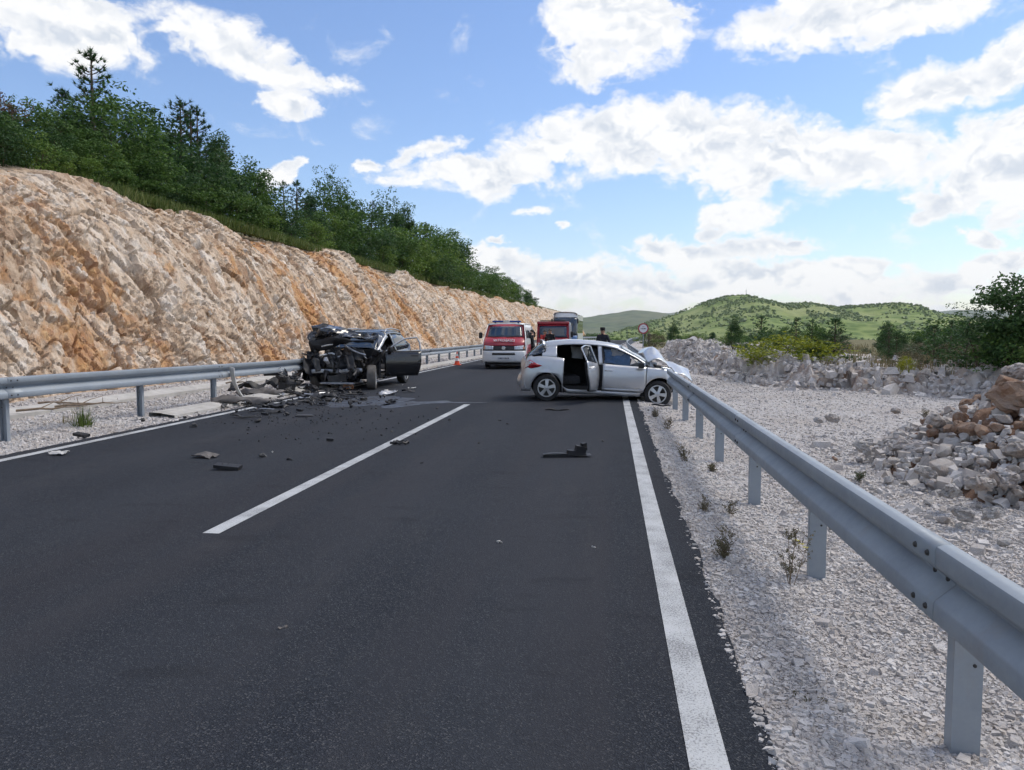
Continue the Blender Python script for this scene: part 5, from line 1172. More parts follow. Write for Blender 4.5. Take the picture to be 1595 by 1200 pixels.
def coach():
    Y0 = 80.0; c = Q(880, 520, Y0)
    root = empty('coach', (c.x, Y0, 0), (0, 0, R(-90 - 1))); tag(root, 'white and blue coach with dark windscreen waiting farthest back', 'coach')
    wp = MAT['whitepaint']; W_ = 1.25
    def fr(u, v, z0, z1, off=0.0, k=1.0):
        y = (u - .5) * 2; z = z0 + (z1 - z0) * v; x = -.02 - .55 * max(0, (z - 1.3) / 2.3) ** 2.2; return Vector((x - .35 * abs(y) ** 4 + off, y * W_ * k, z))
    MB().grid(lambda u, v: fr(u, v, .35, 1.25), 16, 6).build('front_panel', MAT['bluepaint'], root, smooth='all', thick=.03)
    MB().grid(lambda u, v: fr(u, v, 1.25, 3.15), 16, 8).build('windscreen', MAT['glassblue'], root, smooth='all', thick=.03)
    MB().grid(lambda u, v: fr(.5 + (u - .5) * (1 - .18 * v * v), v, 3.15, 3.62), 16, 8).build('front_cap', wp, root, smooth='all', thick=.03)
    mb = MB(); mb.grid(lambda u, v: Vector((-.55 - 11 * u, -W_ * math.cos(math.pi * v), 3.42 + .32 * math.sin(math.pi * v) ** .6)), 8, 12); mb.build('roof', wp, root, smooth='all', thick=.03)
    for sd in (1, -1):
        MB().prism([(-.35, sd * W_, .35), (-.35, sd * W_, 1.5), (-11.5, sd * W_, 1.5), (-11.5, sd * W_, .35)], (0, -sd * .04, 0)).build('lower_side', wp, root)
        MB().prism([(-.62, sd * W_, 2.9), (-.75, sd * W_, 3.44), (-11.5, sd * W_, 3.44), (-11.5, sd * W_, 2.9)], (0, -sd * .04, 0)).build('upper_side', wp, root)
        MB().prism([(-.36, sd * W_, 1.5), (-.58, sd * W_, 2.9), (-.85, sd * W_, 2.9), (-.75, sd * W_, 1.5)], (0, -sd * .04, 0)).build('front_pillar', MAT['bluepaint'], root)
        for k in range(7): MB().box((-1.55 - k * 1.5, sd * (W_ - .02), 2.2), (1.44, .03, 1.4)).build('side_window', MAT['glassdark'], root)
        MB().box((-1.0, sd * (W_ + .02), 1.15), (.5, .02, .5)).build('luggage_flap', MAT['greyp'], root)
        mb = MB(); mb.box((.25, sd * 1.33, 2.75), (.12, .16, .5)); mb.box((.0, sd * 1.25, 3.0), (.5, .05, .05)); mb.build('wing_mirror', MAT['black'], root, bevel=.02)
        mb = MB(); mb.box((-.12, sd * .95, .75), (.1, .4, .2)); mb.build('headlight', MAT['lens'], root, bevel=.03)
        wheel(root, (-2.6, sd * 1.08, .48), .48, .28, side=sd, rimr=.30); wheel(root, (-8.6, sd * 1.08, .48), .48, .28, side=sd, rimr=.30)
    MB().box((-11.5, 0, 1.9), (.05, 2.4, 3.0)).build('tail_panel', wp, root)
    MB().box((-6, 0, .6), (11, 2.2, .4)).build('chassis', MAT['interior'], root); MB().box((-6, 0, 1.55), (10.8, 2.3, .06)).build('floor', MAT['interior'], root)
coach()
# ================================================================== VEGETATION
def limbs(mb, rr, h, r0, n, spread, lean=(0, 0), top=.8):
    tips = []
    pts = []; x = y = 0.0
    for i in range(6):
        t = i / 5; x += rr.uniform(-.04, .04) * h + lean[0] * h / 6; y += rr.uniform(-.04, .04) * h + lean[1] * h / 6; pts.append((x, y, t * h * top))
    pts[0] = (0, 0, -.25)
    mb.tube(pts, [r0 * (1 - .75 * i / 5) for i in range(6)], 7)
    for k in range(n):
        t = rr.uniform(.15, .95); i = min(int(t * 5), 4); f = t * 5 - i
        b = Vector(pts[i]).lerp(Vector(pts[i + 1]), f); a = rr.uniform(0, 6.28); L_ = spread * rr.uniform(.6, 1.0) * (1 - .4 * t)
        m_ = b + Vector((math.cos(a) * L_ * .5, math.sin(a) * L_ * .5, L_ * rr.uniform(.15, .45))); e = b + Vector((math.cos(a) * L_, math.sin(a) * L_, L_ * rr.uniform(.4, .9)))
        mb.tube([b, m_, e], [r0 * .38 * (1 - .5 * t), r0 * .22, r0 * .06], 5); tips += [m_, e]
    return tips, Vector(pts[-1])
def leaf_quads(c, n_, size, nrm_bias, rg, aspect=.55):
    """n leaf faces round centres c (k,3); returns verts, quads"""
    k = len(c); d = rg.normal(size=(k, 3)); d /= np.linalg.norm(d, axis=1)[:, None]
    nr = rg.normal(size=(k, 3)) + nrm_bias; nr /= np.linalg.norm(nr, axis=1)[:, None]
    a = np.cross(nr, d); a /= np.maximum(np.linalg.norm(a, axis=1), 1e-6)[:, None]; b = np.cross(nr, a)
    s = size * rg.uniform(.7, 1.35, k); a = a * s[:, None]; b = b * (s * aspect)[:, None]
    v = np.stack([c - a, c - b * .9 + nr * (s * .1)[:, None], c + a, c + b * .9 + nr * (s * .1)[:, None]], 1)
    return v.reshape(-1, 3), np.arange(4 * k).reshape(k, 4)
def crown_mesh(seed, h, r, base, clumps, per, size, mat, shape='round', lumpy=.35):
    rg = np.random.default_rng(seed); cs = []
    while len(cs) < clumps:
        p = rg.uniform(-1, 1, 3); q = np.linalg.norm(p)
        if q > 1 or q < .35: continue
        if shape == 'cone':
            t = (p[2] + 1) / 2; p[:2] *= (1.08 - t) * 1.0
        elif shape == 'vase': p[:2] *= .55 + .45 * (p[2] + 1) / 2
        n_ = fbm(p[None] * 1.7 + seed, 2, seed)[0]; p = p * (1 + lumpy * n_)
        cs.append(p)
    cs = np.array(cs); C = np.stack([cs[:, 0] * r, cs[:, 1] * r, base + (h - base) * (cs[:, 2] + 1) / 2], 1)
    rad = r * rg.uniform(.16, .34, clumps)
    pts = []; bias = []
    for c, q in zip(C, rad):
        m = rg.normal(size=(per, 3)); m /= np.linalg.norm(m, axis=1)[:, None]; m *= (rg.uniform(.3, 1, per) ** .5)[:, None]
        pts.append(c + m * q * np.array([1.15, 1.15, .75])); bias.append(m * 1.2 + np.array([0, 0, .6]))
    v, f = leaf_quads(np.concatenate(pts), per, size, np.concatenate(bias), rg)
    return np_mesh('crown', v, f, mat, False)
def broadleaf(seed, h, r, mat, leaf=.075, clumps=70, per=62, shape='round', base=.12, bark='bark', lumpy=.4):
    rr = random.Random(seed); mb = MB(); limbs(mb, rr, h, .035 * h * .5, 9, r * .9, top=.72)
    return mb.mesh('trunk', MAT[bark], True), crown_mesh(seed, h, r, h * base, clumps, per, leaf, MAT[mat], shape, lumpy)
def pine(seed, h, r, mat='pine', tuft=.21, gap=.30, sparse=1.0):
    rr = random.Random(seed); rg = np.random.default_rng(seed); mb = MB()
    bend = rr.uniform(-.04, .04)
    axis = lambda t: Vector((bend * h * t * t, bend * .6 * h * t, h * t))
    mb.tube([axis(0) - Vector((0, 0, .25))] + [axis(t) for t in (.2, .4, .6, .8, 1.0)], [.022 * h, .019 * h, .015 * h, .011 * h, .007 * h, .003 * h], 7)
    T = []; D = []
    z = .12 * h
    while z < h * .97:
        t = z / h; nb = rr.randint(4, 6); L0 = r * (1.08 - t) ** .7 * rr.uniform(.6, 1.2)
        a0 = rr.uniform(0, 6.28)
        for k in range(nb):
            if rr.random() > sparse * .88: continue
            a = a0 + 6.283 * k / nb + rr.uniform(-.3, .3); L_ = L0 * rr.uniform(.45, 1.25); b = axis(min(1, t + rr.uniform(-.03, .03)))
            dr = Vector((math.cos(a), math.sin(a), 0)); up = .18 + .5 * t
            pts = [b + dr * (L_ * s) + Vector((0, 0, L_ * up * s ** 1.7 - .10 * L_ * s)) for s in (0, .35, .7, 1.0)]
            mb.tube(pts, [.006 * h * (1 - .6 * t), .004 * h, .003 * h, .0015 * h], 4, False)
            nt_ = max(2, int(L_ / .13))
            for j in range(nt_):
                s = .30 + .70 * (j + rr.random()) / nt_; q = int(min(s, .999) * 3); f = s * 3 - q; c = pts[min(q, 2)].lerp(pts[min(q, 2) + 1], min(f, 1))
                side = Vector((-dr.y, dr.x, 0)) * rr.uniform(-.32, .32) * L_ * s
                T.append(c + side + Vector((rr.uniform(-.06, .06), rr.uniform(-.06, .06), rr.uniform(-.05, .10)))); D.append((dr * .6 + Vector((0, 0, .7)) + side * 1.5).normalized())
        z += gap * rr.uniform(.8, 1.2) * (.7 + .5 * (1 - t))
    for j in range(5): T.append(axis(.95 + .012 * j)); D.append(Vector((rr.uniform(-.3, .3), rr.uniform(-.3, .3), 1)).normalized())
    T = np.array(T); D = np.array(D); m = 17
    c = np.repeat(T, m, 0); d = np.repeat(D, m, 0) + rg.normal(0, .55, (len(T) * m, 3)); d /= np.linalg.norm(d, axis=1)[:, None]
    ln = tuft * rg.uniform(.7, 1.2, len(c)); pr = np.cross(d, rg.normal(size=d.shape)); pr /= np.linalg.norm(pr, axis=1)[:, None]; w = .016 * (tuft / .15)
    v = np.stack([c - pr * w, c + d * ln[:, None] * .5 + pr * w * .2, c + d * ln[:, None], c + pr * w], 1)
    return mb.mesh('trunk', MAT['bark'], True), np_mesh('crown', v.reshape(-1, 3), np.arange(4 * len(c)).reshape(-1, 4), MAT[mat], False)
PROTO = dict(
 oak=[broadleaf(11, 4.0, 1.7, 'oak'), broadleaf(12, 4.2, 1.5, 'dark', shape='vase'), broadleaf(13, 3.8, 1.8, 'oak', lumpy=.55), broadleaf(14, 4.0, 1.35, 'dark', .065, 80, 55)],
 sparse=[broadleaf(15, 4.5, 1.2, 'dark', .06, 42, 34, 'vase', .3, lumpy=.6)],
 bush=[broadleaf(21, 2.0, 1.25, 'oak', .06, 46, 60, base=.02), broadleaf(22, 2.0, 1.1, 'lightleaf', .055, 44, 60, base=.02), broadleaf(23, 2.0, 1.3, 'dark', .055, 50, 60, base=.02)],
 juniper=[broadleaf(31, 3.6, 1.1, 'dark', .045, 90, 70, 'cone', .05), broadleaf(32, 3.4, 1.0, 'pine', .045, 90, 70, 'cone', .05)],
 pine=[pine(41, 5.0, 1.25), pine(42, 4.6, 1.15, gap=.34), pine(43, 5.2, 1.05, gap=.40, sparse=.75), pine(44, 4.0, 1.3, gap=.26)],
 dry=[broadleaf(51, 3.6, 1.3, 'browndry', .05, 36, 36, 'vase', .2, lumpy=.6)],
 olive=[broadleaf(61, 1.5, 1.0, 'olive', .05, 40, 50, base=.02), broadleaf(62, 1.4, .9, 'weed', .045, 36, 46, base=.02)],
 broom=[broadleaf(71, 1.0, .95, 'broom', .035, 46, 60, base=.02)],
)
PH_ = {'oak': 4.0, 'sparse': 4.5, 'bush': 2.0, 'juniper': 3.5, 'pine': 4.8, 'dry': 3.6, 'olive': 1.45, 'broom': 1.0}
NAMES = {'oak': 'oak_tree', 'sparse': 'oak_tree', 'bush': 'shrub', 'juniper': 'juniper_tree', 'pine': 'pine_tree', 'dry': 'dry_tree', 'olive': 'scrub_bush', 'broom': 'broom_bush'}
def plant(kind, X, Y, Z, h, label, group=None, wide=1.0, var=None, cat=None):
    tr, crn = PROTO[kind][(var if var is not None else random.randrange(99)) % len(PROTO[kind])]
    s = h / PH_[kind]; o = empty(NAMES[kind], (X, Y, Z), (0, 0, random.uniform(0, 6.28))); o.scale = (s * wide, s * wide, s)
    tag(o, label, cat or ('tree' if kind in ('oak', 'sparse', 'juniper', 'pine', 'dry') else 'shrub'), group)
    link('trunk', tr, o); link('crown', crn, o); return o

# the wood above the cutting: crowns reach the skyline the photograph shows
SKX = [0, 40, 70, 100, 130, 150, 185, 215, 245, 280, 305, 330, 345, 380, 400, 430, 480, 520, 560, 600, 640, 690, 720, 760, 800, 840, 872]
SKY_ = [132, 130, 142, 152, 164, 160, 150, 148, 176, 182, 182, 210, 214, 238, 256, 282, 286, 292, 312, 308, 322, 350, 386, 406, 430, 456, 478]
ORD = ['first', 'second', 'third', 'fourth', 'fifth', 'sixth', 'seventh', 'eighth', 'ninth', 'tenth', 'eleventh', 'twelfth', 'thirteenth', 'fourteenth', 'fifteenth', 'sixteenth', 'seventeenth', 'eighteenth', 'nineteenth', 'twentieth']
TALLY = {}
def nth(*key):
    TALLY[key] = TALLY.get(key, 0) + 1; return ORD[min(TALLY[key] - 1, 19)]
def wood_label(px, kd, row):
    zone = 'at the far left' if px < 125 else 'below the tallest pine' if px < 262 else 'below the paired pointed pines' if px < 425 else 'above the black wreck' if px < 600 else 'between black wreck and van' if px < 735 else 'above the vans'
    kind_ = {'oak': 'broadleaf tree', 'juniper': 'dense juniper', 'pine': 'young pine', 'bush': 'green shrub', 'sparse': 'thin leaved tree'}[kd]
    return f'{nth(zone, kind_, row)} {row} {kind_} from the left in the wood {zone}'
def wood_tree(px, kind, X0, label, group=None, top=None, wide=1.0, var=None):
    # choose Y so that a trunk standing at X0 (+bend) shows at photo column px
    Y = 20.0
    for _ in range(30):
        d = ray(px, 400); Y = (X0 + float(rx(Y))) / d.x * d.y
    X = X0 + float(rx(Y)); Z = hside(X, Y)
    ty = top if top is not None else np.interp(px, SKX, SKY_) + random.uniform(-3, 16)
    ztop = Q(px, ty, Y).z; h = max(1.2, ztop - Z)
    return plant(kind, X, Y, Z - .05, h, label, group, wide, var)
TALL = [  # the crowns that stand out
 (152, 'pine', -22.0, 'tallest slender pine on the skyline above the rock cutting, at the left', 84, 1.15, 0), (108, 'pine', -22.5, 'slim pine on the skyline just left of the tallest one', 116, 1.1, 3),
 (285, 'pine', -21.5, 'slim pointed pine on the skyline above the middle of the nearer wood', 148, 1.15, 1), (312, 'pine', -22.0, 'thinner pine leaning beside the pointed one on the skyline', 172, 1.0, 0),
 (522, 'sparse', -22.0, 'sparse airy tree standing above the wood behind the black wreck', 258, .8, 0), (8, 'dry', -21.0, 'brownish dry tree at the left edge of the picture', 92, .8, 0),
 (345, 'juniper', -20.5, 'dense conical evergreen above the wood, left of the small white cloud', 214, 1.1, 0), (610, 'sparse', -22.0, 'bushy headed tree rising right of the sparse airy tree', 292, .9, 0), (205, 'pine', -22, 'twin topped pine at the right of the tallest pine', 158, 1.0, 3)]
for px, kd, X0, lb, tp, wd, vr in TALL: wood_tree(px, kd, X0, lb, None, tp, wd, vr)
G1 = 'trees of the wood above the rock cutting'
LAB = {'oak': 'dark green broadleaf tree in the wood above the rock cutting', 'juniper': 'dense dark juniper in the wood above the rock cutting', 'pine': 'young pine in the wood above the rock cutting', 'bush': 'green shrub at the foot of the wood above the rock cutting', 'sparse': 'thin leaved tree in the wood above the rock cutting'}
px = -70
while px < 868:
    step = np.interp(px, [0, 400, 700, 870], [34, 26, 17, 11])
    kd = random.choices(['oak', 'juniper', 'pine', 'sparse'], [5, 2.2, 1.6, .6])[0]
    wood_tree(px + random.uniform(-6, 6), kd, -21.2 + random.uniform(-1.2, 1.0), wood_label(px, kd, 'skyline'), G1, wide=random.uniform(1.0, 1.35))
    px += step
px = -60
while px < 862:                                    # nearer, lower row
    step = np.interp(px, [0, 400, 700, 870], [30, 24, 16, 12])
    sk = np.interp(px, SKX, SKY_); rimy = np.interp(px, [0, 300, 600, 700, 855], [262, 345, 420, 440, 483])
    kd = random.choices(['oak', 'bush', 'juniper'], [4, 3, 1.4])[0]
    wood_tree(px, kd, -19.4 + random.uniform(-.7, .5), wood_label(px, kd, 'middle-row'), G1, top=sk + (rimy - sk) * random.uniform(.22, .5), wide=random.uniform(1.0, 1.4))
    px += step
px = 10
while px < 850:                                    # shrubs along the rim
    step = np.interp(px, [0, 400, 700, 870], [58, 42, 26, 18])
    sk = np.interp(px, SKX, SKY_); rimy = np.interp(px, [0, 300, 600, 700, 855], [262, 345, 420, 440, 483])
    wood_tree(px, 'bush', -18.5 + random.uniform(-.3, .3), wood_label(px, 'bush', 'rim'), G1, top=sk + (rimy - sk) * random.uniform(.50, .74), wide=random.uniform(1.0, 1.5))
    px += step

def blades(name, pos, ln, mat, lean=.35, w=.006, seed=1):
    rg = np.random.default_rng(seed); n_ = len(pos); a = rg.uniform(0, 6.283, n_); tl = rg.normal(0, lean, n_)
    d = np.stack([np.cos(a) * np.sin(tl), np.sin(a) * np.sin(tl), np.cos(tl)], 1)
    b = rg.uniform(0, 6.283, n_); s = np.stack([np.cos(b), np.sin(b), 0 * b], 1) * np.asarray(w).reshape(-1, 1) if hasattr(w, '__len__') else np.stack([np.cos(b), np.sin(b), 0 * b], 1) * w
    m_ = pos + d * (ln * .55)[:, None]; e = pos + d * ln[:, None] + np.stack([np.cos(a), np.sin(a), -.4 + 0 * a], 1) * (ln * .18 * np.abs(tl) / max(lean, .01))[:, None]
    v = np.stack([pos - s, pos + s, m_ + s * .7, m_ - s * .7, e], 1).reshape(-1, 3); i = np.arange(n_)[:, None] * 5
    f = np.concatenate([i + np.array([[0, 1, 2]]), i + np.array([[0, 2, 3]]), i + np.array([[3, 2, 4]])])
    return np_mesh(name, v, f, mat, False)
n = 42000; Yq = 9 * (150 / 9) ** rng.random(n); dd = np.abs(rng.normal(0.2, 1.0, n)) - .35
patch = fbm(np.stack([Yq * .25, dd * .4, dd * 0], 1), 3, 95); kp = patch > -.28; Yq, dd = Yq[kp], dd[kp]
gz_ = 6.30 - .4 * sst(120, 185, Yq) + .31 * np.maximum(dd, 0) + .02
tag(link('rim_grass', blades('rim_grass', np.stack([-17.5 - dd + rx(Yq), Yq, gz_], 1), rng.uniform(.22, .68, len(Yq)), MAT['grass'], .4, .012 + Yq * .0004, 3)), 'tall grass along the rim of the rock cutting', kind='stuff')

# scrub and young trees beyond the bank on the right
RT = [  # photo x, top y, Y, kind, width, label
 (1300,482,27,'pine',1.7,'spreading young pine with fanned branches behind the rock bank',3),(1185,488,33,'pine',1.4,'small pine in the scrub left of the yellow broom',1),(1145,494,38,'juniper',1.2,'dark juniper at the left end of the roadside scrub',0),(1240,496,31,'pine',1.3,'low pine just left of the spreading fan-shaped pine',0),
 (1385,500,26,'pine',1.3,'pointed pine right of the spreading fan-shaped pine',1),(1455,492,24,'pine',1.4,'dark pointed pine left of the large tree at the right edge',3),(1480,500,25,'pine',1.2,'smaller pine touching the large tree at the right edge',0),
 (1572,424,19.5,'oak',1.15,'large dark tree at the right edge of the picture',1),(1600,440,20.5,'oak',1.1,'leafy tree half cut off by the right edge',1),(1528,466,21.5,'sparse',1.5,'open branched smaller tree leaning left of the large tree on the right',0),(1590,500,18.5,'bush',1.2,'green bush low at the right edge of the picture',0),(1510,505,22.5,'bush',1.3,'dark bush at the foot of the open branched tree on the right',2),
 (1225,520,25.5,'broom',1.9,'yellow flowering broom on top of the rock bank',0),(1412,552,20.3,'broom',.5,'small yellow-green broom on the bank near the right',0),
 (1110,512,60,'juniper',1.2,'dark juniper standing alone behind the stone mound by the road sign',1),(1050,503,95,'juniper',1.2,'dark bush on the green slope right of the road sign',0)]
def behind_bank(x_, Y_, gap):
    while True:
        g0 = Q(x_, 540, Y_)
        if g0.x - float(rx(Y_)) - np.interp(Y_, BKY, BKX) > gap or Y_ > 80: return g0, Y_
        Y_ += .4
def plat_z(X, Y):
    return max(float(ground_z(np.array([X]), np.array([Y]))[0]), PLAT - .12) if Y < 56 else float(ground_z(np.array([X]), np.array([Y]))[0])
for x_, t_, Y_, kd, wd, lb, vr in RT:
    g0, Y_ = behind_bank(x_, float(Y_), 1.5 if kd == 'broom' else 2.6); Z = plat_z(g0.x, Y_); h = max(.4, Q(x_, t_, Y_).z - Z)
    plant(kd, g0.x, Y_, Z - .05, h, lb, None, wd, vr)
G2 = 'scrub beyond the rock bank on the right'
for x_ in sorted(random.uniform(1060, 1640) for _ in range(80)):
    Y_ = random.uniform(23, 62) if x_ > 1200 else random.uniform(32, 80)
    kd = random.choices(['bush', 'olive', 'juniper', 'pine', 'oak'], [3, 3.5, 1.2, 1.2, 1.2])[0]
    tp = {'olive': random.uniform(528, 545), 'bush': random.uniform(508, 532), 'juniper': random.uniform(498, 520), 'pine': random.uniform(497, 518), 'oak': random.uniform(502, 520)}[kd]
    if x_ < 1130: tp = max(tp, 520 + random.uniform(0, 8))
    if x_ > 1480: tp -= 12
    g0, Y_ = behind_bank(x_, Y_, 2.8); Z = plat_z(g0.x, Y_); h = Q(x_, tp, Y_).z - Z
    if h < .35: h = random.uniform(.4, .8)
    zone = 'left of the yellow broom' if x_ < 1170 else 'behind the yellow broom' if x_ < 1280 else 'around the fan-shaped pine' if x_ < 1400 else 'left of the large right tree' if x_ < 1500 else 'around the large right tree'
    lb = {'olive': 'grey-green low scrub bush beyond the rock bank on the right', 'bush': 'leafy green bush in the scrub beyond the rock bank', 'juniper': 'small juniper in the scrub beyond the rock bank', 'pine': 'small pine in the scrub beyond the rock bank', 'oak': 'young broadleaf tree in the scrub beyond the rock bank'}[kd]
    lb = f"{nth(zone, kd)} {dict(olive='grey-green scrub bush', bush='leafy green bush', juniper='small juniper', pine='small pine', oak='young broadleaf tree')[kd]} from the left in the scrub {zone}"
    plant(kd, g0.x, Y_, Z - .05, h, lb, G2, random.uniform(1.0, 1.5))
for k in range(18):                                # low growth where the road bends away
    Y_ = random.uniform(90, 210); X_ = float(rx(Y_)) + random.uniform(3.5, 30); Z = float(ground_z(np.array([X_]), np.array([Y_]))[0])
    plant(random.choice(['bush', 'bush', 'olive', 'juniper']), X_, Y_, Z - .1, random.uniform(1.2, 2.6), 'small far bush beside the bend of the road', 'far bushes beside the bend', random.uniform(1.2, 1.9), 1 if random.random() < .5 else None)
for k in range(8):
    Y_ = random.uniform(165, 230); X_ = float(rx(Y_)) - random.uniform(-6, 16) - 3; Z = float(ground_z(np.array([X_]), np.array([Y_]))[0])
    plant('bush', X_, Y_, Z - .2, random.uniform(1.5, 2.6), 'small far bush where the road goes over the crest', 'far bushes at the crest', 1.5)
n = 16000; Yq = rng.uniform(19, 70, n); bx2 = np.interp(Yq, BKY, BKX); dd = np.abs(rng.normal(0, 5.0, n)) + 2.0; Xq = bx2 + dd
kp = fbm(np.stack([Xq * .4, Yq * .4, Xq * 0], 1), 3, 99) > 0; Xq, Yq = Xq[kp], Yq[kp]
tag(link('dry_grass', blades('dry_grass', np.stack([Xq, Yq, np.maximum(ground_z(Xq, Yq), PLAT - .15)], 1), rng.uniform(.15, .5, len(Xq)), MAT['drygrass'], .4, .006 + .0004 * Yq, 5)), 'dry grass between the scrub on top of the rock bank', kind='stuff')

# single weeds in the gravel
def tuft(px_, py_, n_, ln, spread, mat, label, z=0.0, lean=.35, w=.004, name='grass_tuft', cat='grass'):
    c = P(px_, py_, z); rg = np.random.default_rng(int(px_)); a = rg.uniform(0, 6.28, n_); r_ = spread * np.sqrt(rg.random(n_))
    o = link(name, blades('blades', np.stack([np.cos(a) * r_, np.sin(a) * r_, 0 * a - .01], 1), rg.uniform(.5, 1.1, n_) * ln, MAT[mat], lean, w, int(px_)), None, c); return tag(o, label, cat)
tuft(130, 668, 130, .42, .14, 'grass', 'green grass tuft beside the left road edge', .0, .35, .006)
tuft(98, 664, 40, .25, .2, 'drygrass', 'thin dry grass left of the green tuft by the left road edge', .0, .5, .005)
def sprig(px_, py_, h, label, mat='weed', flower=False, n_=5, dense=10):
    c = P(px_, py_, -.09); o = empty('dry_weed', c, (0, 0, random.uniform(0, 6))); tag(o, label, 'weed'); rr = random.Random(int(px_)); rg = np.random.default_rng(int(px_))
    mb = MB(); pts = []
    for k in range(n_):
        a = rr.uniform(0, 6.28); L_ = h * rr.uniform(.6, 1.0); b = Vector((rr.uniform(-.02, .02), rr.uniform(-.02, .02), -.01)); ln = rr.uniform(.08, .32)
        path = [b + Vector((math.cos(a) * ln * L_ * s, math.sin(a) * ln * L_ * s, L_ * s)) for s in (0, .35, .7, 1)]
        mb.tube(path, [.0028, .0022, .0017, .001], 4)
        for j in range(dense):
            s = rr.uniform(.2, 1); q = path[min(int(s * 3), 2)].lerp(path[min(int(s * 3) + 1, 3)], s * 3 - min(int(s * 3), 2)); b2 = rr.uniform(0, 6.28); l2 = rr.uniform(.02, .07) * (1.2 - s * .5)
            e = q + Vector((math.cos(b2) * l2, math.sin(b2) * l2, l2 * .9)); mb.tube([q, e], [.0012, .0007], 3, False); pts += [e, q.lerp(e, .6), q.lerp(e, .3)]
    mb.build('stem', MAT['deadwood'], o)
    P_ = np.repeat(np.array(pts), 3, 0) + rg.normal(0, .006, (len(pts) * 3, 3)); v, f = leaf_quads(P_, 1, .010, np.array([0, 0, .4]), rg, .35); link('leaf_sprays', np_mesh('leaf_sprays', v, f, MAT[mat]), o)
    if flower:
        mb = MB(); 
        for k in range(3):
            for j in range(5):
                a = j * 1.257; q = Vector((-.07 + .03 * k, -.05, h * .62 + .018 * k)); mb.add([q, q + Vector((math.cos(a) * .016, math.sin(a - .35) * .016, .006)), q + Vector((math.cos(a) * .024, math.sin(a) * .024, .004)), q + Vector((math.cos(a + .5) * .016, math.sin(a + .35) * .016, .006))], [(0, 1, 2, 3)])
        mb.build('flower', MAT['yellow'], o)
sprig(1128, 884, .30, 'bushy dry weed in the gravel near the white edge line', n_=9, dense=12)
sprig(1232, 916, .44, 'tall dry weed with a yellow flower beside a barrier post', flower=True, n_=5, dense=14)
sprig(1095, 808, .22, 'thin two-stemmed weed in the gravel by the edge line', n_=4)
sprig(1136, 808, .22, 'single dark weed stem right of the two-stemmed one', n_=3)
sprig(1067, 726, .30, 'clump of dry weeds beside the asphalt edge, midway to the silver car', n_=7, dense=9)
sprig(1040, 674, .30, 'dry weed clump in the gravel just before the silver car', n_=7, dense=9)
sprig(1020, 655, .26, 'small weed at the asphalt edge below the silver car front wheel', n_=9)
sprig(1108, 738, .12, 'small low weed in the gravel below the third visible post', n_=6)
sprig(1288, 826, .16, 'small dark weed right of the second nearest post', n_=5)
sprig(1256, 1112, .10, 'tiny weed stem in the gravel near the bottom right', n_=3, dense=5)
sprig(1340, 752, .12, 'little green weed in front of the stone heap', mat='olive', n_=6)
sprig(1440, 655, .22, 'wispy dry weed on the flat gravel behind the stone heap edge', n_=7)
def rosette(px_, py_, r_, n_, label):
    c = P(px_, py_, -.085); mb = MB(); rr = random.Random(int(px_))
    for k in range(n_):
        a = k * 2.399; L_ = r_ * rr.uniform(.7, 1); up = rr.uniform(.3, .9); d = Vector((math.cos(a), math.sin(a), 0)); s = Vector((-d.y, d.x, 0)) * L_ * .2
        A, B, C_ = Vector((0, 0, 0)), d * L_ * .55 + Vector((0, 0, L_ * up * .7)), d * L_ + Vector((0, 0, L_ * up * .75)); mb.add([A, B - s, C_, B + s], [(0, 1, 2), (0, 2, 3)])
    o = mb.build('leafy_weed', MAT['lightleaf'], None, loc=c); tag(o, label, 'weed')
rosette(1222, 1062, .055, 14, 'green leafy rosette weed in the near gravel'); rosette(1229, 946, .028, 9, 'tiny green weed below the tall dry weed')

# dead branches at the foot of the cutting
for k, (px_, py_, L_, lb) in enumerate(((60, 628, 1.6, 'bundle stick lying at the foot of the cutting, far left'), (85, 634, 1.3, 'shorter dead stick beside the drainage channel at far left'), (352, 597, 1.1, 'dead branch behind the left barrier near the bumper wreckage'), (25, 640, 1.2, 'dead branch at the left edge below the barrier'))):
    c = P(px_, py_, .12); rr = random.Random(k); a = rr.uniform(-.5, .5) + 1.4; pts = [Vector((0, 0, 0))]
    for _ in range(6): pts.append(pts[-1] + Vector((math.sin(a) * L_ / 6, math.cos(a) * L_ / 6, rr.uniform(-.02, .04)))); a += rr.uniform(-.2, .2)
    mb = MB(); mb.tube(pts, [.025, .024, .022, .018, .014, .01, .005], 6); mb.tube([pts[2], pts[2] + Vector((.12, .2, .1)), pts[2] + Vector((.2, .45, .14))], [.012, .008, .004], 5); mb.tube([pts[4], pts[4] + Vector((.1, -.15, .12))], [.009, .004], 5)
    tag(mb.build('dead_branch', MAT['deadwood'], None, True, loc=c), lb, 'branch')

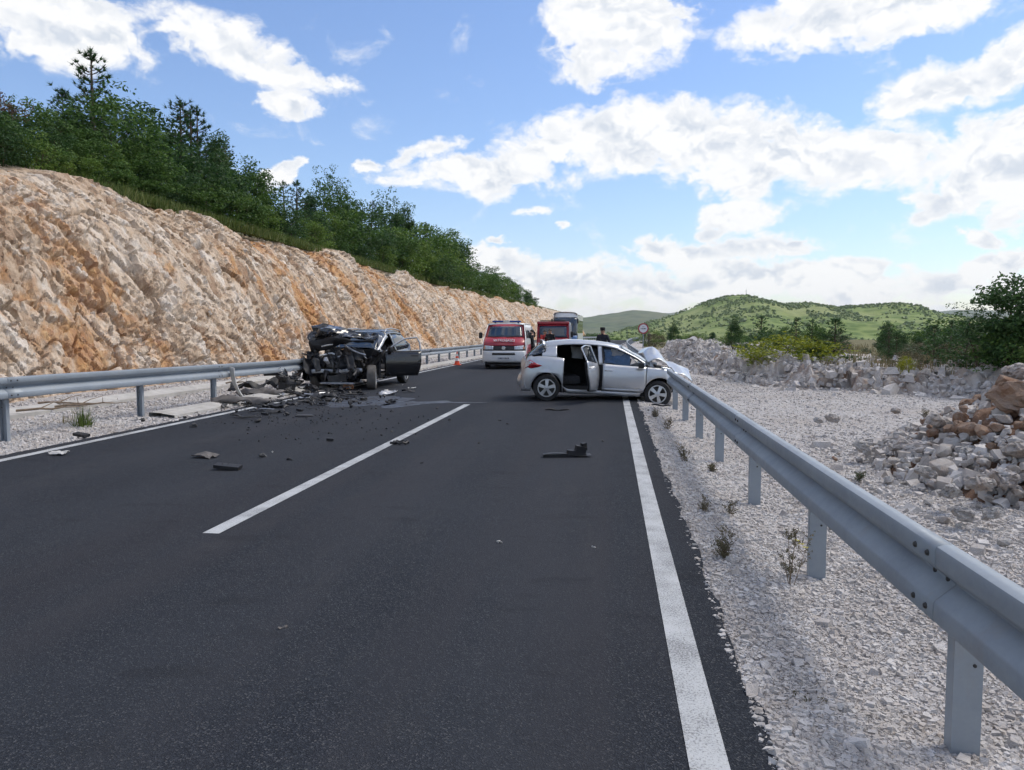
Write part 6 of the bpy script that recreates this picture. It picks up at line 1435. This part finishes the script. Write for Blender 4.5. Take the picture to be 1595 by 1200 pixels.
# ================================================================== DEBRIS
def drop(name, mb, mat, px_, py_, label, rot=(0, 0, 0), z=.0, cat='debris', smooth=True, thick=0, group=None):
    c = P(px_, py_, 0); o = mb.build(name, MAT[mat], None, smooth, thick=thick, loc=(c.x, c.y, z), rot=rot); return tag(o, label, cat, group)
def lump(seed, s, n_=3):
    """one irregular broken piece: overlapping angular bits fused along a plate"""
    rr = random.Random(seed); mb = MB()
    for k in range(n_):
        me = hull(seed * 7 + k, 13, (rr.uniform(.7, 1.2), rr.uniform(.5, .9), rr.uniform(.35, .7))); q = s * rr.uniform(.45, .8)
        of = Vector((rr.uniform(-.6, .6) * s, rr.uniform(-.5, .5) * s, rr.uniform(0.2, .55) * s)); e = Euler((rr.uniform(0, 3), rr.uniform(-.5, .5), rr.uniform(0, 6))).to_matrix()
        mb.add([of + e @ (v.co * q) for v in me.vertices], [tuple(p.vertices) for p in me.polygons]); bpy.data.meshes.remove(me)
    return mb
def shard(seed, w, h, amp): return crumple(w, h, 10, 7, amp, seed)
def lying(mb, z=.02):
    m = min(v[2] for v in mb.v); mb.v = [(x, y, q - m + z) for x, y, q in mb.v]; return mb
D = [  # seed, kind, size, px, py, material, label
 (1,'lump',.16,303,666,'dusty','angular dark grey lump on the left lane just inside the edge line'),(2,'lump',.17,216,658,'dusty','rounded dark lump on the concrete edging beside the grass tuft'),(3,'slab',.26,127,681,'black','flat black block on the verge right of the grass tuft'),
 (4,'shard',.22,92,709,'palep','small white shard on the left edge line'),(5,'shard',.30,320,713,'greyp','grey bent sheet lying flat on the left lane'),(6,'slab',.30,355,732,'black','long black slab nearest the camera on the left lane'),
 (7,'lump',.12,413,712,'dusty','dark broken clip with holes in the middle of the left lane'),(8,'lump',.035,426,705,'palep','tiny white chip beside the dark broken clip'),(9,'lump',.07,453,717,'black','small black chunk right of the dark broken clip'),(10,'lump',.16,394,659,'black','black lump with raised knob below the torn bumper'),
 (11,'lump',.15,447,648,'black','black lump left of the flat oval piece on the left lane'),(12,'oval',.24,474,649,'black','flat oval black plate on the left lane'),(13,'slab',.14,413,647,'black','small black slab near the left edge line'),(14,'slab',.14,467,641,'black','small dark slab just above the flat oval plate'),
 (15,'ring',.10,625,692,'black','small black ring lying on the centre line dash'),(16,'lump',.045,657,722,'black','tiny black fragment right of the centre line'),(17,'lump',.06,937,688,'dusty','small grey and black fragment left of the right edge line'),
 (18,'strap',.62,883,712,'black','long black bracket with a raised lug in the right lane'),(19,'strip',.5,868,640,'black','thin black strip in front of the silver car'),(20,'lump',.035,778,846,'palep','pale pebble in the right lane, left of the other pebble'),(21,'lump',.032,925,853,'palep','pale pebble near the right edge line'),
 (22,'lump',.034,440,979,'greyp','grey stone alone in the foreground of the left lane'),(23,'lump',.05,789,661,'black','dark crumb below the middle of the silver car'),(24,'lump',.045,778,656,'black','dark crumb left of the one below the silver car'),(25,'lump',.04,745,691,'black','tiny dark crumb between the lanes'),
 (26,'slab',.10,514,688,'black','thin dark flake left of the centre line dash'),(27,'lump',.06,681,637,'black','black crumb near the far end of the centre line dash'),(28,'lump',.05,452,678,'dusty','small dusty crumb in the left lane below the oval plate'),(29,'lump',.05,386,676,'dusty','small dusty crumb left of the raised-knob lump'),(30,'lump',.04,660,650,'black','black crumb beside the wet patch'),
 (31,'shard',.22,642,606,'palep','white plastic shard beside the open door of the wreck'),(32,'lump',.06,627,600,'palep','white lump under the open door of the wreck'),(33,'lump',.10,285,652,'dusty','small dusty lump behind the left edge line'),(34,'lump',.07,305,645,'dusty','little dusty lump at the concrete edging'),(35,'lump',.045,1010,640,'black','black crumb on the right edge line below the silver car'),(36,'lump',.06,1168,656,'black','small black fragment on the gravel beyond the right barrier'),(37,'strip',.45,1030,633,'black','thin black strip on the gravel beside the silver car front wheel')]
for sd, kd, s, x_, y_, mt, lb in D:
    if kd == 'lump': mb = lying(lump(sd, s * .75), -.005)
    elif kd == 'slab': mb = lying(lump(sd, s * .3, 2)); mb.box((0, 0, .05), (s, s * .38, .04), (.12, .08, 0)); mb = lying(mb, 0)
    elif kd == 'shard': mb = lying(shard(sd, s, s * .6, s * .14), .006)
    elif kd == 'oval': mb = MB(); mb.lathe([(0, .035), (.6 * s, .035), (s * .72, .02), (s * .72, .005), (0, .0)], n=16); mb.v = [(x, y * .8, z) for x, y, z in mb.v]
    elif kd == 'ring': mb = MB(); mb.tube([(math.cos(a * .45) * s, math.sin(a * .45) * s, .02 + .02 * (a % 2)) for a in range(14)], .018, 6); mb.box((-s * 1.1, 0, .02), (.1, .05, .03))
    elif kd == 'strap': mb = MB(); mb.grid(lambda u, v: Vector(((u - .5) * s, (v - .5) * .09 * (1.3 - .4 * math.sin(u * 5)), .03 + .02 * math.sin(u * 6))), 12, 4); mb = lying(mb, .02); mb.box((s * .28, 0, .08), (.14, .07, .12), (.1, .2, .1)); mb.box((s * .36, .01, .13), (.06, .06, .10), (.1, -.2, .4)); mb.box((s * .12, 0, .05), (.14, .08, .07), (0, .1, .1)); mb.box((-.05 * s, 0, .025), (s * .9, .07, .03))
    elif kd == 'strip': mb = MB(); mb.tube([((u - .5) * s, .03 * math.sin(u * 5), .02 + .012 * math.sin(u * 9)) for u in np.linspace(0, 1, 8)], [.012, .02, .024, .02, .016, .02, .018, .008], 6)
    drop('debris_piece', mb, mt, x_, y_, lb, (0, 0, random.uniform(-.4, .4)), smooth=(kd in ('oval', 'ring', 'strip')), thick=.006 if kd == 'shard' else 0)
# torn bumper, fenders, engine parts heaped in front of the wreck
def bar(L_, r_, bow, seed):
    mb = MB()
    def fn(u, v):
        q = np.array([[u * 5 + seed, v * 3, seed * 2.2]]); n1 = vnoise(q, seed)[0]; n2 = vnoise(q * 2.3, seed + 5)[0]; e = (1 if u > .5 else -1) * (abs(u - .5) > .42) * .10 * n2
        rr_ = r_ * (1 + .35 * n1) * (1 - .35 * (abs(u - .5) * 2) ** 3)
        return Vector(((u - .5) * L_ + e + .03 * n1, 1.25 * rr_ * math.cos(v * 3.3 + .1) + bow * math.sin(u * 3.14) + .03 * n2, .85 * rr_ * math.sin(v * 3.3 + .1) + .03 * n2 + .05 * n1))
    mb.grid(fn, 24, 10); return lying(mb, .005)
drop('bumper_section', bar(1.25, .11, .10, 1), 'greyp', 375, 633, 'grey dusty bumper section nearest the camera in the wreckage', (0, 0, .10), thick=.012)
drop('bumper_section', bar(1.15, .10, -.08, 2), 'greyp', 405, 618, 'grey bumper section lying behind the nearest one in the wreckage', (0, 0, .02), z=.04, thick=.012)
mb = MB(); mb.grid(lambda u, v: Vector((.05 * math.sin(v * 3) + .30 * u ** 2.2, (v - .5) * .20 * (1 - .3 * u), .80 - .76 * u + .04 * (v - .5))), 16, 6); drop('fender_strip', mb, 'palep', 362, 628, 'curved pale strip standing upright against the left barrier', (0, 0, 1.0), thick=.012)
drop('torn_liner', lying(shard(51, .95, .5, .2)), 'black', 388, 611, 'torn black liner behind the grey bumper sections', (.25, 0, .1), thick=.008)
drop('torn_liner', lying(shard(52, .6, .35, .16)), 'black', 430, 606, 'black torn sheet between the liner and the gearbox lump', (0, .1, .5), thick=.008)
# gearbox lump
c = P(450, 612, 0); gb = empty('gearbox', c, (0, 0, .3)); tag(gb, 'dark torn-off gearbox lying between bumper sections and wreck', 'car part')
mb = MB(); mb.lathe([(.05, -.26), (.13, -.24), (.15, -.10), (.19, -.06), (.19, .02), (.14, .06), (.12, .16), (.07, .2), (.06, .30), (0, .31)], (0, 0, .24), 'x', 12); mb.box((-.05, -.02, .16), (.42, .26, .26), (.2, .1, .2)); mb.box((.1, .1, .34), (.22, .2, .16), (.3, .2, .5)); mb.box((-.16, -.1, .38), (.16, .14, .2), (.5, .2, .3)); mb.build('casing', MAT['black'], gb, True, bevel=.015)
mb = MB(); mb.tube([(-.2, 0, .5), (-.45, -.05, .52), (-.62, -.1, .50)], [.05, .06, .045], 8); mb.build('drive_shaft', MAT['black'], gb, True)
rr = random.Random(77)
for k in range(11):
    a = Vector((rr.uniform(-.3, .3), rr.uniform(-.2, .2), rr.uniform(.3, .5))); pts = [a]
    for _ in range(4): pts.append(pts[-1] + Vector((rr.uniform(-.13, .13), rr.uniform(-.1, .1), rr.uniform(-.05, .10))))
    MB().tube([(p.x, p.y, max(.02, p.z)) for p in pts], rr.choice([.01, .014, .022]), 6).build('cable', MAT[rr.choice(['black', 'black', 'engine', 'alum'])], gb, True)
for k in range(8): link('bracket', hull(700 + k, 12, (1, .7, .5), MAT[rr.choice(['engine', 'black', 'alum'])], 'bracket'), gb, (rr.uniform(-.32, .32), rr.uniform(-.25, .2), rr.uniform(.08, .5)), (rr.uniform(0, 3), rr.uniform(0, 3), 0), rr.uniform(.05, .13))
mb = MB(); mb.box((0, 0, .09), (.26, .20, .17), (0, .06, .1)); o = drop('orange_box', mb, 'amber', 543, 606, 'small orange box standing under the front of the wreck', (0, 0, .1), smooth=False)
MB().box((0, 0, .172), (.25, .19, .012), (0, .06, .1)).build('lid', MAT['palep'], o)
mb = MB(); mb.grid(lambda u, v: Vector((.26 * math.cos(u * 2.6 - .4), .26 * math.sin(u * 2.6 - .4), .02 + .07 * v)), 14, 3); drop('trim_arc', mb, 'palep', 614, 613, 'pale curved trim arc lying right of the wreck front wheel', (0, 0, 2.9), thick=.008)
drop('debris_piece', lying(shard(61, .35, .14, .05)), 'black', 636, 612, 'black flat piece joined to the pale trim arc', (0, 0, .2), thick=.008)
G3 = 'wreckage strewn in front of the black wreck'
def wreck_label(x_, kind_, mt):
    zone = 'beside the torn bumper sections' if x_ < 430 else 'between gearbox and wreck' if x_ < 490 else 'under the wreck bumper beam' if x_ < 545 else 'near the wreck front wheel'
    hue = {'black': 'black', 'dusty': 'dusty grey', 'engine': 'dark metal', 'greyp': 'brownish grey', 'alum': 'silvery'}[mt]
    return f'{hue} {kind_} {zone}'
rr = random.Random(31)
for k in range(165):
    t = rr.random(); x_ = rr.gauss(505, 50) if t < .66 else rr.gauss(395, 34); y_ = rr.gauss(619, 7) if t < .66 else rr.gauss(628, 9)
    x_ = min(max(x_, 325), 612); y_ = max(y_, 604 + max(0, (470 - x_)) * .06); kd = rr.random()
    if kd < .40: mb = lying(lump(900 + k, rr.uniform(.05, .14)), -.005); nm = 'wreckage_lump'; lb = 'dark lump of wreckage strewn before the black wreck'; sm = False; th = 0
    elif kd < .76: w_ = rr.uniform(.14, .5); mb = lying(shard(900 + k, w_, w_ * rr.uniform(.3, .6), w_ * .16), .004); nm = 'wreckage_sheet'; lb = 'bent sheet of wreckage strewn before the black wreck'; sm = True; th = .006
    else:
        L_ = rr.uniform(.25, .8); a = rr.uniform(0, 3); mb = MB(); mb.tube([((u - .5) * L_, .06 * math.sin(u * 6 + a), .02 + .03 * abs(math.sin(u * 4 + a))) for u in np.linspace(0, 1, 8)], rr.choice([.007, .012, .02]), 5); nm = 'wreckage_rod'; lb = 'bent rod of wreckage strewn before the black wreck'; sm = True; th = 0
    mt = rr.choice(['black', 'black', 'black', 'black', 'engine', 'dusty', 'black', 'alum' if rr.random() < .35 else 'engine']); lb = wreck_label(x_, {'wreckage_lump': 'lump of wreckage', 'wreckage_sheet': 'bent sheet of wreckage', 'wreckage_rod': 'bent rod of wreckage'}[nm], mt)
    drop(nm, mb, mt, x_, y_, lb, (0, 0, rr.uniform(-.7, .7)), smooth=sm, thick=th, group=G3)
for k in range(16):                                 # heavier black lumps heaped round the gearbox
    x_ = 428 + k * 4.2; y_ = rr.uniform(601, 616); mt = rr.choice(['black', 'black', 'engine'])
    drop('wreckage_lump', lying(lump(1300 + k, rr.uniform(.12, .24), 4), -.01), mt, x_, y_, f"{nth('heap')} of the larger dark lumps from the left heaped round the gearbox", (0, 0, rr.uniform(-1, 1)), smooth=False, group=G3)
n = 520; xs_ = rng.normal(470, 75, n).clip(310, 700); ys_ = 640 + rng.normal(0, 22, n).clip(-28, 90)
pp = np.array([tuple(P(a, b, 0)) for a, b in zip(xs_, ys_)]); pp[:, 2] = .008
tag(link('crumbs', chips('crumbs', pp, np.exp(rng.normal(math.log(.010), .55, n)), MAT['black'])), 'dark crumbs of plastic and glass scattered on the left lane', kind='stuff')
# wet patch running across the road
def film(pts, label, z=.003):
    v = [tuple(P(a, b, z)) for a, b in pts]; c = np.mean(np.array(v), 0); me = MB(); m_ = len(v); dense = []
    for i in range(m_):
        A, B = Vector(v[i]), Vector(v[(i + 1) % m_])
        for s in np.linspace(0, 1, 9)[:-1]:
            p = A.lerp(B, s); q = vnoise(np.array([[p.x * 2.3, p.y * 1.2, 0]]), 9)[0]; dense.append((p.x + .10 * q, p.y + .22 * q, z))
    me.add([(c[0], c[1], z)] + dense, [(0, 1 + i, 1 + (i + 1) % len(dense)) for i in range(len(dense))]); o = me.build('wet_patch', MAT['wet']); return tag(o, label, 'wet patch')
film([(590, 631), (640, 625.5), (700, 624.5), (760, 627), (700, 628.5), (650, 631), (610, 636)], 'thin wet streak across the left lane between the two crashed cars')
film([(480, 625), (540, 618), (610, 617), (640, 622), (600, 632), (520, 634)], 'dark wet patch under the front of the black wreck')

# ================================================================== CONE, SIGN, MAST
c = P(712, 569, 0); cone = empty('traffic_cone', (c.x, c.y, .003)); tag(cone, 'orange and white traffic cone on the left edge line', 'traffic cone')
MB().box((0, 0, .02), (.36, .36, .04)).build('base', MAT['orange'], cone, bevel=.015)
def ring(z0, z1, m, nm):
    r_ = lambda z: .135 - .185 * (z - .04); MB().lathe([(r_(z0), z0), (r_(z1), z1)] + ([(0, z1 + .006)] if nm == 'tip' else []), n=20).build(nm, MAT[m], cone, True)
ring(.04, .20, 'orange', 'body'); ring(.2, .34, 'whiteref', 'reflective_band'); ring(.34, .44, 'orange', 'body'); ring(.44, .55, 'whiteref', 'reflective_band'); ring(.55, .66, 'orange', 'tip')
c = Q(1002, 512, 45); sg = empty('road_sign', (c.x, 45, -.15)); tag(sg, 'round white road sign with red rim beside the far barrier', 'road sign')
MB().tube([(0, .04, -.2), (0, .04, c.z + .45)], .03, 10).build('pole', MAT['galv'], sg, True)
mb = MB(); mb.lathe([(0, .004), (.30, .004), (.30, -.012), (0, -.012)], axis='y', n=32); pl = mb.build('disc', MAT['signred'], sg, False, loc=(0, 0, c.z + .15))
mb = MB(); mb.lathe([(0, -.016), (.235, -.016), (.235, -.010)], axis='y', n=32); mb.build('face', MAT['signwhite'], pl)
for k, (x, w_, h_) in enumerate(((-.145, .018, .07), (-.105, .05, .02), (-.07, .018, .07), (-.03, .03, .075), (.025, .018, .07), (.06, .05, .06), (.11, .018, .07), (.145, .03, .05))): MB().box((x, -.0185, -.01), (w_, .003, h_)).build('character', MAT['black'], pl)
MB().box((0, -.0185, .10), (.14, .003, .018)).build('mark', MAT['greyp'], pl)
c = Q(1162, 461, 1490); mb = MB(); 
for a in range(3): mb.tube([(math.cos(a * 2.09) * .9, math.sin(a * 2.09) * .9, -6), (math.cos(a * 2.09) * .3, math.sin(a * 2.09) * .3, 11)], .22, 5)
for z in range(-4, 11, 3): mb.tube([(.7, 0, z), (-.35, .6, z + 1.5), (-.35, -.6, z + 3)], .12, 4)
mb.tube([(0, 0, 10), (0, 0, 14)], .12, 5); tag(mb.build('mast', MAT['galv'], None, loc=c), 'thin mast on top of the green hill', 'mast')

# ================================================================== PEOPLE
def person(loc, rotz, label, top, bottom, hgt=1.78, pose='stand', cap=None, hair=True, vest=None):
    s = hgt / 1.78; root = empty('person', loc, (0, 0, rotz)); tag(root, label, 'person')
    J = {'pel': (0, 0, .95), 'sp': (0, .01, 1.15), 'ch': (0, .0, 1.36), 'nk': (0, -.005, 1.50), 'hd': (0, .02, 1.62), 'ht': (0, .015, 1.73)}
    arm = {'stand': [(.20, 0, 1.44), (.25, .01, 1.15), (.24, .07, .90), (.235, .10, .82)], 'pocket': [(.20, 0, 1.44), (.30, -.05, 1.16), (.20, .10, 1.0), (.17, .12, .95)], 'reach': [(.20, .02, 1.44), (.26, .16, 1.20), (.15, .38, 1.22), (.11, .45, 1.23)], 'walk': [(.20, 0, 1.44), (.24, -.06, 1.16), (.23, .08, .95), (.23, .13, .88)]}[pose]
    st = .18 if pose == 'walk' else .02
    V = []; Rr = []; E = []
    def add(p, r_, par=None):
        V.append(Vector(p)); Rr.append(r_); i = len(V) - 1
        if par is not None: E.append((par, i))
        return i
    pel = add(J['pel'], (.165, .115)); sp = add(J['sp'], (.150, .105), pel); chs = add(J['ch'], (.175, .115), sp); nk = add(J['nk'], (.058, .06), chs); hd = add(J['hd'], (.078, .095), nk); add(J['ht'], (.07, .085), hd)
    hands = []
    for sd in (-1, 1):
        k = chs; rad = [(.075, .075), (.052, .052), (.038, .038), (.034, .026)]
        for p, r_ in zip(arm, rad): k = add((p[0] * sd, p[1], p[2]), r_, k)
        hands.append((sd, V[k].copy(), (V[k] - V[k - 1]).normalized()))
        f = st * sd; k = pel
        for p, r_ in zip([(.095, 0, .86), (.10, f * .5 + .02, .50), (.105, f - .01, .10), (.115, f + .05, .045), (.12, f + .15, .035)], [(.092, .10), (.062, .065), (.044, .048), (.042, .045), (.036, .03)]): k = add((p[0] * sd, p[1], p[2]), r_, k)
    me = bpy.data.meshes.new('skeleton'); me.from_pydata(V, E, []); me.update(); o = bpy.data.objects.new('skeleton', me); COL.objects.link(o)
    sk = o.modifiers.new('skin', 'SKIN'); sk.use_smooth_shade = True
    for i, r_ in enumerate(Rr): me.skin_vertices[0].data[i].radius = r_
    me.skin_vertices[0].data[0].use_root = True
    o.modifiers.new('sub', 'SUBSURF').levels = 2; o.modifiers['sub'].render_levels = 2
    dg = bpy.context.evaluated_depsgraph_get(); bm_ = bpy.data.meshes.new_from_object(o.evaluated_get(dg)); bpy.data.objects.remove(o, do_unlink=True)
    mb = MB(); mb.add([v.co.copy() for v in bm_.vertices], [tuple(p.vertices) for p in bm_.polygons])
    for sd, hp, d in hands:                         # five fingers, the thumb off the side of the palm
        side = d.cross(Vector((0, 1, 0))); side = side.normalized() if side.length > .1 else Vector((1, 0, 0)); nrm = side.cross(d).normalized()
        for q, ln in ((-.027, .062), (-.009, .075), (.009, .070), (.027, .055)):
            b = hp + side * q; mb.tube([b - d * .01, b + d * ln * .5 + nrm * .006, b + d * ln * .85 + nrm * .022, b + d * ln * .95 + nrm * .034], [.010, .0095, .0085, .007], 6)
        b = hp + side * .034 - d * .03; mb.tube([b, b + side * .022 + d * .025, b + side * .026 + d * .055 + nrm * .008], [.011, .010, .008], 6)
    mb.lathe([(.0, .022), (.010, .012), (.013, 0), (.0, -.012)], (0, .118, 1.615), 'y', 8)          # nose
    for sd in (-1, 1): mb.lathe([(0, .012), (.022, .006), (.026, -.006), (.0, -.012)], (sd * .082, .02, 1.62), 'x', 8)
    body = mb.build('body', MAT['skin'], root, smooth='all')
    body.data.materials.append(MAT[top]); body.data.materials.append(MAT[bottom]); body.data.materials.append(MAT['black'])
    hz = [h[1] for h in hands]
    for p in body.data.polygons:
        z = p.center.z; near = min((p.center - q).length for q in hz)
        p.material_index = 0 if (z > 1.495 or near < .10) else (3 if z < .085 else (2 if z < .94 else 1))
    mb = MB(); mb.lathe([(.178, 0), (.185, .04), (.178, .12)], (0, .0, .90), 'z', 18); mb.v = [(x, y * .74, z) for x, y, z in mb.v]; mb.build('jacket_hem', MAT[top], root, smooth=True, thick=.012)
    mb = MB(); mb.lathe([(.062, 0), (.075, .02), (.066, .05)], (0, .0, 1.475), 'z', 14); mb.build('collar', MAT[top], root, smooth=True, thick=.01)
    for sd in (-1, 1): MB().lathe([(0, .012), (.011, .006), (.011, -.004), (0, -.006)], (sd * .034, .103, 1.64), 'y', 8).build('eye', MAT['black'], root, smooth=True)
    MB().box((0, .106, 1.565), (.045, .008, .008)).build('mouth', MAT['redcloth'], root)
    if hair: mb = MB(); mb.grid(lambda u, v: Vector((.092 * math.sin(v * 1.75) * math.cos(u * 6.283), .006 + .108 * math.sin(v * 1.75) * math.sin(u * 6.283), 1.655 + .108 * math.cos(v * 1.75) + (.05 if math.sin(u * 6.283) > .3 and v > .75 else 0))), 20, 8); mb.build('hair', MAT['hair'], root, smooth='all')
    if cap: mb = MB(); mb.lathe([(.0, .155), (.09, .15), (.105, .12), (.098, .06), (.097, .03)], (0, .012, 1.63), 'z', 18); mb.grid(lambda u, v: Vector(((u - .5) * .17, .10 + .07 * v * (1 - (2 * u - 1) ** 2), 1.665 - .012 * v)), 10, 3); mb.build('cap', MAT[cap], root, smooth=True)
    if vest: mb = MB(); mb.lathe([(.19, .0), (.20, .06), (.19, .12)], (0, 0, 1.18), 'z', 18); mb.v = [(x, y * .72, z) for x, y, z in mb.v]; mb.build('reflective_band', MAT[vest], root, smooth=True)
    mb = MB(); mb.tube([(.14, .02, 1.46), (.02, .135, 1.28), (-.16, .06, 1.02)], .012, 5); mb.build('strap', MAT['black'], root, smooth=True)
    root.scale = (s, s, s); return root
c = Q(939, 515, 31.0); person((c.x, 31.0, -.0), R(150), 'officer in dark uniform and cap standing behind the silver car', 'navy', 'navy', 1.80, 'pocket', 'blackcloth')
c = Q(857, 520, 41.5); person((c.x, 41.5, 0), R(170), 'person in dark jacket with bare head standing before the fire truck', 'blackcloth', 'navy', 1.80, 'stand')
c = Q(849, 520, 42.0); person((c.x, 42.0, 0), R(200), 'person in red jacket standing left of the dark jacket before the fire truck', 'redcloth', 'navy', 1.74, 'reach')
c = Q(829, 520, 36.2); person((c.x, 36.2, 0), R(95), 'person in black standing beside the fire service van', 'blackcloth', 'blackcloth', 1.76, 'pocket')
c = Q(1003.5, 530, 118); person((c.x, 118, -.1), R(160), 'left one of two far people below the road sign', 'greycloth', 'navy', 1.8, 'walk')
c = Q(1011, 530, 116); person((c.x, 116, -.1), R(200), 'right one of two far people below the road sign', 'blackcloth', 'navy', 1.8, 'stand')

# ================================================================== AIR
def haze_box(x0, x1, y0, y1, z0, z1, dens_):
    mb = MB(); mb.box(((x0 + x1) / 2, (y0 + y1) / 2, (z0 + z1) / 2), (x1 - x0, y1 - y0, z1 - z0)); m = bpy.data.materials.new('haze'); m.use_nodes = True; t = m.node_tree; t.nodes.clear()
    o_ = t.nodes.new('ShaderNodeOutputMaterial'); v = t.nodes.new('ShaderNodeVolumePrincipled'); v.inputs['Color'].default_value = (.90, .95, 1.0, 1); v.inputs['Density'].default_value = dens_; v.inputs['Anisotropy'].default_value = .2
    t.links.new(v.outputs[0], o_.inputs['Volume']); return tag(mb.build('haze', m), 'thin blue haze over the valley', kind='stuff')
HAZE = 5.5e-5
if HAZE: haze_box(-16500, 16500, -3200, 9600, -130, 262, HAZE)
